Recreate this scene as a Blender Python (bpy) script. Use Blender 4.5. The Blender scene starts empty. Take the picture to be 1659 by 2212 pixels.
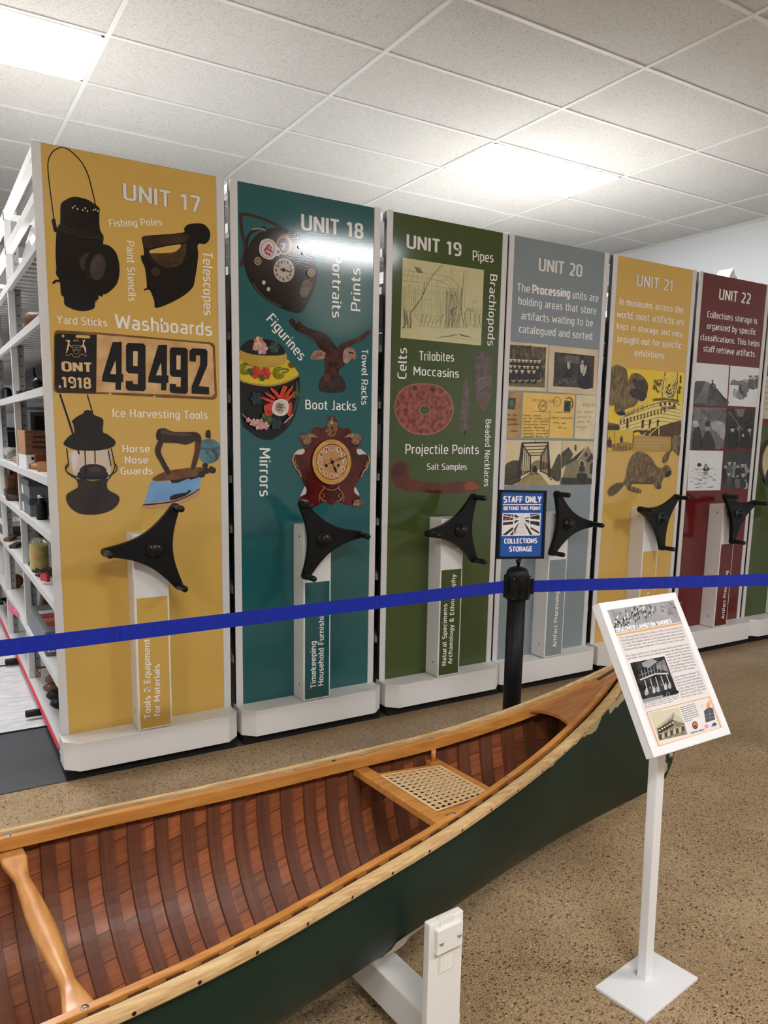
import bpy, math, random
import numpy as np
from mathutils import Vector, Matrix
from mathutils.geometry import tessellate_polygon

scene = bpy.context.scene
COL = scene.collection
PI = math.pi

# ------------------------------------------------------------------ camera
W, H = 1659, 2212
F_PX, YAW, PITCH, ROLL = 1653.62, 0.549424, -0.15686, 0.018351
CX, CY = 2.553, 95.23                      # principal point off the frame centre (lens shift)
CAM = Vector((0, 0, 1.44))
CEIL = 3.359
_fw = Vector((math.sin(YAW) * math.cos(PITCH), math.cos(YAW) * math.cos(PITCH), math.sin(PITCH)))
_r0 = Vector((math.cos(YAW), -math.sin(YAW), 0))
_u0 = _r0.cross(_fw)
_rt = _r0 * math.cos(ROLL) + _u0 * math.sin(ROLL)
_up = -_r0 * math.sin(ROLL) + _u0 * math.cos(ROLL)
cd = bpy.data.cameras.new('camera')
cam = bpy.data.objects.new('camera', cd)
COL.objects.link(cam)
M = Matrix((_rt, _up, -_fw)).transposed().to_4x4()
M.translation = CAM
cam.matrix_world = M
cd.sensor_width = 36
cd.lens = F_PX / H * 36
cd.shift_x = -CX / H
cd.shift_y = CY / H
cd.clip_start = .02
scene.camera = cam

# ------------------------------------------------------------------ world, exposure
scene.view_settings.view_transform = 'Standard'
scene.view_settings.look = 'None'
scene.view_settings.gamma = 1
scene.view_settings.exposure = 1.86
wd = bpy.data.worlds.new('world')
scene.world = wd
wd.use_nodes = True
wd.node_tree.nodes['Background'].inputs[0].default_value = (.5, .5, .5, 1)
wd.node_tree.nodes['Background'].inputs[1].default_value = .02
LAMP = 13.0                                 # emission of the ceiling panels
FILL = 3.0                                 # watts of the unseen fill lamp added under each fixture
#                                  # emission of the ceiling panels

# ------------------------------------------------------------------ materials
def lin(c):
    return tuple((x / 255 / 12.92) if x / 255 <= .04045 else ((x / 255 + .055) / 1.055) ** 2.4 for x in c)

def node(nt, typ, **kw):
    n = nt.nodes.new(typ)
    for k, v in kw.items():
        setattr(n, k, v)
    return n

_mc = {}
def mat(name, rgb, rough=.5, metal=0, spec=.5, var=None, bump=None, coat=0, alpha=1, trans=0, ior=1.45):
    """rgb in sRGB 0-255; var = (rgb2, scale, detail, stretch); bump = (scale, strength)"""
    if name in _mc:
        return _mc[name]
    m = bpy.data.materials.new(name)
    m.use_nodes = True
    nt = m.node_tree
    b = nt.nodes['Principled BSDF']
    b.inputs['Base Color'].default_value = (*lin(rgb), 1)
    b.inputs['Roughness'].default_value = rough
    b.inputs['Metallic'].default_value = metal
    b.inputs['Specular IOR Level'].default_value = spec
    b.inputs['IOR'].default_value = ior
    b.inputs['Coat Weight'].default_value = coat
    b.inputs['Coat Roughness'].default_value = .12
    b.inputs['Transmission Weight'].default_value = trans
    b.inputs['Alpha'].default_value = alpha
    if var or bump:
        tc = node(nt, 'ShaderNodeTexCoord')
    if var:
        rgb2, sc, det, st = (list(var) + [None, None])[:4] if len(var) < 4 else var
        mp = node(nt, 'ShaderNodeMapping')
        mp.inputs['Scale'].default_value = st or (1, 1, 1)
        nt.links.new(tc.outputs['Object'], mp.inputs['Vector'])
        nz = node(nt, 'ShaderNodeTexNoise')
        nz.inputs['Scale'].default_value = sc
        nz.inputs['Detail'].default_value = det or 4
        nt.links.new(mp.outputs[0], nz.inputs['Vector'])
        rp = node(nt, 'ShaderNodeValToRGB')
        rp.color_ramp.elements[0].position = .36
        rp.color_ramp.elements[1].position = .64
        rp.color_ramp.elements[0].color = (*lin(rgb), 1)
        rp.color_ramp.elements[1].color = (*lin(rgb2), 1)
        nt.links.new(nz.outputs['Fac'], rp.inputs[0])
        nt.links.new(rp.outputs[0], b.inputs['Base Color'])
    if bump:
        nz2 = node(nt, 'ShaderNodeTexNoise')
        nz2.inputs['Scale'].default_value = bump[0]
        nz2.inputs['Detail'].default_value = 2
        nt.links.new(tc.outputs['Object'], nz2.inputs['Vector'])
        bp = node(nt, 'ShaderNodeBump')
        bp.inputs['Strength'].default_value = bump[1]
        bp.inputs['Distance'].default_value = .002
        nt.links.new(nz2.outputs['Fac'], bp.inputs['Height'])
        nt.links.new(bp.outputs[0], b.inputs['Normal'])
    _mc[name] = m
    return m

def ink(*rgb, to=None, sc=30, st=None):
    """printed glossy colour; optionally mottled towards a second colour"""
    nm = 'ink_%d_%d_%d' % rgb[:3] + ('' if to is None else '_%d_%d_%d_%d' % (*to, sc) + ('s' if st else ''))
    return mat(nm, rgb, .085, 0, .65, var=(to, sc, 5, st) if to else None, bump=(230, .045))

def emission(name, rgb, strength):
    m = bpy.data.materials.new(name)
    m.use_nodes = True
    nt = m.node_tree
    b = nt.nodes['Principled BSDF']
    b.inputs['Base Color'].default_value = (.8, .8, .8, 1)
    b.inputs['Emission Color'].default_value = (*lin(rgb), 1)
    b.inputs['Emission Strength'].default_value = strength
    return m

# ------------------------------------------------------------------ mesh builder
class MB:
    def __init__(s):
        s.v, s.f, s.mi, s.sm = [], [], [], []
        s.mats = []
    def idx(s, m):
        if m not in s.mats:
            s.mats.append(m)
        return s.mats.index(m)
    def add(s, vs, fs, m, smooth=False):
        o = len(s.v)
        s.v += [tuple(v) for v in vs]
        s.f += [tuple(i + o for i in f) for f in fs]
        k = s.idx(m)
        s.mi += [k] * len(fs)
        s.sm += [smooth] * len(fs)
        return s
    def obox(s, c, ax, h, m):
        c = Vector(c)
        a = [Vector(x).normalized() * y for x, y in zip(ax, h)]
        vs = [c + a[0] * i + a[1] * j + a[2] * k for i in (-1, 1) for j in (-1, 1) for k in (-1, 1)]
        return s.add(vs, [(0, 1, 3, 2), (4, 6, 7, 5), (0, 4, 5, 1), (2, 3, 7, 6), (0, 2, 6, 4), (1, 5, 7, 3)], m)
    def box(s, x0, x1, y0, y1, z0, z1, m):
        return s.obox(((x0 + x1) / 2, (y0 + y1) / 2, (z0 + z1) / 2), ((1, 0, 0), (0, 1, 0), (0, 0, 1)),
                      ((x1 - x0) / 2, (y1 - y0) / 2, (z1 - z0) / 2), m)
    def lathe(s, p, d, prof, m, n=24, smooth=True):
        """prof = [(radius, along)] about the axis d through p"""
        p = Vector(p); d = Vector(d).normalized()
        e = d.orthogonal().normalized(); g = d.cross(e)
        vs, fs = [], []
        for r, h in prof:
            for k in range(n):
                a = 2 * PI * k / n
                vs.append(p + d * h + (e * math.cos(a) + g * math.sin(a)) * r)
        for i in range(len(prof) - 1):
            for k in range(n):
                fs.append((i * n + k, i * n + (k + 1) % n, (i + 1) * n + (k + 1) % n, (i + 1) * n + k))
        s.add(vs, fs, m, smooth)
        if prof[0][0] > 1e-5:
            s.add(vs[:n], [tuple(range(n))[::-1]], m)
        if prof[-1][0] > 1e-5:
            s.add(vs[-n:], [tuple(range(n))], m)
        return s
    def cyl(s, p0, p1, r, m, r1=None, n=20, bev=0):
        p0 = Vector(p0); p1 = Vector(p1); L = (p1 - p0).length
        r1 = r if r1 is None else r1
        pr = [(r, 0), (r1, L)] if not bev else [(r - bev, 0), (r, bev), (r1, L - bev), (r1 - bev, L)]
        return s.lathe(p0, p1 - p0, pr, m, n)
    def tube(s, pts, r, m, n=8, closed=False):
        pts = [Vector(p) for p in pts]
        rs = r if isinstance(r, (list, tuple)) else [r] * len(pts)
        vs, fs = [], []
        e = None
        N = len(pts)
        for i, p in enumerate(pts):
            d = (pts[min(i + 1, N - 1)] - pts[max(i - 1, 0)]).normalized()
            e = d.orthogonal().normalized() if e is None else (e - d * e.dot(d)).normalized()
            g = d.cross(e)
            for k in range(n):
                a = 2 * PI * k / n
                vs.append(p + (e * math.cos(a) + g * math.sin(a)) * rs[i])
        for i in range(N - 1):
            for k in range(n):
                fs.append((i * n + k, i * n + (k + 1) % n, (i + 1) * n + (k + 1) % n, (i + 1) * n + k))
        fs.append(tuple(range(n))[::-1]); fs.append(tuple(range((N - 1) * n, N * n)))
        return s.add(vs, fs, m, True)
    def prism(s, pts, off, m, smooth=False):
        """closed outline of 3-D points swept by the vector off"""
        off = Vector(off)
        a = [Vector(p) for p in pts]; b = [p + off for p in a]
        n = len(a)
        tri = [tuple(t) for t in tessellate_polygon([a])]
        s.add(a + b, [t for t in tri] + [tuple(i + n for i in t)[::-1] for t in tri], m)
        s.add(a + b, [(i, i + n, (i + 1) % n + n, (i + 1) % n) for i in range(n)], m, smooth)
        return s
    def flat(s, pts, m):
        a = [Vector(p) for p in pts]
        tri = [tuple(t) for t in tessellate_polygon([a])]
        return s.add(a, tri, m)
    def grid(s, rows, m, smooth=True, closed=False):
        nr, nc = len(rows), len(rows[0])
        vs = [p for r in rows for p in r]
        fs = [(i * nc + j, i * nc + (j + 1) % nc, (i + 1) * nc + (j + 1) % nc, (i + 1) * nc + j)
              for i in range(nr - 1) for j in range(nc if closed else nc - 1)]
        return s.add(vs, fs, m, smooth)
    def build(s, name, parent=None, bevel=0, label=None, seg=2, fix=True):
        me = bpy.data.meshes.new(name)
        off = Vector((0, 0, 0))
        p = parent
        while p is not None:
            off += p.location
            p = p.parent
        me.from_pydata([Vector(v) - off for v in s.v], [], s.f)
        for m in s.mats:
            me.materials.append(m)
        me.polygons.foreach_set('material_index', s.mi)
        me.polygons.foreach_set('use_smooth', s.sm)
        me.update()
        if fix:
            import bmesh
            bm = bmesh.new(); bm.from_mesh(me)
            bmesh.ops.remove_doubles(bm, verts=bm.verts, dist=1e-6)
            bmesh.ops.recalc_face_normals(bm, faces=bm.faces)
            bm.to_mesh(me); bm.free()
        o = bpy.data.objects.new(name, me)
        COL.objects.link(o)
        if parent is not None:
            o.parent = parent
        if label:
            o['label'] = label
        if bevel:
            md = o.modifiers.new('bevel', 'BEVEL')
            md.width = bevel; md.segments = seg; md.limit_method = 'ANGLE'; md.angle_limit = math.radians(40)
        return o

def thing(name, label, cat, loc=(0, 0, 0), group=None):
    o = bpy.data.objects.new(name, None)
    COL.objects.link(o)
    o.empty_display_size = .05
    o.location = loc
    o['label'] = label; o['category'] = cat
    if group:
        o['group'] = group
    return o

def tag(o, label, cat, group=None):
    o['label'] = label; o['category'] = cat
    if group:
        o['group'] = group
    return o

def structure(o):
    o['kind'] = 'structure'
    return o

# ------------------------------------------------------------------ measured places
def ray(x, y):
    return _fw + _rt * ((x - W / 2 - CX) / F_PX) - _up * ((y - H / 2 - CY) / F_PX)

class Plane:
    """a real flat surface: origin, unit axes; P() finds the spot on it that the photograph shows at a pixel"""
    def __init__(s, o, u, v, step=.00025):
        s.o = Vector(o); s.u = Vector(u).normalized(); s.v = Vector(v).normalized()
        s.n = s.u.cross(s.v).normalized()
        s.step = step
    def P(s, x, y, layer=0):
        d = ray(x, y)
        t = (s.o - CAM).dot(s.n) / d.dot(s.n)
        return CAM + d * t + s.n * (s.step * layer)

def on_z(x, y, z):
    d = ray(x, y)
    return CAM + d * ((z - CAM.z) / d.z)

def on_x(x, y, X):
    d = ray(x, y)
    return CAM + d * (X / d.x)

def spline(pts, k=4, closed=True):
    out = []
    n = len(pts)
    rng = range(n) if closed else range(n - 1)
    for i in rng:
        g = lambda j: pts[j % n] if closed else pts[min(max(j, 0), n - 1)]
        p0, p1, p2, p3 = g(i - 1), g(i), g(i + 1), g(i + 2)
        for q in range(k):
            t = q / k
            out.append(tuple(.5 * (2 * p1[a] + (p2[a] - p0[a]) * t + (2 * p0[a] - 5 * p1[a] + 4 * p2[a] - p3[a]) * t * t
                                   + (3 * p1[a] - p0[a] - 3 * p2[a] + p3[a]) * t ** 3) for a in (0, 1)))
    if not closed:
        out.append(tuple(pts[-1]))
    return out

class Pic(MB):
    """flat print on a plane, drawn in thin layers of ink; zoom = (ox, oy, scale) of the tracing"""
    def __init__(s, plane, zoom, layer=1):
        super().__init__()
        s.pl, s.z, s.l = plane, zoom, layer
        s.c = 0
    def m(s, p):
        return s.pl.P(s.z[0] + p[0] / s.z[2], s.z[1] + p[1] / s.z[2], s.l + .12 * (s.c % 7))
    def poly(s, pts, m, up=True):
        s.flat([s.m(p) for p in pts], m)
        s.c += 1
        if up:
            s.l += 1
        return s
    def curve(s, pts, m, k=4, up=True):
        return s.poly(spline(pts, k), m, up)
    def ell(s, c, rx, ry, m, rot=0, n=28, up=True):
        cr, sr = math.cos(math.radians(rot)), math.sin(math.radians(rot))
        pts = []
        for k in range(n):
            a = 2 * PI * k / n
            x, y = rx * math.cos(a), ry * math.sin(a)
            pts.append((c[0] + x * cr - y * sr, c[1] + x * sr + y * cr))
        return s.poly(pts, m, up)
    def ring(s, c, rx, ry, w, m, rot=0, a0=0, a1=360, n=36):
        pts = []
        cr, sr = math.cos(math.radians(rot)), math.sin(math.radians(rot))
        for k in range(n + 1):
            a = math.radians(a0 + (a1 - a0) * k / n)
            x, y = rx * math.cos(a), ry * math.sin(a)
            pts.append((c[0] + x * cr - y * sr, c[1] + x * sr + y * cr))
        return s.line(pts, w, m)
    def line(s, pts, w, m, smooth=0, up=True):
        if smooth:
            pts = spline(pts, smooth, False)
        L, R = [], []
        n = len(pts)
        ws = w if isinstance(w, (list, tuple)) else None
        for i, p in enumerate(pts):
            a, b = pts[max(i - 1, 0)], pts[min(i + 1, n - 1)]
            dx, dy = b[0] - a[0], b[1] - a[1]
            l = math.hypot(dx, dy) or 1
            ww = (ws[0] + (ws[1] - ws[0]) * i / (n - 1)) if ws else w
            L.append((p[0] - dy / l * ww / 2, p[1] + dx / l * ww / 2))
            R.append((p[0] + dy / l * ww / 2, p[1] - dx / l * ww / 2))
        vs = [s.m(p) for p in L] + [s.m(p) for p in R]
        s.add(vs, [(i, i + 1, n + i + 1, n + i) for i in range(n - 1)], m)
        s.c += 1
        if up:
            s.l += 1
        return s
    def build(s, name, parent, label=None):
        if parent.name.startswith('graphic_sheet'):          # the print ends at the edges of its sheet
            x0 = parent.parent.location.x + .034; x1 = x0 + .677
            s.v = [(min(max(v[0], x0), x1), v[1], v[2]) for v in s.v]
        return super().build(name, parent, label=label, fix=False)

# squarish sans lettering drawn from strokes: width | strokes; a point marked * is a sharp corner, z closes a stroke
FONT = {
 'A': '58|4,0* 29,97* 54,0*;13,32* 45,32*', 'B': '58|8,5* 8,95* 46,95 46,53 8,53*;8,53* 50,53 50,5 8,5*', 'C': '50|46,95* 8,95 8,5 46,5*',
 'D': '58|8,5* 8,95* 50,95 50,5 8,5*z', 'E': '50|46,95* 8,95* 8,5* 46,5*;8,51* 42,51*', 'F': '48|46,95* 8,95* 8,0*;8,48* 42,48*',
 'G': '56|48,95* 8,95 8,5 48,5* 48,47* 32,47*', 'H': '60|8,0* 8,100*;52,0* 52,100*;8,51* 52,51*', 'I': '16|8,0* 8,100*', 'J': '30|0,5* 21,5 21,100*',
 'K': '52|8,0* 8,100*;48,100* 12,50* 50,0*', 'L': '46|8,100* 8,5* 44,5*', 'M': '76|8,0* 10,96* 38,30* 66,96* 68,0*', 'N': '60|8,0* 8,96* 52,4* 52,100*',
 'O': '60|8,95 52,95 52,5 8,5 z', 'P': '56|8,0* 8,95* 50,95 50,42 8,42*', 'Q': '60|8,95 52,95 52,5 8,5 z;34,20* 50,-12*', 'R': '56|8,0* 8,95* 50,95 50,45 8,45*;32,45* 52,0*',
 'S': '54|47,95* 8,95 8,51 48,51 48,5 6,5*', 'T': '52|2,95* 50,95*;26,95* 26,0*', 'U': '60|8,100* 8,5 52,5 52,100*', 'V': '56|3,100* 28,3* 53,100*',
 'W': '84|3,100* 20,4* 42,88* 64,4* 81,100*', 'X': '54|4,100* 50,0*;50,100* 4,0*', 'Y': '54|3,100* 27,48* 51,100*;27,48* 27,0*', 'Z': '52|5,95* 46,95* 6,5* 48,5*',
 'a': '50|9,67* 42,67 42,0*;42,38* 8,38 8,5 42,5*', 'b': '50|8,100* 8,5* 44,5 44,67 8,67*', 'c': '44|41,67* 8,67 8,5 41,5*', 'd': '50|42,67* 7,67 7,5 42,5*;42,100* 42,0*',
 'e': '50|8,35* 44,35* 44,67 8,67 8,5 43,5*', 'f': '32|32,95* 13,95 13,0*;1,66* 30,66*', 'g': '50|42,67* 8,67 8,8 42,8*;42,71* 42,-20 9,-20*', 'h': '50|8,0* 8,100*;8,67* 42,67 42,0*',
 'i': '16|8,0* 8,71*;8,88* 8,100*', 'j': '16|8,71* 8,-20 -3,-20*;8,88* 8,100*', 'k': '44|8,0* 8,100*;40,71* 12,36* 42,0*', 'l': '20|8,100* 8,5 18,5*',
 'm': '76|8,0* 8,71*;8,67* 38,67 38,0*;36,67* 68,67 68,0*', 'n': '50|8,0* 8,71*;8,67* 42,67 42,0*', 'o': '52|8,67 44,67 44,5 8,5 z', 'p': '50|8,-24* 8,71*;8,67* 44,67 44,5 8,5*',
 'q': '50|42,-24* 42,71*;42,67* 7,67 7,5 42,5*', 'r': '32|8,0* 8,71*;8,67* 31,67*', 's': '46|38,67* 8,67 8,37 40,37 40,5 6,5*', 't': '34|13,92* 13,5 32,5*;1,67* 30,67*',
 'u': '50|8,71* 8,5 42,5*;42,71* 42,0*', 'v': '46|3,71* 23,3* 43,71*', 'w': '72|3,71* 18,4* 36,60* 54,4* 69,71*', 'x': '44|4,71* 40,0*;40,71* 4,0*', 'y': '46|3,71* 24,5*;43,71* 17,-22* 6,-22*', 'z': '44|5,66* 38,66* 6,5* 40,5*',
 '0': '54|8,95 46,95 46,5 8,5 z', '1': '36|3,80* 22,96* 22,0*', '2': '52|6,95* 44,95 44,56* 8,5* 47,5*', '3': '54|6,95* 44,95 44,52 16,52*;16,52* 46,52 46,5 6,5*', '4': '54|35,0* 35,66*;24,100* 6,26* 49,26*',
 '5': '54|45,95* 10,95* 9,55* 46,55 46,5 6,5*', '6': '54|42,95* 8,95 8,5 46,5 46,52 8,52*', '7': '50|4,95* 45,95* 20,0*', '8': '54|10,95 44,95 44,52 10,52 z;8,52 46,52 46,5 8,5 z', '9': '54|46,48* 8,48 8,95 46,95 46,5 12,5*',
 '&': '58|52,0* 12,72 12,95 38,95 38,72 8,40 8,5 40,5 50,46*', "'": '12|6,100* 5,78*', '.': '14|7,0* 7,12*', ',': '14|8,12* 4,-12*', '(': '22|18,108* 8,90 8,6 18,-12*', ')': '22|4,108* 14,90 14,6 4,-12*', ' ': '26|'}
_tcache = {}
def _stroke(pts, closed, w):
    P_ = []
    n = len(pts)
    for i, (x, y, sharp) in enumerate(pts):
        if (sharp and not closed) or (not closed and i in (0, n - 1)) or sharp:
            P_.append((x, y)); continue
        a, c = pts[i - 1], pts[(i + 1) % n]
        la, lc = math.hypot(a[0] - x, a[1] - y), math.hypot(c[0] - x, c[1] - y)
        r = min(19, la * .5, lc * .5)
        p0 = (x + (a[0] - x) / la * r, y + (a[1] - y) / la * r); p1 = (x + (c[0] - x) / lc * r, y + (c[1] - y) / lc * r)
        for k in range(5):
            t = k / 4
            P_.append(((1 - t) ** 2 * p0[0] + 2 * t * (1 - t) * x + t * t * p1[0], (1 - t) ** 2 * p0[1] + 2 * t * (1 - t) * y + t * t * p1[1]))
    Q = [P_[0]]
    for p in P_[1:]:
        if math.hypot(p[0] - Q[-1][0], p[1] - Q[-1][1]) > .01: Q.append(p)
    if closed and math.hypot(Q[0][0] - Q[-1][0], Q[0][1] - Q[-1][1]) < .01: Q.pop()
    n = len(Q); L, R = [], []
    for i, p in enumerate(Q):
        a = Q[i - 1] if (i or closed) else None; c = Q[(i + 1) % n] if (i < n - 1 or closed) else None
        nn = []
        for s_, e_ in ((a, p), (p, c)):
            if s_ is not None and e_ is not None:
                dx, dy = e_[0] - s_[0], e_[1] - s_[1]; l = math.hypot(dx, dy); nn.append((-dy / l, dx / l))
        nx, ny = sum(q[0] for q in nn) / len(nn), sum(q[1] for q in nn) / len(nn)
        l2 = max(nx * nx + ny * ny, .30)
        L.append((p[0] + nx / l2 * w / 2, p[1] + ny / l2 * w / 2)); R.append((p[0] - nx / l2 * w / 2, p[1] - ny / l2 * w / 2))
    f = [(i, (i + 1) % n, n + (i + 1) % n, n + i) for i in range(n if closed else n - 1)]
    return L + R, f
def glyphs(body, bold, gap=None):
    gap = bold if gap is None else gap
    key = (body, bold, gap)
    if key not in _tcache:
        w = 12 + bold * 300
        V, F, x = [], [], 0
        cnt = 0
        for ch in body:
            wd_, st = FONT.get(ch, FONT[' ']).split('|')
            for s in filter(None, st.split(';')):
                closed = s.endswith('z')
                pts = []
                for tok in s.rstrip('z').split():
                    a, c = tok.rstrip('*').split(','); pts.append((float(a) + x, float(c), tok.endswith('*')))
                runs = [pts]
                if not closed:
                    runs = [[pts[0]]]
                    for i in range(1, len(pts)):
                        runs[-1].append(pts[i])
                        if i < len(pts) - 1 and pts[i][2]:
                            d0 = (pts[i][0] - pts[i - 1][0], pts[i][1] - pts[i - 1][1]); d1 = (pts[i + 1][0] - pts[i][0], pts[i + 1][1] - pts[i][1])
                            if d0[0] * d1[0] + d0[1] * d1[1] < -.25 * math.hypot(*d0) * math.hypot(*d1):
                                runs.append([pts[i]])
                for rn in runs:
                    v, f = _stroke(rn, closed, w)
                    o = len(V); V += [(p[0], p[1], cnt % 5 * .15) for p in v]; F += [tuple(i + o for i in q) for q in f]; cnt += 1
            x += float(wd_) + 8 + gap * 60
        _tcache[key] = ([(a / 100, c / 100, e) for a, c, e in V], F)
    return _tcache[key]

def letters(mb, plane, zoom, body, p0, p1, top, m, bold=0, layer=3, outline=None):
    """lay the words with baseline p0-p1 (left end, right end) and capital height up to top"""
    q = lambda p: plane.P(zoom[0] + p[0] / zoom[2], zoom[1] + p[1] / zoom[2])
    A, B, T = q(p0), q(p1), q(top)
    u = B - A; L = u.length; u.normalize()
    vh = plane.n.cross(u).normalized()
    if (T - A).dot(vh) < 0:
        vh = -vh
    h = abs((T - A).dot(vh))
    v0, _ = glyphs(body, bold)
    x0 = min(p[0] for p in v0); x1 = max(p[0] for p in v0)
    def lay(bd, mm, ly):
        v, f = glyphs(body, bd, bold)
        vs = [A + u * ((a - x0) / (x1 - x0) * L) + vh * (b * h) + plane.n * (plane.step * (ly + e)) for a, b, e in v]
        mb.add(vs, f, mm)
    if outline:
        lay(bold + .012, outline, layer - 1)
    lay(bold, m, layer)

def words(plane, zoom, body, p0, p1, top, m, parent, bold=0, layer=3, outline=None):
    mb = MB()
    letters(mb, plane, zoom, body, p0, p1, top, m, bold, layer, outline)
    return mb.build('lettering', parent, label='words "%s"' % body if len(body) < 60 else None, fix=False)
# ------------------------------------------------------------------ shell materials
def floor_material():
    m = bpy.data.materials.new('polished_concrete'); m.use_nodes = True
    nt = m.node_tree; b = nt.nodes['Principled BSDF']; L = nt.links.new
    tc = node(nt, 'ShaderNodeTexCoord')
    n1 = node(nt, 'ShaderNodeTexNoise'); n1.inputs['Scale'].default_value = 2.2; n1.inputs['Detail'].default_value = 6
    L(tc.outputs['Object'], n1.inputs['Vector'])
    r1 = node(nt, 'ShaderNodeValToRGB')
    r1.color_ramp.elements[0].position = .3; r1.color_ramp.elements[0].color = (*lin((164, 138, 104)), 1)
    r1.color_ramp.elements[1].position = .7; r1.color_ramp.elements[1].color = (*lin((190, 165, 130)), 1)
    L(n1.outputs['Fac'], r1.inputs[0])
    # fine grain
    n2 = node(nt, 'ShaderNodeTexNoise'); n2.inputs['Scale'].default_value = 210; n2.inputs['Detail'].default_value = 3
    L(tc.outputs['Object'], n2.inputs['Vector'])
    r2 = node(nt, 'ShaderNodeValToRGB')
    r2.color_ramp.elements[0].position = .38; r2.color_ramp.elements[0].color = (.70, .68, .64, 1)
    r2.color_ramp.elements[1].position = .58; r2.color_ramp.elements[1].color = (1.12, 1.1, 1.06, 1)
    L(n2.outputs['Fac'], r2.inputs[0])
    mx = node(nt, 'ShaderNodeMix', data_type='RGBA', blend_type='MULTIPLY')
    mx.inputs[0].default_value = 1
    L(r1.outputs[0], mx.inputs[6]); L(r2.outputs[0], mx.inputs[7])
    last = mx.outputs[2]
    # stones: dark chips and a few pale ones, at two sizes, with wobbled outlines
    wob = node(nt, 'ShaderNodeTexNoise'); wob.inputs['Scale'].default_value = 80
    L(tc.outputs['Object'], wob.inputs['Vector'])
    va = node(nt, 'ShaderNodeVectorMath', operation='MULTIPLY_ADD')
    va.inputs[1].default_value = (.014, .014, 0)
    L(wob.outputs['Color'], va.inputs[0]); L(tc.outputs['Object'], va.inputs[2])
    for sc, st, rad, thr, col in ((105, (1, 2.0, 1), .30, .76, (60, 47, 36)), (36, (1, 1.7, 1), .20, .86, (44, 36, 30)), (120, (1.9, 1, 1), .30, .76, (78, 60, 44)),
                                  (58, (1, 1.6, 1), .25, .84, (40, 35, 32)), (60, (1.4, 1, 1), .24, .90, (196, 178, 142)),
                                  (210, (1, 1.6, 1), .34, .68, (98, 78, 56))):
        mp = node(nt, 'ShaderNodeMapping'); mp.inputs['Scale'].default_value = st
        mp.inputs['Rotation'].default_value = (0, 0, sc * .13)
        mp.inputs['Location'].default_value = (sc, sc * .37, 0)
        L(va.outputs[0], mp.inputs['Vector'])
        v = node(nt, 'ShaderNodeTexVoronoi', feature='F1', voronoi_dimensions='2D'); v.inputs['Scale'].default_value = sc
        L(mp.outputs[0], v.inputs['Vector'])
        lt = node(nt, 'ShaderNodeMath', operation='LESS_THAN'); lt.inputs[1].default_value = rad
        L(v.outputs['Distance'], lt.inputs[0])
        sp = node(nt, 'ShaderNodeSeparateColor'); L(v.outputs['Color'], sp.inputs[0])
        gt = node(nt, 'ShaderNodeMath', operation='GREATER_THAN'); gt.inputs[1].default_value = thr
        L(sp.outputs[0], gt.inputs[0])
        mu = node(nt, 'ShaderNodeMath', operation='MULTIPLY'); L(lt.outputs[0], mu.inputs[0]); L(gt.outputs[0], mu.inputs[1])
        mu2 = node(nt, 'ShaderNodeMath', operation='MULTIPLY'); L(mu.outputs[0], mu2.inputs[0]); mu2.inputs[1].default_value = .78
        mm = node(nt, 'ShaderNodeMix', data_type='RGBA'); L(mu2.outputs[0], mm.inputs[0]); L(last, mm.inputs[6])
        mm.inputs[7].default_value = (*lin(col), 1)
        last = mm.outputs[2]
    L(last, b.inputs['Base Color'])
    b.inputs['Roughness'].default_value = .33
    b.inputs['Specular IOR Level'].default_value = .35
    return m

def ceiling_material():
    m = bpy.data.materials.new('acoustic_tile'); m.use_nodes = True
    nt = m.node_tree; b = nt.nodes['Principled BSDF']; L = nt.links.new
    tc = node(nt, 'ShaderNodeTexCoord')
    col = None
    prev = None
    for sc, st, a, thr in ((210, (1, .45, 1), 0, .36), (160, (.5, 1, 1), .6, .35), (330, (1, 1, 1), 0, .36)):
        mp = node(nt, 'ShaderNodeMapping'); mp.inputs['Scale'].default_value = st; mp.inputs['Rotation'].default_value = (0, 0, a)
        L(tc.outputs['Object'], mp.inputs['Vector'])
        n = node(nt, 'ShaderNodeTexNoise'); n.inputs['Scale'].default_value = sc; n.inputs['Detail'].default_value = 1
        L(mp.outputs[0], n.inputs['Vector'])
        r = node(nt, 'ShaderNodeMapRange'); r.inputs[1].default_value = thr - .05; r.inputs[2].default_value = thr + .02
        r.inputs[3].default_value = .55; r.inputs[4].default_value = 1
        L(n.outputs['Fac'], r.inputs[0])
        if prev is None:
            prev = r.outputs[0]
        else:
            mu = node(nt, 'ShaderNodeMath', operation='MINIMUM'); L(prev, mu.inputs[0]); L(r.outputs[0], mu.inputs[1])
            prev = mu.outputs[0]
    mx = node(nt, 'ShaderNodeMix', data_type='RGBA')
    mx.inputs[6].default_value = (*lin((120, 112, 104)), 1); mx.inputs[7].default_value = (*lin((208, 206, 201)), 1)
    L(prev, mx.inputs[0]); L(mx.outputs[2], b.inputs['Base Color'])
    b.inputs['Roughness'].default_value = .9
    b.inputs['Specular IOR Level'].default_value = .2
    return m

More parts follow.
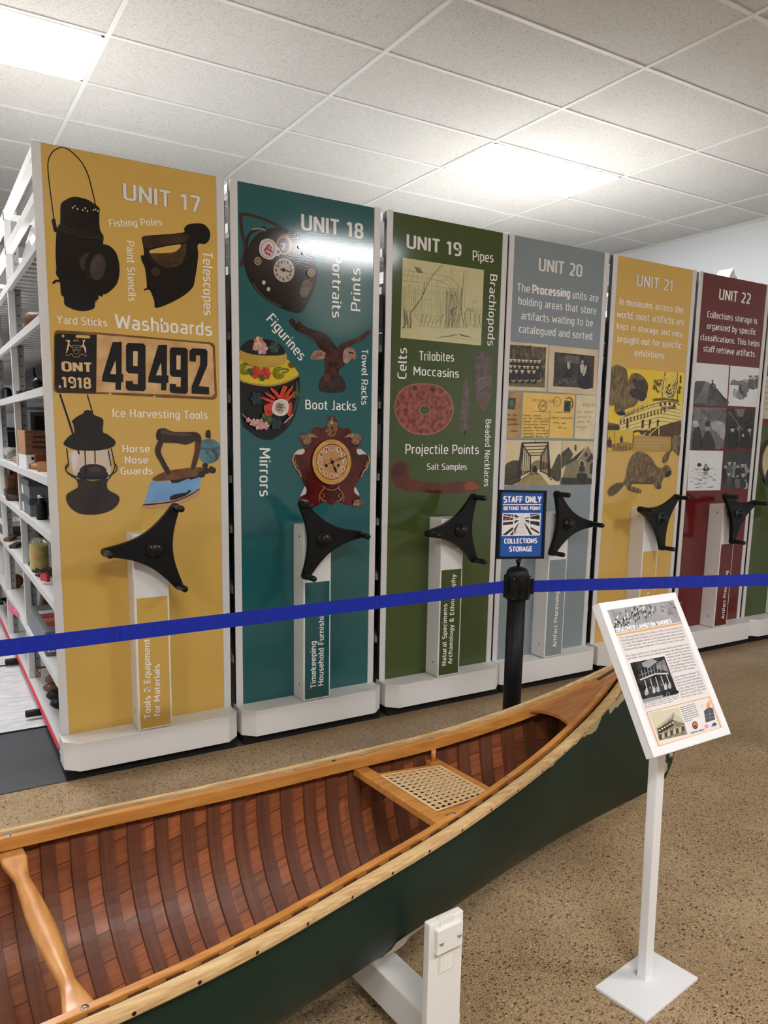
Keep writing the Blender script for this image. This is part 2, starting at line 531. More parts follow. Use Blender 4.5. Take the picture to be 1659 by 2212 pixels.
M_white = mat('white_enamel', (238, 236, 232), .32, bump=(60, .02))
M_trim = mat('silver_trim', (222, 220, 218), .30, .0)
M_wall = mat('painted_wall', (226, 229, 232), .7)
M_black = mat('black_plastic', (13, 13, 14), .45, spec=.35, bump=(400, .08))
M_blackmetal = mat('black_powder_coat', (9, 9, 10), .5, spec=.3)
M_ramp = mat('grey_rubber_ramp', (76, 77, 79), .55, var=((68, 69, 72), 3, 4, None))
M_vinyl = mat('white_vinyl_floor', (226, 225, 226), .3, var=((196, 195, 197), 14, 5, (1, 5, 1)))
M_steel = mat('bright_steel', (200, 200, 200), .25, 1)
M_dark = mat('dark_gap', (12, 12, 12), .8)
M_tbar = mat('ceiling_rail_white', (222, 221, 218), .45)

# ------------------------------------------------------------------ room shell
X0, X1, Y0, Y1 = -6.2, 6.43, -5.2, 9.4
b = MB(); b.box(X0, X1, Y0, Y1, -.1, 0, floor_material()); structure(b.build('floor'))
b = MB(); b.box(X0, X1, Y0, Y1, CEIL, CEIL + .08, ceiling_material()); structure(b.build('ceiling'))
b = MB(); b.box(X1, X1 + .1, Y0, Y1, 0, CEIL, M_wall); structure(b.build('wall_right'))
b = MB(); b.box(X0 - .1, X0, Y0, Y1, 0, CEIL, M_wall); structure(b.build('wall_left'))
b = MB(); b.box(X0, X1, Y1, Y1 + .1, 0, CEIL, M_wall); structure(b.build('wall_back'))
b = MB(); b.box(X0, X1, Y0 - .1, Y0, 0, CEIL, M_wall); structure(b.build('wall_front'))

GX, GY, TX, TY = .9458, 2.4124, 1.2192, .6096          # ceiling grid
b = MB()
ix0, ix1 = math.ceil((X0 - GX) / TX), math.floor((X1 - GX) / TX)
iy0, iy1 = math.ceil((Y0 - GY) / TY), math.floor((Y1 - GY) / TY)
for i in range(ix0, ix1 + 1):
    b.box(GX + i * TX - .012, GX + i * TX + .012, Y0, Y1, CEIL - .007, CEIL + .003, M_tbar)
for j in range(iy0, iy1 + 1):
    b.box(X0, X1, GY + j * TY - .012, GY + j * TY + .012, CEIL - .006, CEIL + .003, M_tbar)
b.box(X1 - .022, X1, Y0, Y1, CEIL - .02, CEIL, M_tbar)
structure(b.build('trim_1', fix=False))

# ceiling lights, set in the grid
M_lamp = emission('lit_diffuser', (250, 251, 255), LAMP)
LIGHTS = [(-1, 3, 'lit ceiling panel at the upper left, cut by the photo edge'),
          (2, 3, 'lit ceiling panel above the green and grey storage units'),
          (-4, 3, 'lit ceiling panel far left above the aisle, outside the photo'),
          (-4, -6, 'lit ceiling panel outside the photo, left of the camera'),
          (-1, -6, 'lit ceiling panel outside the photo, behind the camera'),
          (2, -6, 'lit ceiling panel outside the photo, right of the camera')]
for i, j, lab in LIGHTS:
    x, y = GX + i * TX, GY + j * TY
    t = thing('ceiling_light', lab, 'ceiling light', (x + TX / 2, y + TY / 2, CEIL), 'flat panel lights in the ceiling grid')
    fr = MB()
    a0, a1, c0, c1 = x + .013, x + TX - .013, y + .013, y + TY - .013
    for q in ((a0, a1, c0, c0 + .014), (a0, a1, c1 - .014, c1), (a0, a0 + .014, c0, c1), (a1 - .014, a1, c0, c1)):
        fr.box(*q, CEIL - .008, CEIL - .001, M_white)
    fr.build('frame', t)
    df = MB(); df.box(a0 + .014, a1 - .014, c0 + .014, c1 - .014, CEIL - .006, CEIL - .002, M_lamp); df.build('diffuser', t)
    ld = bpy.data.lights.new('fill_light', 'POINT'); ld.energy = FILL; ld.shadow_soft_size = .42; ld.color = lin((255, 246, 232))  # added fill lamp, hung unseen below the panel to brighten the ceiling
    lo = bpy.data.objects.new('fill_light', ld); COL.objects.link(lo); lo.parent = t; lo.location = (0, 0, -.46)

# rubber ramp strip along the front of the units, and the raised floor of the aisle
b = MB()
b.add([(X0 + .2, 3.22, 0), (5.9, 3.22, 0), (5.9, 3.22, .004), (X0 + .2, 3.22, .004), (X0 + .2, 3.81, .03), (5.9, 3.81, .03),
       (X0 + .2, 3.81, 0), (5.9, 3.81, 0)],
      [(0, 1, 2, 3), (3, 2, 5, 4), (4, 5, 7, 6), (0, 6, 7, 1), (0, 3, 4, 6), (1, 7, 5, 2)], M_ramp)
structure(b.build('floor_ramp'))
b = MB()
b.box(X0 + .2, 5.9, 3.83, 4.95, 0, .031, M_vinyl)
b.box(X0 + .2, 5.9, 4.99, 9.2, 0, .031, M_vinyl)
structure(b.build('floor_deck'))
b = MB()
b.box(X0 + .2, 5.9, 3.812, 3.828, 0, .033, M_blackmetal)
b.box(X0 + .2, 5.9, 4.952, 4.988, 0, .027, M_blackmetal)
structure(b.build('floor_rail'))
# ------------------------------------------------------------------ mobile storage units
YP = 3.3                                   # front face of the end panels
ZT, ZB = 2.498, .163
UW = .745
MUST = (218, 178, 92); TEAL = (38, 96, 98); GREEN = (70, 86, 42); GREY = (138, 149, 154); MAROON = (104, 30, 30)
UNITS = {17: (.443, MUST, 'mustard yellow'), 18: (1.214, TEAL, 'teal'), 19: (1.996, GREEN, 'dark green'),
         20: (2.753, GREY, 'blue grey'), 21: (3.538, MUST, 'mustard yellow'), 22: (4.314, MAROON, 'maroon'), 23: (5.081, GREEN, 'green')}
WHEEL = {17: 181.2, 18: 122.8, 19: 182.6, 20: 117.0, 21: 41.5, 22: 140.5, 23: 95}
SHELVES = (2.155, 1.88, 1.605, 1.245, 1.015, .73, .395, .10)
BAY = (3.36, 4.42, 5.48, 6.54, 7.60, 8.66)
panel_plane = Plane((0, YP, 0), (1, 0, 0), (0, 0, 1))
label_plane = Plane((0, 3.19, 0), (1, 0, 0), (0, 0, 1))
M_peg = mat('black_grip', (17, 17, 18), .3)
M_tealring = mat('teal_ring', (24, 110, 104), .4)
M_red = mat('red_safety_strip', (196, 44, 62), .4)
M_galv = mat('grey_steel', (150, 151, 152), .45)
M_shelf = mat('white_shelf', (214, 213, 210), .4)

def star(ang):
    pts = []
    for k in range(3):
        a = math.radians(ang + 120 * k)
        d = (math.cos(a), math.sin(a)); n = (-d[1], d[0])
        a2 = math.radians(ang + 120 * (k + 1))
        d2 = (math.cos(a2), math.sin(a2)); n2 = (-d2[1], d2[0])
        R_, w = .190, .0175
        for q in range(9):                                  # rounded tip
            t = -PI / 2 + PI * q / 8
            pts.append((d[0] * (R_ + w * math.cos(t)) + n[0] * w * math.sin(t), d[1] * (R_ + w * math.cos(t)) + n[1] * w * math.sin(t)))
        A = pts[-1]
        B = (d2[0] * R_ - n2[0] * w, d2[1] * R_ - n2[1] * w)
        c1 = (d[0] * .06 + n[0] * .038, d[1] * .06 + n[1] * .038)
        c2 = (d2[0] * .06 - n2[0] * .038, d2[1] * .06 - n2[1] * .038)
        for q in range(1, 14):
            t = q / 14
            pts.append(tuple((1 - t) ** 3 * A[i] + 3 * (1 - t) ** 2 * t * c1[i] + 3 * (1 - t) * t * t * c2[i] + t ** 3 * B[i] for i in (0, 1)))
    return pts

def shelving(root, full):
    nb = 5
    x0, x1 = root.location.x + .008, root.location.x + UW - .008
    yb = BAY[nb]
    # uprights
    for k in range(1, nb + 1):
        for x in (x0, x1 - .03):
            m = MB(); m.box(x, x + .03, BAY[k] - .016, BAY[k] + .016, .1, 2.505, M_shelf)
            if full:
                sx = x + .03 if x < x0 + .1 else x - .03
                m.box(sx, sx + .03, BAY[k] - .004, BAY[k] + .004, .1, 2.505, M_galv)
                for h in range(46):
                    m.box(sx + .012, sx + .018, BAY[k] - .0046, BAY[k] + .0046, .15 + h * .05, .158 + h * .05, M_dark)
            m.build('upright', root)
    for z in SHELVES + (2.335, 2.498):
        m = MB()
        top = z > 2.2
        if top:
            for x in (x0, x1 - .03):
                m.box(x, x + .03, 3.352, yb, z - .04, z, M_shelf)
            if z > 2.4 and full:
                for y in BAY[1:nb + 1]:
                    m.box(x0 + .03, x1 - .03, y - .014, y + .014, z - .04, z - .01, M_shelf)
        else:
            m.box(x0 - .002, x1 + .002, 3.352, yb, z - .006, z, M_shelf)
            for x in (x0 - .002, x1 - .018):
                m.box(x, x + .02, 3.352, yb, z - .034, z - .006, M_shelf)
            if full:
                yy = 3.42
                while yy < yb - .05:                       # ribs under the shelf
                    m.box(x0 + .02, x1 - .02, yy, yy + .05, z - .022, z - .006, M_shelf)
                    yy += .106
        m.build('shelf_rail' if top else 'shelf', root)
    m = MB()
    m.box(x0, x1, 3.352, yb, .05, .093, M_white)
    m.build('carriage', root)
    if full:
        m = MB(); m.box(x0 - .012, x0, 3.37, yb, .080, .090, M_red); m.build('safety_strip', root, label='red safety strip')
        for y in (3.95, 4.93, 6.2, 7.4):
            m = MB(); m.cyl((x0 - .075, y, .062), (x0, y, .062), .018, M_black, bev=.004); m.build('bumper_stop', root, label='black rubber stop')
    return

def unit(no):
    x, col, cname = UNITS[no]
    extra = {17: 'lanterns, irons and a licence plate', 18: 'a clock, an eagle and an urn', 19: 'a hut sketch and stone tools',
             20: 'old photographs and postcards', 21: 'a steamship and beavers', 22: 'six black and white photographs',
             23: 'an oval portrait, cut by the photo edge'}[no]
    root = thing('storage_unit', '%s mobile shelving unit %s, end panel showing %s' % (cname, no, extra) if no < 23 else
                 'green mobile shelving unit at the right photo edge, oval portrait on its panel', 'storage unit', (x, YP, 0),
                 'mobile storage units in a row')
    c = x + .3725
    # end panel: backing, side trims, printed sheet
    ep = MB()
    ep.box(x + .004, x + UW - .004, YP + .004, YP + .03, .06, ZT, mat('gap_shade_core', (40, 40, 41), .6))  # core coloured dark to give the shade seen in the gaps
    panel = ep.build('end_panel', root)
    sl = MB(); sl.box(x + UW - .0035, x + UW + (.010 if no != 19 else .004), YP + .018, YP + .028, .12, ZT - .085, M_dark); sl.build('gap_shade_strip', root, label='black strip standing for the shade in the gap')  # black strip added to paint the gap between units as shade
    sh = MB(); sh.box(x + .034, x + UW - .034, YP, YP + .004, ZB, ZT - .002, ink(*col)); sheet = sh.build('graphic_sheet', root, label='printed %s sheet' % cname)
    for a, bb in ((x, x + .034), (x + UW - .034, x + UW)):
        t = MB()
        t.box(a, bb, YP - .004, YP + .004, ZB - .01, ZT + .003, M_trim)
        t.build('side_trim', root, bevel=.0025)
    # bumper plinth
    bp = MB()
    w0, w1, yf, ch = x - .002, x + UW + .002, 3.18, .055
    out = [(w0, YP + .03), (w0, yf + .05), (w0 + ch, yf), (w1 - ch, yf), (w1, yf + .05), (w1, YP + .03)]
    bp.prism([(a, d, .047) for a, d in out], (0, 0, .123), M_white)
    bp.build('plinth', root, bevel=.003)
    kp = MB(); kp.box(x + .004, x + UW - .004, 3.2188, YP + .03, .0005, .0465, M_dark); kp.build('plinth_shade', root, label='black block standing for the shade under the plinth')  # black block added as the shade below the plinth
    # drive column with its label
    k = MB(); k.box(c - .0775, c + .0665, 3.19, YP + .002, .173, 1.018, M_white)
    col_o = k.build('drive_column', root, bevel=.004)
    l = MB(); l.box(c - .0775 + .008, c + .0665 - .008, 3.1895, 3.192, .181, .75, ink(*col)); l.build('label_strip', col_o, label='%s label strip' % cname)
    for z in (.245, .965):
        s = MB(); s.cyl((c - .0785, 3.235, z), (c - .0765, 3.235, z), .005, M_steel, n=10); s.build('screw', col_o)
    # three-arm wheel
    hx, hz = c - .006, .964
    w = MB()
    o2 = star(WHEEL[no])
    w.prism([(hx + a, 3.150, hz + d) for a, d in o2], (0, -.027, 0), M_black)
    wheel = w.build('handwheel', root, bevel=.006, seg=3)
    hb = MB()
    hb.lathe((hx, 3.19, hz), (0, -1, 0), [(.03, 0), (.03, .045), (.036, .05), (.036, .07), (.033, .076), (.026, .078), (.024, .098), (.02, .102), (0, .102)], M_peg, 28)
    hb.build('hub', wheel)
    if no in (21, 22):
        rg = MB(); rg.lathe((hx, 3.123, hz), (0, -1, 0), [(.0365, 0), (.0365, .006), (.0, .006)], M_tealring, 28); rg.build('hub_ring', wheel, label='teal ring round the hub')
    for q in range(3):
        a = math.radians(WHEEL[no] + 120 * q)
        px_, pz = hx + .190 * math.cos(a), hz + .190 * math.sin(a)
        g = MB()
        g.lathe((px_, 3.126, pz), (0, -1, 0), [(.0165, 0), (.0165, .008), (.0125, .012), (.0135, .02), (.0135, .078), (.0115, .085), (.006, .0875), (0, .0875)], M_peg, 18)
        g.build('grip_peg', wheel)
    # anti-tip bracket at the top of the gap
    if no != 19:
        br = MB(); br.box(x + UW + .0005, x + UW + .013, YP + .052, YP + .12, ZT - .075, ZT - .02, M_white)
        br.box(x + UW + .002, x + UW + .011, YP + .05, YP + .053, ZT - .06, ZT - .035, M_dark)
        br.build('top_bracket', root)
    shelving(root, no == 17)
    return root, sheet, col_o

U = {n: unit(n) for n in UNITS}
WHITE_INK = ink(252, 249, 244)
CREAM_INK = ink(240, 235, 228)
def bold_words(n, *a, **k):
    return words(panel_plane, *a, parent=U[n][1], **k)
def label_words(n, zoom, body, p0, p1, top, bold=.012):
    mb = MB()
    letters(mb, label_plane, zoom, body, p0, p1, top, WHITE_INK, bold, 5)
    return mb.build('lettering', U[n][2], label='words "%s"' % body, fix=False)

# ---------------------------------------------- unit 17
Z = (60, 290, 3.6065)
Z2 = (60, 840, 2.5717)
def T(n, zoom, body, p0, p1, top, m=WHITE_INK, bold=0, outline=None, layer=3):
    return words(panel_plane, zoom, body, p0, p1, top, m, U[n][1], bold, layer, outline)
brown_line = ink(96, 66, 30)
T(17, Z, 'UNIT 17', (742, 507), (1350, 611), (735, 378), CREAM_INK, .014, brown_line)
T(17, Z, 'Fishing Poles', (640, 722), (1050, 710), (637, 665))
T(17, Z, 'Paint Stencils', (768, 828), (785, 1300), (828, 826))
T(17, Z, 'Telescopes', (1365, 912), (1370, 1408), (1438, 910))
T(17, Z, 'Yard Sticks', (228, 1473), (620, 1498), (225, 1412))
T(17, Z, 'Washboards', (680, 1512), (1437, 1572), (672, 1402), bold=.004)
T(17, Z2, 'Ice Harvesting Tools', (472, 155), (1000, 168), (470, 110))
T(17, Z2, 'Horse', (527, 352), (678, 352), (527, 312))
T(17, Z2, 'Nose', (540, 414), (668, 413), (540, 374))
T(17, Z2, 'Guards', (516, 475), (694, 474), (516, 436))
label_words(17, Z2, 'Tools & Equipment', (682, 1828), (677, 1388), (647, 1828))
label_words(17, Z2, 'for Materials', (735, 1815), (733, 1528), (702, 1815))

SOOT = ink(13, 11, 10, to=(26, 21, 19), sc=9)
SOOT2 = ink(34, 28, 26)
SOOT3 = ink(60, 50, 46)
GOLDBG = ink(*MUST)
# switchman's lantern
p = Pic(panel_plane, Z, 2)
p.line([(205, 665), (190, 560), (172, 420), (158, 290), (160, 205), (190, 142), (240, 108), (290, 105), (350, 145), (420, 220), (468, 315), (500, 430), (532, 570)], 9, SOOT, 4)
p.curve([(186, 665), (212, 660), (222, 705), (232, 755), (205, 758), (194, 715)], SOOT)
p.curve([(255, 555), (290, 515), (345, 490), (400, 492), (470, 512), (535, 555), (560, 582), (556, 640), (562, 740), (590, 800), (586, 860), (600, 900),
         (590, 1240), (552, 1255), (550, 1285), (525, 1300), (520, 1350), (480, 1372), (430, 1378), (370, 1370), (300, 1340), (282, 1310), (280, 1270),
         (258, 1245), (248, 1140), (220, 1090), (222, 1040), (216, 930), (222, 770), (236, 720), (252, 690)], SOOT, 3)
p.curve([(190, 1160), (212, 1136), (255, 1136), (250, 1150), (222, 1152), (205, 1166)], SOOT)
p.line([(238, 715), (330, 740), (460, 775), (588, 800)], 26, SOOT2, 3)
p.line([(238, 740), (330, 768), (460, 802), (588, 818)], 6, SOOT3, 3)
p.line([(250, 1150), (340, 1195), (450, 1240), (550, 1262)], 6, SOOT2, 3)
p.line([(280, 1262), (360, 1300), (450, 1320), (540, 1300)], 6, SOOT2, 3)
p.curve([(400, 990), (425, 945), (470, 925), (500, 960), (470, 1060), (420, 1055)], SOOT3)
p.curve([(560, 862), (630, 868), (690, 930), (714, 1040), (700, 1150), (650, 1215), (590, 1248), (530, 1210), (470, 1150), (440, 1080), (450, 990), (490, 910)], SOOT2)
p.curve([(566, 870), (630, 876), (686, 936), (708, 1040), (695, 1148), (648, 1208), (590, 1240), (538, 1204), (482, 1146), (452, 1080), (461, 995), (498, 918)], SOOT)
p.ell((545, 1035), 62, 106, SOOT3, 8)
p.ell((540, 1040), 52, 92, ink(84, 72, 68, to=(64, 54, 50), sc=14), 8)
for q in ((348, 575), (364, 562), (386, 584), (427, 592), (447, 577), (463, 601), (510, 592), (527, 588), (545, 600)):
    p.ell(q, 6, 7, ink(226, 196, 140), up=False)
p.build('lantern_picture', U[17][1], 'printed black switch lantern')
# charcoal iron
p = Pic(panel_plane, Z, 2)
p.curve([(893, 798), (1000, 785), (1205, 766), (1216, 738), (1242, 706), (1300, 695), (1370, 700), (1405, 740), (1408, 795), (1385, 838), (1340, 850), (1322, 875),
         (1328, 950), (1302, 1130), (1280, 1200), (1180, 1280), (1005, 1355), (985, 1300), (950, 1215), (912, 1218), (905, 1203), (928, 1190), (914, 1050),
         (886, 985), (882, 942), (905, 940), (897, 860)], SOOT, 3)
p.curve([(900, 800), (1000, 792), (1232, 772), (1240, 830), (1100, 858), (950, 888), (908, 870)], ink(56, 36, 26, to=(74, 48, 34), sc=10))
p.curve([(948, 908), (1000, 890), (1100, 870), (1190, 860), (1178, 892), (1140, 918), (1060, 926), (962, 930)], GOLDBG)
p.curve([(958, 932), (1060, 928), (1140, 920), (1185, 885), (1232, 850), (1225, 950), (1180, 1020), (1085, 1040), (1000, 1000)], ink(88, 66, 40, to=(60, 44, 30), sc=22))
for k in range(3):
    p.ring((1118, 978), 62 - 18 * k, 34 - 10 * k, 5, ink(52, 38, 26), 4)
p.ell((1365, 785), 50, 68, ink(14, 12, 12))
p.ring((1365, 785), 52, 70, 6, SOOT2)
p.ell((994, 1072), 36, 34, SOOT3)
p.ell((994, 1078), 26, 26, ink(60, 40, 32))
p.line([(985, 1152), (1005, 1350)], 6, SOOT2)
p.line([(985, 1150), (1100, 1100), (1230, 1040), (1312, 985)], 6, SOOT2, 3)
p.line([(915, 1050), (950, 1210)], 8, SOOT2)
p.build('iron_picture', U[17][1], 'printed black charcoal iron')
# licence plate
p = Pic(panel_plane, Z, 2)
p.poly([(203, 1570), (209, 1540), (228, 1526), (560, 1545), (900, 1575), (1425, 1622), (1448, 1632), (1458, 1655), (1466, 1850), (1475, 2035), (1466, 2060), (1445, 2069), (1000, 2050), (990, 2030), (972, 2046), (660, 2030), (640, 2010), (625, 2026), (230, 2016), (210, 2006), (201, 1980)], ink(104, 66, 36, to=(140, 96, 52), sc=12))
p.poly([(540, 1560), (900, 1590), (1415, 1636), (1440, 1660), (1455, 2020), (1430, 2046), (900, 2020), (533, 2008)], ink(228, 190, 136, to=(204, 154, 94), sc=13))
p.poly([(210, 1580), (218, 1560), (240, 1552), (535, 1564), (532, 1992), (228, 1982), (210, 1962)], ink(12, 11, 11, to=(24, 20, 18), sc=8))
p.poly([(208, 1978), (532, 1992), (532, 2020), (230, 2014)], ink(50, 34, 26))
TAN = ink(224, 190, 140)
BLK = ink(9, 8, 8)
def digit4(x, y, s):
    q = lambda a: [(x + (u - 575) * s, y + (v - 1618) * s) for u, v in a]
    p.poly(q([(660, 1620), (732, 1618), (730, 1868), (744, 1872), (743, 1930), (728, 1932), (725, 1992), (682, 1990), (684, 1936), (577, 1926), (580, 1885)]), BLK)
    p.poly(q([(682, 1762), (688, 1870), (640, 1868)]), TAN)
def digit9(x, y, sx, sy):
    q = lambda a: [(x + (u - 762) * sx, y + (v - 1625) * sy) for u, v in a]
    p.poly(q([(764, 1645), (780, 1625), (898, 1630), (916, 1648), (918, 1985), (902, 2003), (780, 1996), (763, 1978), (763, 1920), (818, 1924), (818, 1945), (856, 1948), (858, 1866), (784, 1862), (765, 1842)]), BLK)
    p.poly(q([(820, 1690), (856, 1692), (854, 1808), (820, 1805)]), TAN)
digit4(575, 1618, 1); digit9(762, 1625, 1, 1); digit4(935, 1640, .95); digit9(1103, 1660, .92, .96)
p.poly([(1258, 1690), (1278, 1668), (1382, 1672), (1398, 1690), (1397, 1800), (1330, 1962), (1410, 1970), (1412, 2028), (1275, 2020), (1276, 1965), (1342, 1795), (1342, 1724), (1308, 1722), (1308, 1772), (1258, 1768)], BLK)
letters(p, panel_plane, Z, 'ONT', (264, 1843), (497, 1853), (264, 1772), TAN, .03, 8)
letters(p, panel_plane, Z, '1918', (264, 1972), (494, 1982), (264, 1888), TAN, .02, 8)
p.l = 8
for a in ([(378, 1563), (480, 1568), (487, 1580), (480, 1592), (378, 1587), (372, 1575)], [(1210, 1632), (1296, 1640), (1302, 1650), (1296, 1660), (1210, 1652), (1205, 1642)]):
    p.poly(a, ink(222, 180, 104), up=False)
for q in ((274, 1572), (249, 1966), (1393, 1660), (1435, 2018)):
    p.ell(q, 10, 11, ink(222, 180, 104), up=False)
# crest: two deer holding a shield, small beast above, scroll below
Zc = (110, 700, 7.541)
c_ = Pic(panel_plane, Zc, 9)
for pts in ([(230, 262), (275, 262), (300, 262), (318, 290), (300, 300), (302, 330), (335, 365), (330, 378), (296, 350), (284, 400), (258, 470), (246, 478), (252, 420), (270, 340), (276, 290), (250, 275)],
            [(512, 250), (525, 270), (555, 248), (552, 285), (538, 295), (536, 330), (572, 400), (570, 470), (560, 478), (545, 430), (518, 365), (490, 385), (486, 370), (515, 340), (520, 300)]):
    c_.poly(pts, TAN)
c_.poly([(350, 340), (482, 345), (480, 352), (350, 347)], TAN, up=False); c_.poly([(350, 375), (480, 380), (480, 386), (350, 382)], TAN, up=False)
c_.line([(345, 345), (350, 420), (380, 470), (410, 490), (450, 470), (478, 425), (484, 350)], 7, ink(150, 120, 82), 3)
for q in ((375, 432), (408, 425), (445, 432)):
    c_.line([(q[0] - 12, q[1] - 18), (q[0], q[1] + 14), (q[0] + 12, q[1] - 18)], 6, TAN)
c_.curve([(360, 262), (400, 258), (440, 262), (455, 285), (435, 282), (400, 280), (375, 295)], ink(150, 120, 82))
c_.line([(236, 500), (270, 512), (320, 490), (350, 500), (360, 530), (410, 540), (458, 530), (470, 500), (520, 495), (560, 520), (585, 512)], 12, ink(160, 130, 90), 3)
pl = p.build('plate_picture', U[17][1], 'printed black and tan licence plate')
c_.build('crest_picture', U[17][1], 'printed crest of two deer and a shield')
# railway lantern
p = Pic(panel_plane, Z2, 2)
p.line([(178, 28), (232, 190), (285, 362)], 11, SOOT)
p.line([(330, 32), (360, 132)], 7, SOOT)
p.curve([(238, 345), (240, 420), (255, 470), (285, 500), (430, 500), (458, 465), (463, 400), (452, 340)], ink(214, 196, 182, to=(224, 204, 176), sc=9))
p.curve([(246, 360), (246, 420), (262, 455), (280, 380), (276, 348)], ink(232, 220, 218))
p.ell((362, 455), 76, 38, ink(44, 36, 36))
p.ell((372, 448), 34, 15, ink(70, 58, 58))
p.curve([(282, 462), (290, 500), (430, 500), (440, 462), (400, 485), (330, 487)], ink(34, 28, 28))
p.curve([(245, 178), (280, 150), (305, 138), (315, 123), (335, 118), (355, 125), (370, 146), (398, 156), (420, 176), (416, 238), (442, 252), (484, 288), (478, 318), (420, 338), (340, 344), (260, 338), (206, 315), (200, 296), (234, 258), (258, 245), (252, 195)], SOOT, 3)
p.line([(247, 178), (330, 192), (420, 176)], 5, SOOT2, 3)
p.line([(236, 258), (330, 285), (442, 252)], 5, SOOT2, 3)
p.curve([(275, 500), (360, 510), (445, 498), (440, 520), (446, 560), (500, 590), (508, 622), (480, 662), (420, 690), (350, 698), (280, 690), (230, 652), (213, 610), (222, 580), (278, 545)], ink(34, 26, 23, to=(52, 40, 34), sc=7), 3)
p.line([(278, 548), (350, 572), (446, 560)], 5, SOOT2, 3)
p.ring((352, 440), 143, 58, 6, SOOT, 0, -25, 205)
for a in ([(215, 330), (226, 420), (212, 440), (225, 470), (280, 505)], [(316, 342), (320, 420), (318, 505)], [(372, 342), (374, 415)], [(462, 330), (478, 400), (482, 440), (450, 500)], [(446, 340), (462, 430)]):
    p.line(a, 6, SOOT, 3, up=False)
p.l += 1
p.line([(232, 190), (285, 362)], 9, SOOT)
p.build('lantern_picture', U[17][1], 'printed dark railway lantern with clear globe')
# blue gas iron
p = Pic(panel_plane, Z2, 2)
p.curve([(635, 665), (640, 640), (700, 615), (800, 590), (900, 550), (955, 550), (952, 590), (915, 614), (820, 652), (720, 668)], ink(206, 160, 116))
p.line([(640, 645), (800, 628), (900, 590), (952, 556)], 7, ink(60, 46, 40), 3)
p.curve([(652, 618), (668, 565), (692, 512), (790, 518), (832, 520), (950, 480), (950, 550), (880, 592), (800, 618), (655, 633)], ink(106, 156, 206, to=(128, 176, 220), sc=6), 3)
p.poly([(790, 505), (960, 470), (958, 488), (905, 505), (890, 498), (835, 522), (800, 524)], ink(28, 26, 28))
p.curve([(790, 600), (820, 585), (880, 575), (895, 560), (905, 570), (870, 596), (800, 618)], ink(36, 40, 48))
p.curve([(700, 490), (780, 455), (940, 435), (1000, 445), (975, 475), (880, 495), (790, 507), (702, 511)], ink(130, 86, 48, to=(96, 58, 30), sc=18))
p.curve([(945, 320), (960, 290), (1010, 277), (1058, 298), (1070, 335), (1060, 385), (1030, 410), (990, 414), (955, 390)], ink(98, 140, 152, to=(70, 108, 122), sc=12), 3)
p.line([(935, 325), (1000, 334), (1070, 326)], 7, ink(60, 84, 92), 3)
p.curve([(985, 335), (1000, 370), (1040, 400), (1055, 385), (1060, 340)], ink(60, 74, 74, to=(98, 140, 152), sc=40))
p.curve([(988, 268), (988, 240), (998, 228), (1012, 232), (1016, 262), (1012, 275)], ink(52, 38, 28))
for q, r in (((985, 425), 16), ((990, 455), 20), ((965, 475), 20), ((1025, 452), 20), ((1018, 440), 12)):
    p.ell(q, r, r * .9, ink(50, 36, 28), up=False)
p.l += 1
p.curve([(728, 285), (756, 288), (738, 345), (760, 400), (792, 460), (772, 475), (735, 410), (705, 345)], ink(72, 46, 32, to=(52, 36, 28), sc=12))
p.curve([(932, 288), (960, 300), (950, 370), (930, 435), (905, 442), (925, 350)], ink(92, 52, 34, to=(56, 36, 28), sc=12))
p.curve([(712, 262), (722, 226), (760, 219), (800, 236), (860, 240), (930, 240), (960, 262), (960, 302), (930, 291), (880, 309), (820, 300), (755, 297), (720, 285)], ink(58, 44, 40, to=(38, 30, 28), sc=8))
p.curve([(728, 245), (760, 226), (800, 242), (900, 250), (890, 262), (790, 256)], ink(86, 70, 64))
p.ell((727, 258), 13, 26, ink(34, 27, 25))
p.build('iron_picture', U[17][1], 'printed blue gas iron')

# ---------------------------------------------- unit 18
Z = (480, 370, 3.75); Z4 = (480, 880, 2.989)
T(18, Z, 'UNIT 18', (640, 470), (1143, 548), (637, 345), CREAM_INK, .014)
T(18, Z, 'Portraits', (893, 668), (890, 1185), (968, 668))
T(18, Z, 'Prints', (1118, 1135), (1118, 787), (1042, 1135))
T(18, Z, 'Figurines', (354, 1203), (632, 1540), (412, 1148))
T(18, Z, 'Towel Racks', (1129, 1440), (1127, 1892), (1181, 1438))
T(18, Z, 'Boot Jacks', (673, 1927), (1085, 1938), (673, 1850))
T(18, Z4, 'Mirrors', (241, 262), (241, 576), (312, 262))
label_words(18, Z4, 'Timekeeping', (605, 1808), (604, 1508), (570, 1808))
label_words(18, Z4, 'Household Furnishings', (652, 1793), (657, 1262), (618, 1793))
LEATHER = ink(28, 20, 17, to=(42, 30, 26), sc=10)
# watchman's clock
p = Pic(panel_plane, Z, 2)
STRAP = ink(64, 38, 30)
p.line([(141, 348), (200, 350), (300, 375), (420, 425), (480, 465)], 24, STRAP, 4)
p.line([(148, 352), (158, 480), (185, 620), (150, 770)], 26, STRAP, 4)
p.line([(196, 650), (205, 545), (250, 485), (350, 455)], 24, ink(34, 24, 22), 4)
p.curve([(172, 720), (205, 630), (240, 560), (300, 500), (380, 465), (480, 458), (580, 490), (660, 560), (730, 680), (771, 780), (765, 880), (730, 990), (685, 1080), (640, 1142), (570, 1142), (480, 1110), (350, 1040), (270, 960), (205, 850)], ink(26, 20, 19), 4)
p.curve([(215, 700), (250, 590), (310, 515), (390, 475), (480, 468), (570, 498), (650, 570), (715, 680), (750, 780), (745, 880), (710, 980), (660, 1060), (590, 1085), (490, 1060), (380, 1000), (290, 920), (235, 820)], LEATHER, 4)
p.line([(240, 470), (290, 465), (330, 470), (350, 485)], 14, ink(150, 138, 112), 2)
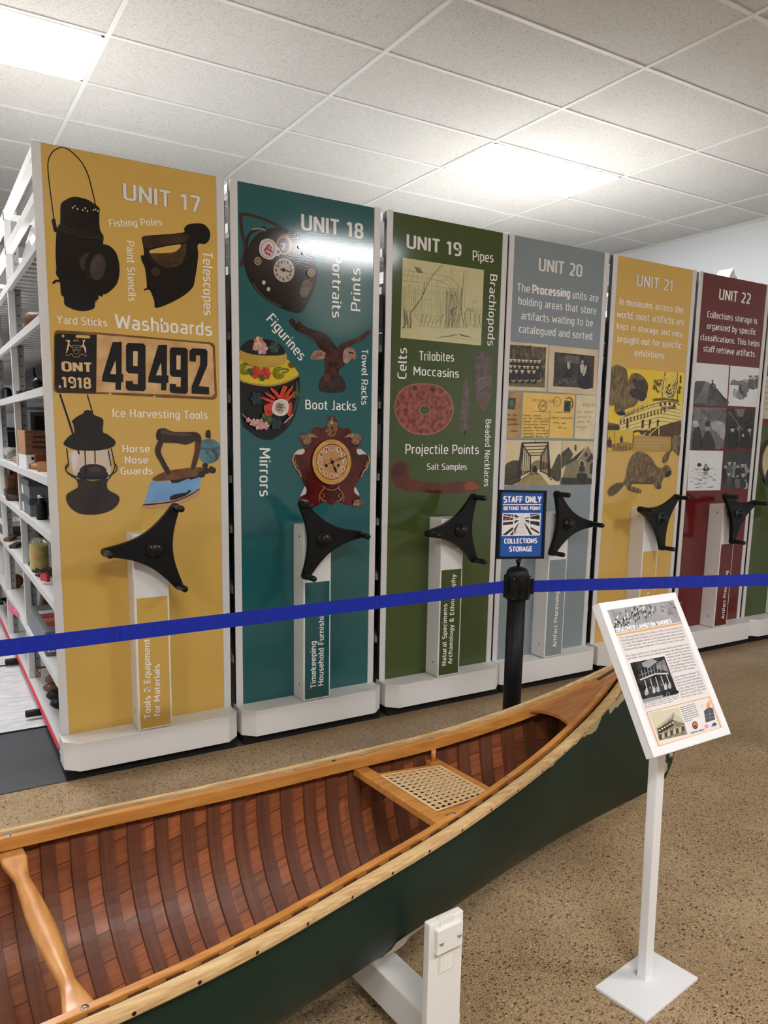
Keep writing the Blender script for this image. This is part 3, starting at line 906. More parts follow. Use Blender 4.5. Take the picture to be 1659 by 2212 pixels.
p.line([(250, 905), (300, 980), (380, 1050), (480, 1095)], 6, ink(110, 94, 82), 3)
p.curve([(650, 900), (690, 880), (725, 920), (700, 990), (665, 1020), (625, 1000)], ink(86, 70, 62, to=(120, 104, 92), sc=60))
p.ell((502, 802), 92, 104, ink(66, 54, 46), -8); p.ell((498, 802), 84, 97, ink(196, 184, 170), -8)
for k in range(12):
    a = math.radians(30 * (k + 1) - 90)
    s = str(k + 1)
    q = (495 + 62 * math.cos(a), 802 + 72 * math.sin(a))
    w_ = 9 * len(s)
    letters(p, panel_plane, Z, s, (q[0] - w_, q[1] + 11), (q[0] + w_, q[1] + 13), (q[0] - w_, q[1] - 11), BLK, .01, p.l + 1)
p.l += 2
p.line([(470, 790), (556, 820)], 9, BLK); p.line([(480, 795), (500, 803), (470, 800)], 8, BLK); p.ell((495, 800), 14, 16, BLK)
p.ell((500, 602), 72, 83, ink(150, 116, 62)); p.ell((498, 602), 58, 70, ink(178, 146, 84)); p.ell((496, 602), 48, 60, ink(22, 18, 17))
letters(p, panel_plane, Z, '7', (470, 640), (512, 645), (470, 585), ink(190, 180, 164), .04, p.l + 1); p.l += 2
p.curve([(295, 640), (310, 570), (360, 548), (410, 565), (440, 610), (462, 635), (470, 665), (455, 685), (430, 690), (400, 715), (360, 715), (315, 690)], ink(212, 204, 200))
RED = ink(156, 40, 52)
p.ring((366, 632), 54, 68, 4, RED, 8)
for a in ([(330, 640), (370, 590), (385, 600), (345, 655)], [(360, 620), (410, 650), (400, 665), (360, 640)], [(345, 650), (390, 672), (385, 690), (340, 668)], [(378, 600), (400, 620), (385, 640)]):
    p.poly(a, RED, up=False)
p.l += 1
p.ell((450, 655), 12, 14, ink(70, 56, 50))
for q, r, c1 in (((283, 730), 31, (150, 136, 112)), ((713, 823), 31, (170, 140, 92)), ((332, 903), 15, (206, 196, 184)), ((370, 957), 15, (206, 196, 184)), ((622, 613), 13, (206, 190, 180)), ((655, 665), 13, (160, 130, 84))):
    p.ell(q, r, r * 1.15, ink(*c1), up=False)
    if r > 20:
        p.l += 1; p.ell(q, 19, 22, ink(96, 82, 64)); p.ell(q, 12, 14, ink(186, 164, 124)); p.line([(q[0] - 8, q[1] + 10), (q[0] + 8, q[1] - 10)], 5, BLK); p.l -= 3
p.build('clock_picture', U[18][1], 'printed leather cased watchman clock with strap')
# covered urn
p = Pic(panel_plane, Z, 2)
p.curve([(146, 1690), (250, 1722), (390, 1735), (520, 1705), (612, 1655), (628, 1730), (615, 1880), (580, 2000), (520, 2090), (440, 2155), (370, 2178), (290, 2160), (210, 2100), (155, 2025)], ink(12, 10, 10), 3)
p.curve([(600, 1700), (620, 1760), (608, 1880), (570, 1990), (520, 2075), (550, 1990), (590, 1880)], ink(70, 68, 68))
p.poly(spline([(146, 1500), (180, 1560), (260, 1583), (380, 1588), (470, 1570), (508, 1518), (560, 1555), (600, 1610), (615, 1655), (520, 1704), (390, 1732), (250, 1720), (146, 1690)], 3), ink(222, 194, 40))
p.line([(146, 1692), (250, 1724), (390, 1735), (520, 1706), (614, 1658)], 15, ink(176, 138, 76), 3)
p.poly(spline([(148, 1445), (150, 1530), (250, 1578), (380, 1585), (505, 1558), (512, 1470), (400, 1490), (260, 1482)], 3), ink(184, 146, 52, to=(200, 164, 70), sc=8))
p.curve([(148, 1448), (165, 1405), (210, 1370), (280, 1357), (370, 1362), (450, 1390), (494, 1430), (504, 1482), (400, 1494), (250, 1484)], ink(24, 22, 22), 3)
def bloom(c, r, cols, n=7, rot=0, sq=1.15):
    for k in range(n):
        a = rot + 2 * PI * k / n
        p.ell((c[0] + r * .62 * math.cos(a), c[1] + r * .62 * sq * math.sin(a)), r * .5, r * .36 * sq, cols[k % len(cols)], math.degrees(a), 12, up=False)
    p.l += 1
    p.ell(c, r * .28, r * .3, cols[-1], n=10)
PINK = [ink(214, 168, 160), ink(198, 140, 134)]; REDS = [ink(206, 70, 44), ink(178, 46, 34)]; GRN = [ink(78, 98, 46), ink(56, 74, 44)]
DKG = [ink(40, 58, 56), ink(34, 46, 48)]
bloom((295, 1385), 40, [ink(196, 120, 70), ink(220, 190, 160)]); bloom((322, 1435), 44, PINK, 6); bloom((265, 1430), 22, PINK, 5); bloom((420, 1425), 40, [ink(50, 66, 60), ink(70, 84, 76)], 6)
bloom((270, 1630), 44, REDS); bloom((345, 1638), 44, REDS); bloom((225, 1620), 26, GRN, 5); bloom((320, 1675), 22, GRN, 5)
GRL = ink(92, 104, 40)
for c, sgn in (((455, 1632), 1), ((180, 1600), -1)):
    for r in (44, 28, 12):
        p.ring(c, r, r, 9, GRL, 0, 20, 300)
p.line([(470, 1600), (530, 1605), (520, 1625), (480, 1632)], 10, GRL, 3)
p.curve([(532, 1555), (560, 1550), (578, 1585), (545, 1590)], ink(96, 78, 40))
bloom((270, 1840), 46, DKG, 6); bloom((590, 1810), 34, GRN, 5); bloom((350, 2010), 48, GRN, 6); bloom((430, 2040), 46, DKG, 6)
for a in ([(450, 1850), (380, 1760), (410, 1765), (470, 1830)], [(455, 1845), (480, 1745), (520, 1752), (480, 1830)], [(470, 1850), (560, 1735), (560, 1765), (500, 1860)], [(440, 1870), (320, 1830), (330, 1850), (420, 1890)],
          [(500, 1850), (580, 1790), (570, 1815), (520, 1870)], [(420, 1880), (330, 1900), (360, 1985), (430, 1940)], [(540, 1870), (560, 1900), (545, 1980), (515, 1960)], [(420, 1830), (340, 1790), (350, 1810), (410, 1850)]):
    p.curve(a, REDS[0], 3, up=False)
p.l += 1
for a in ([(450, 1852), (400, 1785), (440, 1820)], [(400, 1950), (350, 1930), (380, 1985)], [(480, 1850), (530, 1790), (500, 1850)]):
    p.curve(a, REDS[1], 3, up=False)
p.l += 1
WHT = ink(226, 216, 200)
p.curve([(400, 1900), (420, 1860), (480, 1845), (525, 1870), (530, 1930), (500, 1975), (440, 1980), (400, 1950)], WHT)
for k in range(6):
    for r in (20, 36, 52):
        a = k * 1.05 + r
        p.ring((466 + r * .55 * math.cos(a), 1912 + r * .6 * math.sin(a)), 18, 22, 3, ink(120, 96, 80), 30 * k, 0, 200, 8)
bloom((290, 2050), 40, PINK, 6); bloom((240, 2035), 28, PINK, 5); bloom((340, 2062), 28, PINK, 5); bloom((200, 2015), 18, PINK, 5)
p.line([(150, 1965), (190, 2005), (240, 2030)], 5, PINK[0], 3)
p.line([(560, 1970), (520, 2010), (490, 2040)], 9, PINK[0], 3)
p.build('urn_picture', U[18][1], 'printed black and yellow flowered urn')
# eagle
p = Pic(panel_plane, Z, 2)
E1 = ink(34, 18, 17, to=(60, 30, 26), sc=30); E2 = ink(88, 44, 34, to=(46, 25, 22), sc=40)
p.curve([(718, 1520), (735, 1470), (760, 1452), (830, 1455), (850, 1500), (800, 1522)], ink(184, 142, 128, to=(150, 104, 92), sc=30))
for k in range(4):
    p.line([(725 + 8 * k, 1518 - 16 * k), (810, 1490 - 5 * k)], 4, ink(120, 80, 70))
p.curve([(540, 1215), (565, 1188), (588, 1212), (596, 1240), (622, 1214), (640, 1232), (652, 1244), (720, 1278), (790, 1296), (830, 1312), (870, 1350), (905, 1400), (940, 1450), (970, 1510), (940, 1540), (880, 1500), (820, 1460), (780, 1420), (745, 1360), (700, 1330), (640, 1310), (600, 1290), (575, 1265), (552, 1245)], E1, 3)
p.curve([(935, 1440), (960, 1400), (1010, 1376), (1090, 1350), (1155, 1305), (1200, 1288), (1192, 1320), (1140, 1365), (1080, 1392), (1040, 1412), (1000, 1450), (950, 1470)], E2, 3)
p.curve([(830, 1490), (880, 1450), (950, 1450), (1005, 1500), (1000, 1560), (945, 1610), (950, 1690), (900, 1720), (835, 1690), (832, 1590)], E2, 3)
p.curve([(785, 1710), (815, 1660), (870, 1680), (940, 1650), (985, 1690), (1000, 1740), (980, 1785), (900, 1797), (830, 1790), (788, 1770)], ink(40, 26, 26, to=(66, 46, 44), sc=26), 3)
p.curve([(820, 1690), (840, 1640), (870, 1660), (865, 1710)], ink(96, 48, 34))
p.curve([(975, 1510), (985, 1450), (1015, 1428), (1055, 1435), (1078, 1470), (1072, 1500), (1040, 1525), (1010, 1555), (985, 1550)], ink(150, 116, 100, to=(178, 146, 128), sc=30), 3)
p.curve([(1045, 1500), (1075, 1478), (1080, 1510), (1070, 1528), (1055, 1515)], ink(196, 110, 50))
p.line([(1022, 1468), (1062, 1475)], 12, ink(30, 22, 22))
rs = random.Random(4)
for k in range(26):
    t = k / 26
    a = (600 + 330 * t, 1240 + 210 * t + 10 * rs.random()); p.line([a, (a[0] + 20, a[1] + 50)], 4, ink(96, 52, 42), up=False)
p.build('eagle_picture', U[18][1], 'printed bronze eagle statuette')
# mantel clock
Zk = (600, 870, 6.9125)
p = Pic(panel_plane, Zk, 2)
CL = ink(70, 26, 22, to=(104, 30, 26), sc=13)
for a in ([(228, 775), (300, 705), (385, 685), (405, 720), (395, 790)], [(1180, 690), (1240, 690), (1325, 765), (1250, 800), (1180, 770)], [(330, 1400), (400, 1250), (430, 1270), (425, 1360)], [(1140, 1260), (1165, 1265), (1220, 1370), (1200, 1400), (1140, 1350)]):
    p.poly(a, ink(216, 200, 188), up=False)
p.l += 1
p.poly(spline([(810, 196), (860, 215), (888, 280), (895, 330), (950, 385), (1045, 372), (1090, 410), (1115, 465), (1190, 470), (1235, 500), (1245, 570), (1215, 640), (1180, 680), (1180, 740), (1215, 780), (1270, 765), (1310, 775), (1335, 840), (1330, 940), (1290, 1010),
               (1240, 1110), (1190, 1190), (1140, 1270), (1145, 1340), (1210, 1395), (1225, 1450), (1190, 1510), (1100, 1520), (1000, 1528), (930, 1490), (860, 1482), (830, 1520), (790, 1527), (750, 1510), (715, 1480), (650, 1500), (580, 1545), (480, 1550), (360, 1510), (310, 1470), (340, 1405), (410, 1370), (430, 1300),
               (400, 1230), (360, 1150), (310, 1070), (260, 1000), (225, 930), (212, 850), (235, 775), (290, 770), (350, 775), (400, 740), (400, 690), (350, 600), (320, 520), (335, 460), (420, 448), (495, 440), (520, 385), (580, 358), (670, 378), (715, 350), (735, 280), (765, 215)], 2), CL)
GO = ink(150, 118, 78, to=(96, 72, 46), sc=60); GO2 = ink(186, 158, 116)
def scroll(pts, w=16):
    p.line(pts, w, GO, 4); p.line(pts, w * .35, GO2, 4)
p.curve([(780, 250), (800, 205), (835, 225), (830, 270), (880, 300), (885, 380), (860, 470), (810, 510), (760, 490), (735, 500), (745, 450), (705, 430), (740, 380), (740, 310)], GO)
p.ell((815, 400), 42, 78, CL); scroll([(760, 470), (800, 440), (780, 380), (820, 340), (850, 380), (820, 420)], 14); p.ell((805, 300), 22, 26, GO2)
for sx in (1, -1):
    X = lambda x: x if sx == 1 else 1580 - x
    p.curve([(X(335), 520), (X(345), 480), (X(420), 460), (X(500), 455), (X(560), 480), (X(602), 522), (X(560), 515), (X(500), 520), (X(495), 580), (X(450), 620), (X(420), 680), (X(395), 660), (X(375), 600)], GO)
    scroll([(X(370), 520), (X(420), 490), (X(480), 500), (X(460), 560), (X(400), 560), (X(405), 640)], 12)
    for k in range(4):
        p.line([(X(470 + 22 * k), 470 + 6 * k), (X(500 + 26 * k), 515)], 7, GO2, up=False)
    p.ell((X(410), 640), 22, 24, ink(40, 24, 20))
    scroll([(X(250), 770), (X(220), 850), (X(245), 920), (X(270), 985), (X(310), 1020), (X(345), 1105)], 30)
    scroll([(X(255), 860), (X(270), 920), (X(300), 960)], 14)
    scroll([(X(660), 1245), (X(690), 1270), (X(640), 1330), (X(620), 1390), (X(660), 1450), (X(720), 1470)], 18)
    scroll([(X(680), 1250), (X(730), 1290), (X(795), 1305)], 14)
    scroll([(X(660), 1350), (X(690), 1390), (X(660), 1420)], 12)
    scroll([(X(600), 1400), (X(620), 1475)], 10)
    p.curve([(X(390), 1440), (X(330), 1455), (X(310), 1480), (X(360), 1530), (X(420), 1545), (X(470), 1530), (X(460), 1490), (X(420), 1470)], GO)
    p.ring((X(420), 1490), 34, 36, 10, GO2, 0, 30, 330)
p.ell((790, 883), 292, 338, ink(150, 128, 92)); p.ell((790, 883), 284, 330, ink(206, 152, 66, to=(222, 174, 92), sc=30)); p.ell((790, 880), 236, 268, ink(80, 34, 28)); p.ell((788, 882), 226, 256, ink(210, 158, 104, to=(196, 140, 86), sc=36))
for k in range(60):
    a = 2 * PI * k / 60
    p.line([(790 + 250 * math.cos(a), 883 + 290 * math.sin(a)), (790 + 272 * math.cos(a), 883 + 314 * math.sin(a))], 5, ink(150, 104, 44), up=False)
for k in range(12):
    a = math.radians(30 * (k + 1) - 90)
    q = (795 + 186 * math.cos(a), 880 + 212 * math.sin(a))
    p.ell(q, 36, 42, ink(220, 184, 156), up=False)
    w_ = 13 * len(str(k + 1))
    letters(p, panel_plane, Zk, str(k + 1), (q[0] - w_, q[1] + 22), (q[0] + w_, q[1] + 24), (q[0] - w_, q[1] - 24), ink(60, 34, 36), .02, p.l + 1)
p.l += 2
for r in (60, 90, 120):
    p.ring((790, 880), r, r * 1.15, 5, ink(168, 116, 66))
p.ell((706, 935), 22, 25, BLK); p.ell((884, 934), 20, 23, BLK)
p.line([(740, 910), (800, 882), (900, 840), (1005, 795)], 9, BLK); p.line([(770, 830), (795, 890), (830, 980)], 12, BLK); p.curve([(812, 950), (850, 970), (860, 1050), (825, 1005)], BLK); p.ell((796, 885), 24, 28, BLK)
p.line([(905, 820), (945, 835)], 8, BLK); p.line([(760, 760), (800, 770), (790, 800)], 5, ink(150, 100, 56))
p.build('clock_picture', U[18][1], 'printed dark red mantel clock with gilt scrolls')
# ---------------------------------------------- unit 19
Z = (800, 430, 3.403); Z6 = (800, 980, 3.813)
T(19, Z, 'UNIT 19', (265, 358), (667, 421), (265, 258), CREAM_INK, .014)
T(19, Z, 'Pipes', (752, 452), (905, 467), (752, 378))
T(19, Z, 'Brachiopods', (880, 550), (860, 1078), (933, 548))
T(19, Z, 'Celts', (264, 1322), (268, 1095), (199, 1322))
T(19, Z, 'Trilobites', (360, 1185), (614, 1195), (358, 1117))
T(19, Z, 'Moccasins', (316, 1293), (650, 1314), (316, 1228))
T(19, Z, 'Projectile Points', (256, 1872), (797, 1874), (256, 1802))
T(19, Z, 'Salt Samples', (415, 1990), (709, 1990), (415, 1943))
T(19, Z, 'Beaded Necklaces', (847, 1620), (834, 2115), (888, 1620))
label_words(19, Z6, 'Natural Specimens', (622, 1743), (632, 1235), (588, 1743))
label_words(19, Z6, 'Archaeology & Ethnography', (670, 1732), (701, 990), (637, 1732))
# pencil sketch of a bark hut
p = Pic(panel_plane, Z, 2)
p.poly([(238, 430), (835, 522), (813, 1077), (221, 1020)], ink(206, 198, 148, to=(214, 208, 164), sc=3))
PEN = ink(150, 144, 116); PEN2 = ink(112, 106, 90)
rs = random.Random(19)
def sk(a, w=3, m=PEN):
    p.line([(x + rs.uniform(-2, 2), y + rs.uniform(-2, 2)) for x, y in a], w * .8, m, 3, up=False)
sk([(240, 520), (400, 545), (580, 575), (665, 655)], 4); sk([(240, 555), (330, 570), (520, 605), (600, 660)], 4); sk([(240, 600), (360, 615), (480, 640), (560, 655), (670, 655)], 4)
sk([(580, 575), (520, 605), (490, 640)], 3); sk([(585, 580), (650, 650)], 3); sk([(560, 590), (620, 660)], 3)
for k in range(9):
    x = 250 + 36 * k; sk([(x, 522 + k * 7), (x - 12, 560 + k * 5), (x - 16, 610 + k * 3)], 3)
for k in range(30):
    x = 240 + 13.6 * k + rs.uniform(-4, 4)
    sk([(x, 605 + k * 2 + rs.uniform(0, 40)), (x - 4, 760), (x - 8, rs.uniform(850, 940))], rs.choice((2, 3)), rs.choice((PEN, PEN2)))
for y in (690, 780, 860, 900):
    for k in range(7):
        x = 238 + 50 * k; sk([(x, y - 10 + rs.uniform(-8, 8)), (x + 26, y + rs.uniform(-6, 10)), (x + 44, y + 4)], 2.5)
for k in range(12):
    x = 560 + 9 * k; sk([(x, 660 + rs.uniform(0, 20)), (x - 4, 800), (x - 6, 945)], rs.choice((2.5, 3.5)), PEN2)
sk([(530, 482), (470, 545), (420, 630), (380, 720), (300, 830)], 6, PEN2); sk([(400, 600), (380, 720), (290, 850)], 4, PEN2); sk([(470, 545), (520, 520), (530, 485)], 3)
sk([(300, 830), (240, 800)], 3); sk([(370, 740), (440, 735)], 3); sk([(350, 770), (300, 720)], 3)
p.poly([(320, 495), (365, 508), (388, 545), (345, 540)], ink(132, 124, 96), up=False)
sk([(690, 520), (680, 650), (668, 850)], 5, PEN2); sk([(715, 520), (700, 640), (690, 800)], 3); sk([(600, 500), (605, 560), (615, 590)], 3); sk([(590, 500), (600, 540)], 3)
sk([(670, 660), (665, 800), (690, 930)], 6, PEN2); sk([(640, 800), (600, 810), (598, 850)], 8, PEN2); sk([(610, 810), (600, 930)], 6, PEN2); sk([(585, 720), (600, 700), (590, 760)], 5, PEN2); sk([(620, 680), (640, 760), (630, 800)], 5, PEN2)
for k in range(14):
    x = 690 + 9.5 * k; sk([(x, rs.uniform(800, 850)), (x + rs.uniform(-14, 14), 880), (x + rs.uniform(-18, 18), 945)], 3, rs.choice((PEN, PEN2)))
for k in range(8):
    sk([(700 + 16 * k, 800 + rs.uniform(-5, 5)), (712 + 16 * k, 806), (708 + 16 * k, 830)], 4, PEN)
sk([(750, 830), (760, 760), (790, 710)], 3); sk([(760, 770), (735, 725)], 3); sk([(760, 770), (800, 745)], 3)
for k in range(16):
    x = 232 + rs.uniform(0, 60); sk([(x, rs.uniform(800, 880)), (x + 10, 900), (x + rs.uniform(-10, 20), 950)], 4, PEN2)
for k in range(10):
    x = 360 + 30 * k; sk([(x, 940), (x + 10, 900), (x + 26, rs.uniform(820, 900))], 4, PEN2)
for k in range(12):
    a = PI * (k / 11); sk([(640 + 20 * math.cos(a), 1000 - 6 * math.sin(a)), (640 + rs.uniform(70, 150) * math.cos(a), 1005 - rs.uniform(5, 24) * math.sin(a) + 12)], 4, PEN2)
sk([(480, 1028), (560, 1010), (700, 1030), (800, 1035)], 3); sk([(230, 905), (330, 930), (480, 945), (700, 945)], 2)
p.build('sketch_picture', U[19][1], 'printed pencil sketch of a bark covered longhouse')
# stone disc
p = Pic(panel_plane, Z, 2)
p.curve([(178, 1500), (215, 1410), (300, 1362), (400, 1355), (500, 1370), (575, 1430), (612, 1520), (605, 1600), (550, 1680), (470, 1725), (390, 1735), (290, 1715), (215, 1650), (180, 1570)], ink(170, 112, 96), 3)
p.curve([(184, 1502), (220, 1416), (303, 1370), (400, 1362), (496, 1377), (568, 1435), (604, 1520), (597, 1596), (544, 1673), (467, 1717), (390, 1726), (294, 1706), (222, 1644), (187, 1568)], ink(116, 48, 44, to=(166, 98, 84), sc=42), 3)
p.ell((400, 1549), 42, 39, ink(176, 118, 98)); p.ell((400, 1549), 36, 33, ink(*GREEN)); p.ell((328, 1388), 15, 13, ink(60, 60, 36)); p.ell((455, 1400), 14, 15, ink(50, 50, 32))
p.build('stone_disc_picture', U[19][1], 'printed red stone disc with a centre hole')
STN = ink(88, 76, 70, to=(112, 98, 92), sc=34)
p = Pic(panel_plane, Z, 2)
p.curve([(703, 1308), (722, 1360), (730, 1440), (730, 1520), (724, 1600), (722, 1690), (715, 1720), (698, 1744), (680, 1736), (676, 1700), (658, 1690), (664, 1610), (668, 1500), (680, 1390)], STN, 3)
p.line([(703, 1320), (706, 1450), (698, 1600), (694, 1720)], 5, ink(120, 106, 98), 3)
p.curve([(690, 1705), (708, 1700), (700, 1738), (690, 1735)], ink(36, 34, 28))
p.build('stone_point_picture', U[19][1], 'printed narrow stone point')
p = Pic(panel_plane, Z, 2)
p.poly(spline([(812, 1128), (855, 1128), (860, 1158), (888, 1162), (890, 1300), (888, 1420), (862, 1520), (838, 1558), (800, 1520), (774, 1440), (766, 1310), (772, 1162), (806, 1158)], 2), STN)
p.curve([(790, 1490), (830, 1460), (870, 1480), (850, 1540), (838, 1556)], ink(120, 84, 60, to=(104, 78, 62), sc=50))
p.curve([(780, 1330), (850, 1310), (845, 1380), (800, 1420)], ink(108, 98, 96))
p.line([(785, 1335), (850, 1305)], 5, ink(130, 120, 114)); p.line([(800, 1420), (860, 1380)], 5, ink(70, 60, 56))
p.build('stone_point_picture', U[19][1], 'printed wide stemmed stone point')
p = Pic(panel_plane, Z, 2)
p.curve([(152, 2030), (160, 1968), (185, 1932), (222, 1926), (264, 1944), (285, 1985), (280, 2028), (310, 2060), (400, 2080), (550, 2086), (765, 2070), (795, 2100), (810, 2132), (780, 2148), (560, 2166), (400, 2156), (260, 2142), (185, 2110)], ink(112, 52, 34, to=(88, 38, 26), sc=9), 4)
p.curve([(165, 1990), (195, 1945), (245, 1945), (270, 1990), (230, 2040), (180, 2035)], ink(84, 38, 28, to=(66, 30, 24), sc=14))
p.curve([(700, 2085), (760, 2076), (795, 2110), (800, 2130), (700, 2140)], ink(140, 74, 48))
for a in ([(390, 2100), (440, 2120), (400, 2150)], [(430, 2100), (470, 2130)], [(500, 2100), (540, 2120), (510, 2145)]):
    p.line(a, 4, ink(80, 34, 26), 3, up=False)
p.build('pipe_picture', U[19][1], 'printed red stone pipe')

# ---------------------------------------------- unit 20
Z = (1060, 490, 3.748); ZL = (1050, 1030, 4.174)
T(20, Z, 'UNIT 20', (387, 353), (738, 406), (387, 252), CREAM_INK, .010)
T(20, Z, 'The', (212, 520), (318, 533), (212, 455)); T(20, Z, 'Processing', (335, 538), (642, 572), (337, 470), bold=.03); T(20, Z, 'units are', (660, 578), (870, 610), (662, 512))
T(20, Z, 'holding areas that store', (222, 628), (853, 710), (222, 563))
T(20, Z, 'artifacts waiting to be', (245, 748), (825, 808), (247, 684))
T(20, Z, 'catalogued and sorted.', (228, 855), (830, 916), (230, 792))
label_words(20, ZL, 'Artifact Processing', (630, 1530), (656, 1030), (599, 1530))
CARD = ink(228, 212, 170, to=(214, 194, 150), sc=9); SEP = ink(176, 158, 112); SEPD = ink(46, 40, 28, to=(92, 80, 54), sc=60)
KH = ink(34, 30, 24)
def person(p, x, y, h, body, head, hat=None):
    p.curve([(x - .16 * h, y), (x - .2 * h, y - .45 * h), (x - .12 * h, y - .68 * h), (x + .12 * h, y - .68 * h), (x + .2 * h, y - .45 * h), (x + .16 * h, y)], body, 2, up=False)
    p.l += .5
    p.ell((x, y - .8 * h), .085 * h, .11 * h, head, n=10, up=False)
    if hat is not None:
        p.l += .5
        p.ell((x, y - .9 * h), .15 * h, .05 * h, hat, n=10, up=False)
        p.l -= .5
    p.l -= .5
# group of children in white hats
p = Pic(panel_plane, Z, 2)
p.poly([(147, 928), (467, 955), (450, 1334), (133, 1321)], CARD)
p.poly([(147, 952), (449, 976), (436, 1302), (136, 1290)], ink(48, 42, 28, to=(120, 106, 70), sc=34))
p.poly([(140, 1210), (440, 1225), (436, 1302), (136, 1290)], ink(120, 106, 70, to=(96, 84, 56), sc=60))
p.poly([(148, 1110), (400, 1120), (395, 1250), (142, 1235)], ink(32, 28, 22))
rs = random.Random(20)
for x in (160, 205, 262, 320): p.line([(x, 960), (x + 3, 1080)], 14, ink(64, 54, 36), up=False)
for r_, (y, n, h) in enumerate(((1165, 8, 100), (1215, 7, 100), (1262, 5, 110))):
    for k in range(n):
        p.l = 6 + r_ * 2
        person(p, 160 + (260 - r_ * 12) / n * k + rs.uniform(-4, 4), y + k * 1.5, h, KH, ink(190, 172, 136), ink(226, 216, 190))
p.l = 12
for k in range(5): p.line([(165 + 52 * k, 1240), (180 + 52 * k, 1252), (198 + 52 * k, 1238)], 8, ink(206, 190, 150), up=False)
p.build('photograph_picture', U[20][1], 'printed sepia group of people in white hats')
p = Pic(panel_plane, Z, 2)
p.poly([(474, 958), (873, 998), (857, 1364), (462, 1336)], ink(228, 206, 172, to=(216, 190, 154), sc=8))
p.poly([(517, 1013), (840, 1046), (828, 1308), (505, 1290)], ink(40, 36, 32, to=(62, 56, 50), sc=22))
p.poly([(600, 1040), (720, 1050), (716, 1110), (596, 1095)], ink(92, 86, 76, to=(116, 108, 96), sc=40)); p.poly([(540, 1060), (592, 1050), (590, 1100), (540, 1095)], ink(72, 66, 58))
p.curve([(600, 1260), (605, 1140), (625, 1095), (648, 1140), (650, 1240)], ink(22, 20, 18)); p.curve([(616, 1100), (636, 1095), (640, 1140), (622, 1150)], ink(190, 180, 160))
p.curve([(715, 1250), (720, 1160), (738, 1090), (760, 1150), (765, 1260)], ink(58, 52, 46)); p.ell((740, 1095), 12, 16, ink(176, 160, 140)); p.curve([(722, 1120), (752, 1118), (748, 1180), (728, 1178)], ink(206, 198, 180))
p.curve([(720, 1300), (735, 1200), (765, 1130), (800, 1160), (810, 1300)], ink(18, 16, 15)); p.curve([(740, 1200), (762, 1125), (776, 1135), (758, 1200)], ink(196, 186, 168))
p.curve([(515, 1260), (560, 1225), (650, 1225), (700, 1245), (690, 1292), (520, 1285)], ink(80, 74, 62, to=(40, 36, 30), sc=50))
rs = random.Random(21)
for k in range(16): p.ell((530 + 10 * k, 1250 + rs.uniform(-14, 26)), 8, 6, rs.choice((ink(120, 112, 96), ink(30, 28, 24), ink(96, 90, 76))), n=8, up=False)
p.build('photograph_picture', U[20][1], 'printed dark photograph of three people at a table')
# postcards
SCRIPT = ink(96, 78, 46); SCRIPT2 = ink(132, 112, 72)
def scribble(p, x0, y0, x1, y1, m, w=4, seed=0, amp=9):
    rs = random.Random(seed)
    pts = []
    n = max(6, int(abs(x1 - x0) / 9))
    for k in range(n + 1):
        t = k / n
        if rs.random() < .16 and len(pts) > 3:
            p.line(pts, w, m, 2, up=False); pts = []
            continue
        pts.append((x0 + (x1 - x0) * t, y0 + (y1 - y0) * t + (amp if k % 2 else -amp) * rs.uniform(.3, 1)))
    if len(pts) > 2: p.line(pts, w, m, 2, up=False)
p = Pic(panel_plane, Z, 2)
p.poly([(145, 1338), (250, 1341), (234, 1709), (118, 1703)], ink(196, 156, 92, to=(170, 124, 66), sc=10))
p.poly([(146, 1380), (206, 1386), (194, 1482), (133, 1474)], ink(58, 80, 56)); p.ell((168, 1430), 22, 32, ink(92, 108, 78)); p.ring((168, 1430), 22, 32, 4, ink(34, 50, 40))
for k, (a, c) in enumerate((((130, 1520), (210, 1525)), ((124, 1560), (232, 1562)), ((122, 1600), (225, 1598)), ((160, 1650), (215, 1655)))): scribble(p, *a, *c, ink(34, 28, 20), 5, k + 1)
p.build('postcard_picture', U[20][1], 'printed brown card with a green stamp')
p = Pic(panel_plane, Z, 2)
p.poly([(263, 1340), (683, 1360), (665, 1712), (248, 1707)], ink(246, 206, 104, to=(238, 194, 92), sc=5))
letters(p, panel_plane, Z, 'POST CARD', (336, 1418), (535, 1428), (336, 1392), ink(170, 128, 58), 0, 4); p.l = 4
p.ring((420, 1450), 34, 44, 4, BLK); p.ring((420, 1450), 24, 32, 3, ink(90, 70, 40)); p.ring((535, 1415), 30, 38, 4, ink(120, 90, 46)); p.line([(400, 1440), (440, 1455)], 4, BLK); p.line([(410, 1465), (436, 1430)], 4, BLK)
p.poly([(597, 1405), (647, 1410), (640, 1498), (590, 1494)], ink(66, 84, 58))
for k in range(7): p.line([(596 + 8 * k, 1415), (602 + 6 * k, 1450), (594 + 8 * k, 1490)], 5, BLK, 2, up=False)
p.ring((632, 1430), 30, 48, 7, BLK, 0, 230, 420)
p.line([(332, 1493), (470, 1500)], 3, SCRIPT); p.line([(478, 1480), (470, 1700)], 2.5, SCRIPT); p.line([(520, 1500), (640, 1503)], 3, SCRIPT)
for k in range(8): scribble(p, 262, 1525 + 25 * k, 465 - (60 if k in (0,) else 0), 1530 + 24 * k, SCRIPT, 4, 30 + k)
scribble(p, 490, 1545, 660, 1552, SCRIPT, 4, 41); scribble(p, 505, 1585, 615, 1592, SCRIPT, 4, 42); scribble(p, 545, 1625, 610, 1630, SCRIPT, 4, 43)
p.build('postcard_picture', U[20][1], 'printed yellow post card with writing')
p = Pic(panel_plane, Z, 2)
p.poly([(693, 1362), (855, 1366), (838, 1719), (677, 1713)], ink(236, 222, 182, to=(224, 206, 164), sc=8))
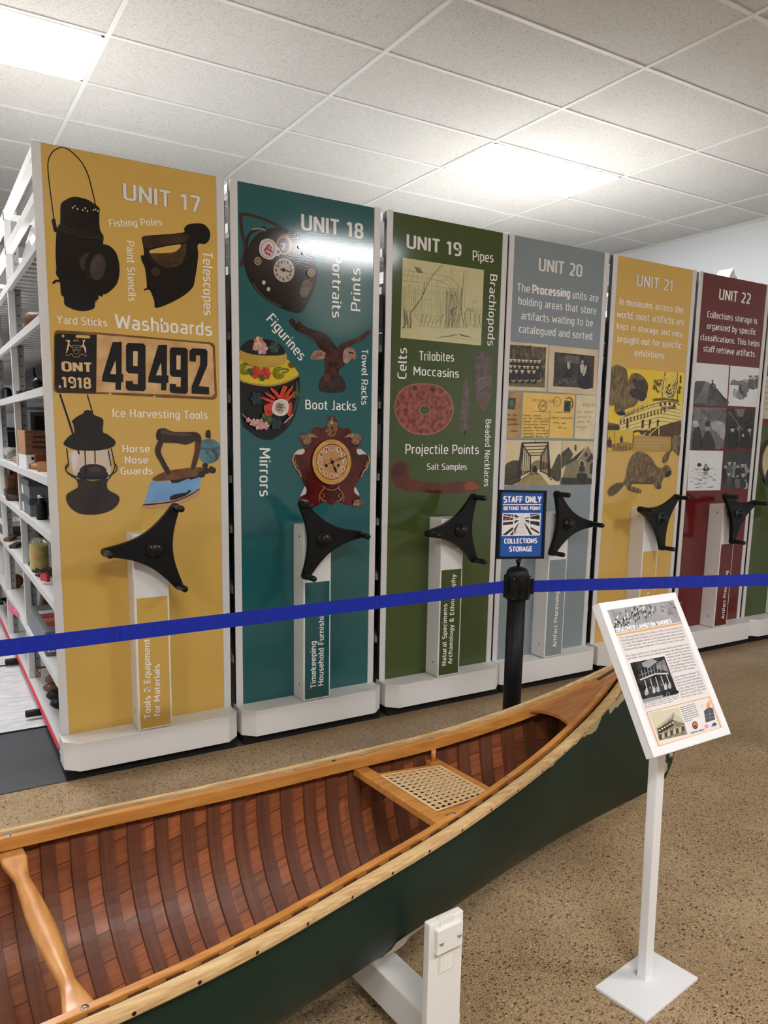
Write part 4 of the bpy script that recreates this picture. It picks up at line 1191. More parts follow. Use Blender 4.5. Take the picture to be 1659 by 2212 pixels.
letters(p, panel_plane, Z, 'POST', (745, 1455), (832, 1457), (745, 1430), ink(150, 132, 92), 0, 4); letters(p, panel_plane, Z, 'C', (842, 1456), (855, 1456), (842, 1430), ink(150, 132, 92), 0, 4); p.l = 4
for k in range(4): scribble(p, 698, 1500 + 40 * k, 826 - 14 * k, 1500 + 40 * k, SCRIPT2, 4, 50 + k)
p.line([(728, 1640), (770, 1638)], 3, SCRIPT2, up=False)
p.build('postcard_picture', U[20][1], 'printed pale post card cut by the panel edge')
# iron bridge
p = Pic(panel_plane, Z, 2)
p.poly([(122, 1727), (574, 1731), (557, 2091), (108, 2094)], ink(226, 206, 158, to=(236, 220, 178), sc=5))
p.poly(spline([(115, 1935), (160, 1900), (200, 1890), (240, 1910), (240, 2060), (109, 2090)], 2), ink(82, 74, 40, to=(58, 52, 30), sc=44))
p.curve([(330, 1920), (370, 1890), (420, 1900), (470, 1920), (470, 1960), (330, 1965)], ink(128, 112, 70, to=(150, 134, 92), sc=40))
p.curve([(505, 1930), (530, 1870), (550, 1840), (566, 1860), (560, 2050), (500, 2040), (480, 1980)], ink(56, 50, 30, to=(84, 76, 46), sc=50))
p.poly([(330, 1990), (390, 1990), (470, 2091), (190, 2093)], ink(172, 152, 96, to=(150, 130, 80), sc=30))
IR = ink(46, 34, 24)
p.poly([(248, 1745), (268, 1745), (235, 2035), (208, 2030)], IR, up=False); p.poly([(455, 1742), (468, 1742), (485, 2020), (462, 2030)], IR, up=False)
p.poly([(250, 1745), (468, 1740), (468, 1752), (252, 1757)], IR, up=False); p.l += 1
for y, a, c in ((1780, 270, 455), (1806, 290, 440), (1832, 305, 428), (1852, 315, 420)): p.line([(a, y), (c, y - 6)], 7, IR, up=False)
p.line([(250, 1752), (320, 1860), (322, 1990)], 10, IR); p.line([(466, 1748), (405, 1860), (402, 1985)], 10, IR)
for k in range(5):
    p.line([(262 + 14 * k, 1775 + 18 * k), (250 + 16 * k, 2010 - 8 * k)], 5, IR, up=False); p.line([(455 - 11 * k, 1770 + 18 * k), (470 - 14 * k, 2010 - 8 * k)], 5, IR, up=False)
for y in (1990, 2010, 2028): p.line([(112, y + 34), (230, y - 6), (325, 1975)], 5, IR, up=False)
p.line([(400, 1975), (470, 2010), (490, 2050)], 8, IR); p.line([(160, 2080), (240, 2050), (325, 1990)], 5, IR)
p.curve([(335, 1960), (350, 1935), (368, 1945), (372, 1985), (336, 1985)], BLK); p.line([(330, 1990), (322, 2015)], 5, BLK); p.line([(368, 1985), (376, 2012)], 5, BLK); p.line([(322, 2000), (376, 2000)], 4, BLK); p.line([(360, 1732), (362, 1748)], 8, IR)
p.build('photograph_picture', U[20][1], 'printed sepia iron truss bridge')
# stone church
p = Pic(panel_plane, Z, 2)
p.poly([(578, 1731), (833, 1736), (820, 2083), (567, 2086)], ink(230, 210, 166, to=(220, 200, 156), sc=5))
p.poly([(573, 1830), (630, 1782), (668, 1840), (640, 1900), (572, 1960)], ink(84, 76, 54)); p.poly([(574, 1850), (632, 1790), (640, 1800), (574, 1870)], ink(50, 44, 34))
p.poly([(600, 1925), (785, 1770), (700, 1885), (608, 1935)], ink(52, 46, 34)); p.poly([(606, 1930), (700, 1880), (700, 2080), (570, 2084)], ink(128, 116, 86, to=(146, 134, 100), sc=60)); p.poly([(700, 1882), (785, 1768), (832, 1850), (822, 2082), (690, 2082)], ink(136, 124, 94, to=(154, 142, 110), sc=50))
p.line([(700, 1885), (785, 1768), (832, 1845)], 9, ink(222, 208, 172)); p.line([(770, 1900), (815, 1835), (832, 1850)], 8, ink(70, 62, 46)); p.poly([(768, 1905), (815, 1840), (830, 1860), (826, 1900)], ink(56, 50, 38))
p.poly([(678, 1765), (692, 1765), (692, 1810), (678, 1815)], ink(62, 54, 40)); p.ell((770, 1845), 13, 18, ink(50, 44, 32)); p.ell((735, 1920), 22, 34, ink(212, 198, 160)); p.ell((735, 1922), 16, 28, ink(44, 38, 28)); p.poly([(714, 1940), (758, 1940), (752, 2060), (712, 2060)], ink(46, 40, 30)); p.ell((815, 1920), 13, 32, ink(212, 198, 160)); p.ell((815, 1922), 9, 27, ink(44, 38, 28)); p.poly([(804, 1925), (826, 1925), (822, 2000), (802, 2000)], ink(40, 36, 28))
p.poly([(570, 2030), (830, 2035), (820, 2083), (567, 2086)], ink(60, 54, 38, to=(40, 36, 26), sc=50))
for x in (715, 740, 760): person(p, x, 2060, 90, KH, ink(140, 126, 100))
p.build('photograph_picture', U[20][1], 'printed sepia stone church with a gabled roof')

# ---------------------------------------------- unit 21
Z = (1290, 540, 4.0976)
T(21, Z, 'UNIT 21', (346, 316), (663, 366), (346, 216), CREAM_INK, .010, brown_line)
T(21, Z, 'In museums across the', (195, 482), (760, 562), (196, 420))
T(21, Z, 'world, most artifacts are', (172, 596), (768, 668), (172, 533))
T(21, Z, 'kept in storage and only', (172, 697), (753, 773), (173, 643))
T(21, Z, 'brought out for specific', (177, 815), (742, 874), (178, 753))
T(21, Z, 'exhibitions.', (328, 937), (600, 964), (329, 880))
label_words(21, (1260, 1040, 4.158), 's', (590, 1014), (592, 990), (566, 1014))
p = Pic(panel_plane, Z, 2)
YEL = ink(244, 206, 44, to=(248, 216, 72), sc=4)
p.poly([(105, 1036), (772, 1088), (742, 1660), (650, 1652), (312, 1640), (306, 1778), (86, 1776)], YEL)
SH = ink(112, 78, 34, to=(84, 56, 26), sc=36); SHD = ink(74, 44, 24); SHL = ink(240, 220, 130)
p.poly(spline([(180, 1540), (190, 1480), (330, 1420), (450, 1380), (540, 1345), (640, 1340), (720, 1370), (742, 1440), (735, 1520), (640, 1540), (440, 1590), (200, 1610)], 2), SHL)
p.poly(spline([(400, 1600), (560, 1560), (740, 1510), (742, 1600), (715, 1655), (400, 1640)], 2), ink(92, 58, 36, to=(74, 46, 30), sc=18))
for k in range(5):
    p.line([(185, 1500 + 28 * k), (450, 1405 + 34 * k), (560, 1380 + 34 * k), (740, 1420 + 30 * k)], 4, SH, 3, up=False)
p.l += 1
p.line([(240, 1470), (400, 1400), (560, 1350), (660, 1345), (735, 1375)], 7, SHD, 3)
for k in range(14): p.poly([(200 + 30 * k, 1545 - 8 * k), (212 + 30 * k, 1542 - 8 * k), (212 + 30 * k, 1500 - 8 * k), (200 + 30 * k, 1503 - 8 * k)], SH, up=False)
for k in range(16): p.line([(240 + 12 * k, 1480 - 5 * k), (242 + 12 * k, 1440 - 5 * k)], 3, SH, up=False)
for x in (390, 255, 455, 525): p.poly([(x, 1580), (x + 20, 1575), (x + 22, 1500), (x + 2, 1505)], SHD, up=False)
for q in ((560, 1370), (600, 1360), (640, 1362), (680, 1375)): p.ell(q, 11, 16, SHD, n=10, up=False)
p.l += 1
letters(p, panel_plane, Z, 'ONTARIO', (562, 1420), (694, 1406), (562, 1392), SHD, .02, p.l); p.l += 2
p.line([(572, 1350), (575, 1240), (600, 1080)], 5, SHD); p.line([(710, 1355), (705, 1130), (710, 1085)], 5, SHD); p.line([(735, 1180), (738, 1110)], 12, SHD)
p.line([(490, 1330), (520, 1325), (620, 1320), (720, 1340)], 22, ink(96, 74, 30, to=(130, 100, 40), sc=60), 3)
rs = random.Random(7)
for c in ((530, 1210), (640, 1270), (700, 1230)):
    for k in range(16): p.ell((c[0] + rs.uniform(-32, 32), c[1] + rs.uniform(-60, 50)), rs.uniform(6, 14), rs.uniform(8, 18), ink(112, 86, 34), n=8, up=False)
p.l += 1
for k in range(4): p.line([(330 + 40 * k, 1440 - 14 * k), (332 + 40 * k, 1370 - 10 * k), (352 + 40 * k, 1355 - 10 * k), (372 + 36 * k, 1380 - 10 * k)], 6, SHL, 3, up=False)
p.l += 1
for r in (68, 50, 32): p.ring((636, 1207), r, r * 1.6, 6, ink(240, 226, 170))
p.ell((634, 1200), 8, 16, SHD)
for a in ([(540, 1530), (540, 1640)], [(450, 1640), (540, 1560)], [(480, 1560), (400, 1640)], [(465, 1540), (462, 1640)]): p.line(a, 8, SHL, up=False)
p.poly([(88, 1580), (160, 1585), (165, 1540), (90, 1520)], ink(170, 128, 40), up=False); p.l += 1
for k in range(8): person(p, 96 + 12 * k, 1592, 60, SHD, SH)
p.line([(315, 1612), (350, 1600), (470, 1612)], 18, SHD)
# lower left inset: small crowd on a deck
p.poly([(90, 1595), (318, 1596), (312, 1640), (306, 1778), (86, 1776)], ink(222, 190, 60)); p.poly(spline([(130, 1720), (220, 1700), (300, 1715), (300, 1770), (130, 1775)], 2), ink(120, 90, 36, to=(180, 140, 60), sc=60))
person(p, 103, 1745, 100, SHD, SH); person(p, 208, 1700, 66, SHD, SH)
for k in range(6): p.line([(150 + 26 * k, 1735), (148 + 26 * k, 1775)], 6, SHD, up=False)
p.line([(150, 1600), (148, 1720)], 4, SHD); p.line([(315, 1600), (308, 1720)], 6, SHD)
p.build('steamship_picture', U[21][1], 'printed yellow toned photograph of a steamship')
p = Pic(panel_plane, Z, 22)
FUR = ink(84, 66, 40, to=(140, 116, 72), sc=46, st=(1, 1, .45)); FURD = ink(56, 42, 28, to=(84, 66, 42), sc=40)
p.poly(spline([(106, 1036), (235, 1040), (260, 1090), (272, 1165), (300, 1100), (350, 1090), (400, 1120), (435, 1165), (446, 1200), (438, 1260), (428, 1300), (400, 1340), (365, 1330), (330, 1380), (270, 1400), (238, 1420), (240, 1455), (200, 1462), (165, 1440), (150, 1400), (155, 1370), (90, 1362)], 2), FUR)
p.curve([(285, 1250), (330, 1225), (370, 1240), (430, 1270), (425, 1310), (390, 1338), (350, 1320), (300, 1300)], ink(30, 28, 30, to=(60, 58, 60), sc=40)); p.curve([(320, 1180), (360, 1150), (420, 1160), (442, 1210), (430, 1265), (370, 1240), (330, 1222)], FURD)
p.ell((322, 1158), 18, 22, FURD); p.ell((324, 1160), 9, 11, BLK); p.curve([(165, 1440), (200, 1430), (238, 1440), (240, 1458), (200, 1464)], BLK)
for k in range(22): p.line([(110 + 9 * k % 150, 1060 + 14 * k), (124 + 9 * k % 150, 1090 + 14 * k)], 4, rs.choice((FURD, ink(158, 132, 84))), up=False)
p.build('beaver_picture', U[21][1], 'printed beaver head at the left edge')
p = Pic(panel_plane, Z, 20)
p.poly([(318, 1640), (650, 1653), (645, 1785), (312, 1778)], ink(184, 148, 66))
for k, s in enumerate(('Wooden beaver emblem from the S.S. Ontario.', 'You can see the beaver on top of the ship\'s pilot', 'house in this picture from the 1880s.')):
    letters(p, panel_plane, Z, s, (328, 1687 + 28 * k), ((612, 626, 552)[k], 1690 + 28 * k), (328, 1670 + 28 * k), ink(226, 206, 150), 0, 22)
p.build('caption_picture', U[21][1], 'printed gold caption box')
p = Pic(panel_plane, Z, 22)
p.curve([(655, 1650), (735, 1655), (725, 1800), (712, 1818), (690, 1790), (665, 1770), (640, 1800), (625, 1850), (600, 1885), (578, 1880), (580, 1840), (605, 1800), (640, 1765), (655, 1720)], FUR, 3)
p.build('beaver_tail_picture', U[21][1], 'printed beaver hind leg and tail at the right edge')
p = Pic(panel_plane, Z, 2)
p.curve([(92, 2165), (90, 2130), (120, 2090), (170, 2062), (230, 2050), (250, 2000), (270, 1900), (300, 1830), (340, 1790), (380, 1785), (430, 1800), (480, 1840), (515, 1900), (545, 1925), (580, 1925), (600, 1902), (635, 1910), (655, 1945), (655, 1985), (630, 2010), (590, 2020),
         (570, 2060), (565, 2105), (540, 2118), (510, 2110), (495, 2070), (430, 2070), (340, 2062), (300, 2080), (310, 2095), (370, 2110), (392, 2135), (385, 2155), (350, 2150), (270, 2125), (255, 2080), (225, 2100), (180, 2150), (130, 2180), (105, 2180)], FUR, 3)
p.curve([(100, 2160), (100, 2125), (140, 2090), (210, 2068), (225, 2090), (180, 2140), (130, 2168)], ink(110, 86, 48, to=(70, 52, 30), sc=90))
p.curve([(620, 1960), (655, 1955), (650, 1990), (615, 2010), (600, 1995)], ink(28, 26, 26)); p.ell((588, 1938), 10, 14, FURD); p.curve([(535, 2085), (560, 2080), (562, 2112), (530, 2116)], FURD)
p.line([(300, 2062), (400, 2066), (490, 2066)], 12, FURD, 2); p.line([(270, 2040), (300, 2070), (270, 2115)], 9, FURD, 2)
for k in range(40):
    a = (280 + rs.uniform(0, 230), 1830 + rs.uniform(20, 210)); p.line([a, (a[0] - 14, a[1] + 30)], 4, rs.choice((FURD, ink(158, 132, 84))), up=False)
p.build('beaver_picture', U[21][1], 'printed carved beaver with flat tail')

# ---------------------------------------------- unit 22
T(22, Z, 'UNIT 22', (1076, 436), (1353, 478), (1078, 343), CREAM_INK, .010)
T(22, Z, 'Collections storage is', (973, 596), (1414, 656), (975, 538))
T(22, Z, 'organized by specific', (970, 697), (1402, 753), (972, 640))
T(22, Z, 'classifications. This helps', (912, 796), (1435, 855), (913, 742))
T(22, Z, 'staff retrieve artifacts.', (938, 898), (1399, 948), (940, 840))
label_words(22, (1260, 1040, 4.158), 'Artifact Processing', (1263, 1232), (1299, 800), (1240, 1232))
G = lambda v, to=None, sc=30: ink(v, v, v, to=(to,) * 3 if to else None, sc=sc)
rs = random.Random(22)
p = Pic(panel_plane, Z, 2)
p.poly([(868, 996), (1168, 1021), (1147, 1371), (845, 1363)], G(228, 236, 4))
p.poly(spline([(858, 1180), (900, 1160), (960, 1162), (1010, 1190), (1060, 1230), (1120, 1300), (1150, 1325), (1147, 1371), (845, 1363)], 2), G(92, 64, 24))
for k in range(7): p.line([(860 + 18 * k, 1355), (920 + 10 * k, 1260), (960 + 6 * k, 1170)], 4, G(150), 2, up=False)
for k in range(8): p.line([(1000 + 4 * k, 1200 + 18 * k), (1060 + 8 * k, 1230 + 16 * k), (1140, 1330 + 5 * k)], 4, G(44), 2, up=False)
p.l += 1
p.curve([(1008, 1195), (1014, 1165), (1012, 1150), (1024, 1150), (1026, 1175), (1050, 1200), (1045, 1215), (1028, 1195), (1015, 1205)], G(28))
p.build('photograph_picture', U[22][1], 'printed photograph of a figure on a sand dune')
p = Pic(panel_plane, Z, 2)
p.poly([(1179, 1023), (1435, 1046), (1410, 1391), (1157, 1379)], G(228, 236, 4)); p.poly(spline([(1175, 1190), (1200, 1145), (1240, 1160), (1280, 1160), (1330, 1180), (1335, 1205), (1200, 1195)], 2), G(130, 110, 40))
for k, (x, y) in enumerate(((1300, 1250), (1355, 1225), (1380, 1230), (1405, 1225), (1420, 1215), (1275, 1270), (1320, 1255))): person(p, x, y, 120, G((120, 90, 70)[k % 3]), G(150), G(80) if k % 2 else None)
for k, (x, y) in enumerate(((1265, 1325), (1290, 1318), (1310, 1300), (1240, 1310), (1215, 1300))): person(p, x, y, 80, G((140, 170, 110)[k % 3]), G(96))
for k in range(5): p.line([(1245 + 12 * k, 1270), (1248 + 12 * k, 1318)], 5, G(60), up=False)
p.build('photograph_picture', U[22][1], 'printed photograph of a family on a pale beach')
p = Pic(panel_plane, Z, 2)
p.poly([(841, 1389), (1142, 1401), (1117, 1753), (818, 1769)], G(84, 130, 26)); p.poly(spline([(960, 1440), (1060, 1410), (1138, 1420), (1130, 1520), (1050, 1500), (980, 1490)], 2), G(110, 76, 50))
p.poly(spline([(1000, 1530), (1060, 1515), (1130, 1540), (1122, 1680), (1080, 1640), (1020, 1580)], 2), G(176, 150, 14)); p.poly(spline([(1000, 1590), (1060, 1650), (1110, 1750), (1030, 1755)], 2), G(120, 96, 40))
p.curve([(840, 1760), (850, 1620), (880, 1560), (910, 1590), (930, 1680), (920, 1760)], G(44)); p.ell((870, 1545), 30, 26, G(170)); p.ell((868, 1525), 24, 16, G(190))
p.curve([(920, 1755), (940, 1650), (980, 1600), (1020, 1660), (1040, 1752)], G(52)); p.ell((975, 1575), 26, 24, G(150)); p.curve([(948, 1560), (965, 1515), (990, 1515), (1000, 1560)], G(50)); p.curve([(905, 1580), (925, 1510), (948, 1525), (950, 1590)], G(120))
p.build('photograph_picture', U[22][1], 'printed photograph of people seen from behind by a river')
p = Pic(panel_plane, Z, 2)
p.poly([(1155, 1401), (1405, 1411), (1375, 1753), (1130, 1751)], G(34, 60, 50)); p.poly([(1215, 1405), (1310, 1408), (1290, 1470), (1250, 1480)], G(150, 60, 90)); p.poly([(1150, 1440), (1290, 1600), (1280, 1750), (1140, 1750)], G(48)); p.line([(1165, 1430), (1285, 1590)], 8, G(120)); p.poly([(1240, 1560), (1262, 1560), (1255, 1700), (1236, 1700)], G(120)); p.poly([(1225, 1600), (1252, 1600), (1248, 1735), (1222, 1735)], G(14))
for x, y, h in ((1195, 1750, 200), (1345, 1752, 200), (1288, 1745, 130)): person(p, x, y, h, G(38), G(170), G(24))
p.line([(1200, 1590), (1205, 1640)], 8, G(180)); p.line([(1350, 1590), (1352, 1640)], 7, G(170))
p.build('photograph_picture', U[22][1], 'printed dark photograph of three people by a shed')
p = Pic(panel_plane, Z, 2)
p.poly([(815, 1773), (1115, 1779), (1090, 2126), (795, 2131)], G(228, 234, 4))
for k in range(46):
    x, y = rs.uniform(810, 1040), rs.uniform(1925, 2110); p.line([(x, y), (x + 14, y - 3), (x + rs.uniform(24, 46), y + 2)], 3 + (y - 1900) / 60, G(rs.choice((150, 164, 140))), 2, up=False)
p.l += 1
p.curve([(885, 1915), (890, 1890), (910, 1886), (922, 1905), (915, 1916)], G(24)); p.curve([(935, 1950), (945, 1920), (960, 1890), (975, 1915), (995, 1940), (975, 1955)], G(40)); p.curve([(950, 1925), (960, 1905), (975, 1925), (965, 1945)], G(170)); p.curve([(940, 1960), (975, 1960), (970, 1985), (945, 1985)], G(150))
p.build('photograph_picture', U[22][1], 'printed photograph of swimmers in pale water')
p = Pic(panel_plane, Z, 2)
p.poly([(1125, 1776), (1375, 1779), (1350, 2111), (1108, 2116)], G(52, 66, 14)); p.poly(spline([(1150, 1920), (1240, 1910), (1365, 1960), (1355, 2010), (1140, 2000)], 2), G(130, 90, 30))
for k, (x, y, h, c) in enumerate(((1135, 2040, 150, 30), (1170, 2000, 130, 90), (1215, 2010, 150, 120), (1245, 2020, 130, 40), (1285, 2010, 120, 60), (1312, 1990, 110, 140), (1345, 2060, 130, 40), (1165, 2080, 110, 80), (1200, 2090, 110, 40), (1240, 2100, 120, 100), (1290, 2105, 130, 50), (1312, 2112, 90, 170))): person(p, x, y, h, G(c), G(160), G(190) if k % 3 == 1 else None)
p.build('photograph_picture', U[22][1], 'printed dark photograph of a crowd outdoors')

# ---------------------------------------------- unit 23, its left strip is in view
Z9 = (1600, 560, 2.633)
p = Pic(panel_plane, Z9, 2)
p.poly([(151, 640), (300, 668), (300, 690), (147, 662)], ink(*MAROON)); p.poly([(149, 664), (300, 690), (290, 930), (127, 905)], ink(206, 196, 170)); p.poly([(127, 906), (300, 932), (300, 960), (123, 938)], ink(120, 40, 34))
for k in range(6): p.line([(138, 700 + 30 * k), (180, 690 + 34 * k), (230, 720 + 30 * k)], 4, ink(150, 110, 90), 2, up=False)
p.build('map_picture', U[23][1], 'printed pale sheet between maroon bands')
p = Pic(panel_plane, Z9, 2)
p.ell((205, 1160), 104, 160, ink(40, 26, 20)); p.ell((205, 1160), 92, 146, ink(74, 50, 36)); p.ell((205, 1160), 82, 132, ink(206, 194, 150, to=(190, 176, 130), sc=8)); p.curve([(140, 1250), (150, 1200), (185, 1180), (235, 1185), (262, 1230), (240, 1275), (200, 1288), (160, 1280)], ink(40, 36, 30)); p.ell((205, 1130), 36, 52, ink(170, 148, 110)); p.curve([(165, 1120), (170, 1060), (205, 1045), (245, 1065), (246, 1120), (225, 1080), (185, 1085)], ink(50, 42, 34))
p.build('portrait_picture', U[23][1], 'printed oval framed portrait')
# ------------------------------------------------------------------ barrier posts, belts and the staff sign
M_belt = mat('blue_webbing', (14, 46, 176), .5, var=((11, 36, 152), 5, 3, (60, 60, 1)), bump=(300, .1))
PX, PY, BELT_Z = 2.083, 2.357, .838

def stanchion(x, y, label):
    t = thing('stanchion', label, 'barrier post', (x, y, 0), 'black barrier posts')
    m = MB(); m.lathe((x, y, 0), (0, 0, 1), [(.168, 0), (.175, .006), (.175, .014), (.16, .022), (.06, .034), (.045, .045), (.0, .045)], M_blackmetal, 40); m.build('base', t)
    m = MB(); m.cyl((x, y, .03), (x, y, .80), .0375, M_blackmetal, n=32); m.build('pole', t)
    m = MB()
    m.lathe((x, y, .778), (0, 0, 1), [(.038, 0), (.047, .006), (.047, .108), (.043, .122), (.034, .132), (.018, .138), (0, .138)], M_black, 32)
    head = m.build('belt_head', t)
    for a in range(4):
        an = math.radians(45 * 0 + 90 * a + 35)
        d = Vector((math.cos(an), math.sin(an), 0)); n = Vector((-d.y, d.x, 0))
        c = Vector((x, y, .833)) + d * .047
        m = MB(); m.obox(c, (d, n, (0, 0, 1)), (.006, .017, .048), M_black)
        m.obox(c + d * .006, (d, n, (0, 0, 1)), (.002, .004, .034), M_dark)
        m.build('belt_slot', head, bevel=.003)
        for z in (.792, .874):
            m = MB(); m.cyl(c + d * .004 + Vector((0, 0, z - .833)), c + d * .0075 + Vector((0, 0, z - .833)), .0025, M_steel, n=8); m.build('screw', head)
    return t
stanchion(PX, PY, 'black barrier post carrying the blue staff only sign')
stanchion(-.75, 2.42, 'black barrier post left of the photo holding the far belt end')
stanchion(3.55, 1.44, 'black barrier post right of the photo holding the far belt end')

def belt(a, c, sag, label):
    a, c = Vector(a), Vector(c)
    d = (c - a).normalized(); n = Vector((-d.y, d.x, 0)).normalized()
    rows = []
    for k in range(25):
        t = k / 24
        p = a.lerp(c, t) - Vector((0, 0, sag * 4 * t * (1 - t)))
        rows.append([p + n * s_ * .0008 + Vector((0, 0, z)) for s_, z in ((1, -.0245), (1, .0245), (-1, .0245), (-1, -.0245))])
    m = MB(); m.grid(rows, M_belt, False, True)
    o = tag(m.build('barrier_belt'), label, 'barrier belt', 'blue barrier belts')
    for p, s_ in ((a, 1), (c, -1)):
        e = MB(); e.obox(p + d * s_ * .002, (d, n, (0, 0, 1)), (.007, .006, .032), M_black); e.build('belt_clip', o, bevel=.002)
dl = (Vector((-.75, 2.42, 0)) - Vector((PX, PY, 0))).normalized()
dr = (Vector((3.55, 1.44, 0)) - Vector((PX, PY, 0))).normalized()
belt(Vector((PX, PY, BELT_Z)) + dl * .06, Vector((-.75, 2.42, .80)) - dl * .06, .0, 'blue belt stretched from the signed post to the left photo edge')
belt(Vector((PX, PY, BELT_Z - .003)) + dr * .06, Vector((3.55, 1.44, .915)) - dr * .06, .0, 'blue belt stretched from the signed post to the right photo edge')

# sign on top of the post
SIGN_C = Vector((2.092, 2.357, 1.0895))
t = thing('staff_sign', 'blue framed sign reading STAFF ONLY on top of the black post', 'sign', (PX, PY, .905))
yaw_, roll_, lean_ = math.radians(-13.2), math.radians(1.5), math.radians(3.5)
Us = Vector((math.cos(yaw_), math.sin(yaw_), 0)); Ns = Vector((-math.sin(yaw_), math.cos(yaw_), 0)); Vs = Vector((0, 0, 1)) * math.cos(lean_) + Ns * math.sin(lean_)
u_ = Us * math.cos(roll_) - Vs * math.sin(roll_); v_ = Us * math.sin(roll_) + Vs * math.cos(roll_)
n_ = u_.cross(v_)
hw, hh, fw_ = .106, .140, .0095
m = MB()
for du, dv, a, c in ((0, hh - fw_ / 2, hw, fw_ / 2), (0, -hh + fw_ / 2, hw, fw_ / 2), (-hw + fw_ / 2, 0, fw_ / 2, hh), (hw - fw_ / 2, 0, fw_ / 2, hh)):
    m.obox(SIGN_C + u_ * du + v_ * dv, (u_, v_, n_), (a, c, .008), M_black)
m.obox(SIGN_C - n_ * .003, (u_, v_, n_), (hw - .003, hh - .003, .003), M_black)
m.build('frame', t, bevel=.002)
m = MB(); m.cyl((PX, PY, .9175), SIGN_C - v_ * hh, .006, M_blackmetal, n=14); m.cyl((PX, PY, .93), (PX, PY, .945), .009, M_blackmetal, n=14); m.build('rod', t)
sp = Plane(SIGN_C + n_ * .0015, u_, v_, .00015)
m = MB(); m.obox(SIGN_C + n_ * .0005, (u_, v_, n_), (hw - fw_ + .001, hh - fw_ + .001, .001), ink(20, 82, 164)); face = m.build('sign_face', t, label='blue printed sign face')
Zs = (1075, 1050, 13.01)
for s, p0, p1, tp, bd in (('STAFF ONLY', (155, 460), (1232, 462), (155, 288), .035), ('BEYOND THIS POINT', (163, 672), (1203, 672), (163, 575), .035), ('COLLECTIONS', (180, 1612), (1110, 1600), (180, 1480), .035), ('STORAGE', (315, 1838), (962, 1828), (315, 1705), .035)):
    words(sp, Zs, s, p0, p1, tp, ink(240, 240, 240), face, bd, 3)
p = Pic(sp, Zs, 2)
WS = ink(236, 232, 230)
p.poly([(145, 507), (1228, 507), (1226, 528), (143, 528)], WS)
p.poly([(135, 760), (1212, 758), (1186, 1388), (112, 1408)], WS)
DK = ink(40, 24, 20, to=(88, 56, 40), sc=90); DK2 = ink(60, 48, 44, to=(30, 24, 24), sc=90)
for a, m_ in (([(155, 785), (440, 800), (435, 945), (150, 970)], DK), ([(150, 1020), (430, 990), (430, 1070), (145, 1105)], DK), ([(145, 1200), (440, 1115), (435, 1150), (150, 1240)], WS), ([(130, 1370), (420, 1150), (440, 1210), (240, 1380)], DK), ([(470, 790), (590, 850), (580, 900), (470, 915)], DK2),
              ([(475, 970), (590, 950), (590, 985), (470, 1060)], DK2), ([(910, 790), (1180, 770), (1180, 945), (915, 915)], DK2), ([(915, 980), (1180, 1000), (1175, 1130), (910, 1060)], DK2), ([(740, 900), (880, 840), (880, 900), (750, 920)], DK2), ([(760, 940), (880, 960), (880, 1060), (780, 1000)], DK2),
              ([(920, 1140), (1160, 1280), (1160, 1345), (930, 1210)], ink(120, 92, 44, to=(66, 44, 30), sc=90)), ([(340, 1380), (440, 1240), (600, 1010), (560, 1130), (430, 1375)], DK2), ([(740, 1010), (860, 1170), (980, 1370), (900, 1370), (780, 1130)], DK2), ([(455, 1340), (540, 1190), (520, 1300), (480, 1360)], ink(196, 140, 70))):
    p.poly(a, m_, up=False)
p.l += 1
rs = random.Random(3)
for k in range(14): p.ell((175 + rs.uniform(0, 240), 850 + rs.uniform(-20, 80)), 18, 20, rs.choice((ink(210, 180, 120), ink(160, 60, 60), ink(190, 150, 100))), n=8, up=False)
p.poly([(625, 785), (735, 785), (725, 950), (820, 1330), (510, 1330), (640, 950)], ink(226, 220, 222))
for y, a, c in ((1015, 610, 705), (1160, 570, 755), (1320, 515, 805)): p.line([(a, y), (c, y - 4)], 6, ink(150, 140, 140), up=False)
for x in (452, 900): p.line([(x, 770), (x - 8, 1370 if x < 600 else 1180)], 20, WS, up=False)
for a in ([(150, 830), (610, 905)], [(150, 985), (600, 935)], [(140, 1340), (600, 975)], [(740, 890), (1180, 790)], [(740, 930), (1180, 975)], [(740, 960), (1170, 1280)]): p.line(a, 20, WS, up=False)
p.build('aisle_picture', face, 'printed photo of a white shelving aisle')

# ------------------------------------------------------------------ information stand
M_wpow = mat('white_powder_coat', (236, 235, 234), .35)
LX, LY = 1.583, 1.205
lec = thing('information_stand', 'white floor stand with tilted canoe information panel in front of the bow', 'information stand', (LX, LY, 0))
yb = math.radians(6)
ub = Vector((math.cos(yb), math.sin(yb), 0)); vb = Vector((-math.sin(yb), math.cos(yb), 0))
base = [on_z(*q, 0.0) for q in ((1281, 2142), (1399, 2060), (1505, 2112), (1401, 2204))]
bc = sum(base, Vector()) / 4
e1 = ((base[1] - base[0]) + (base[2] - base[3])).normalized(); e2 = (base[1] - base[2] + base[0] - base[3]).normalized()
m = MB(); m.obox(bc + Vector((0, 0, .0045)), (e1, Vector((0, 0, 1)).cross(e1), (0, 0, 1)), (.125, .076, .0045), M_wpow); m.build('base_plate', lec, bevel=.0015)
pc = Vector((1.583, 1.216, 0))
tl = Vector((-.028, 0, 1)).normalized()
m = MB(); m.obox(pc + Vector((-.003, 0, .371)), (e1, tl.cross(e1), tl), (.0178, .0135, .363), M_wpow); m.build('post', lec, bevel=.003)
ty, tt = .014, 1.034
cL = Vector((1.5775, 1.215, .871)); wL, hL = .2955, .3855
uL = Vector((math.cos(ty), math.sin(ty), 0)); bk = Vector((-math.sin(ty), math.cos(ty), 0))
vL = bk * math.cos(tt) + Vector((0, 0, 1)) * math.sin(tt); nL = uL.cross(vL)
m = MB()
fb = .021
m.obox(cL - nL * .014, (uL, vL, nL), (wL / 2, hL / 2, .012), M_wpow)
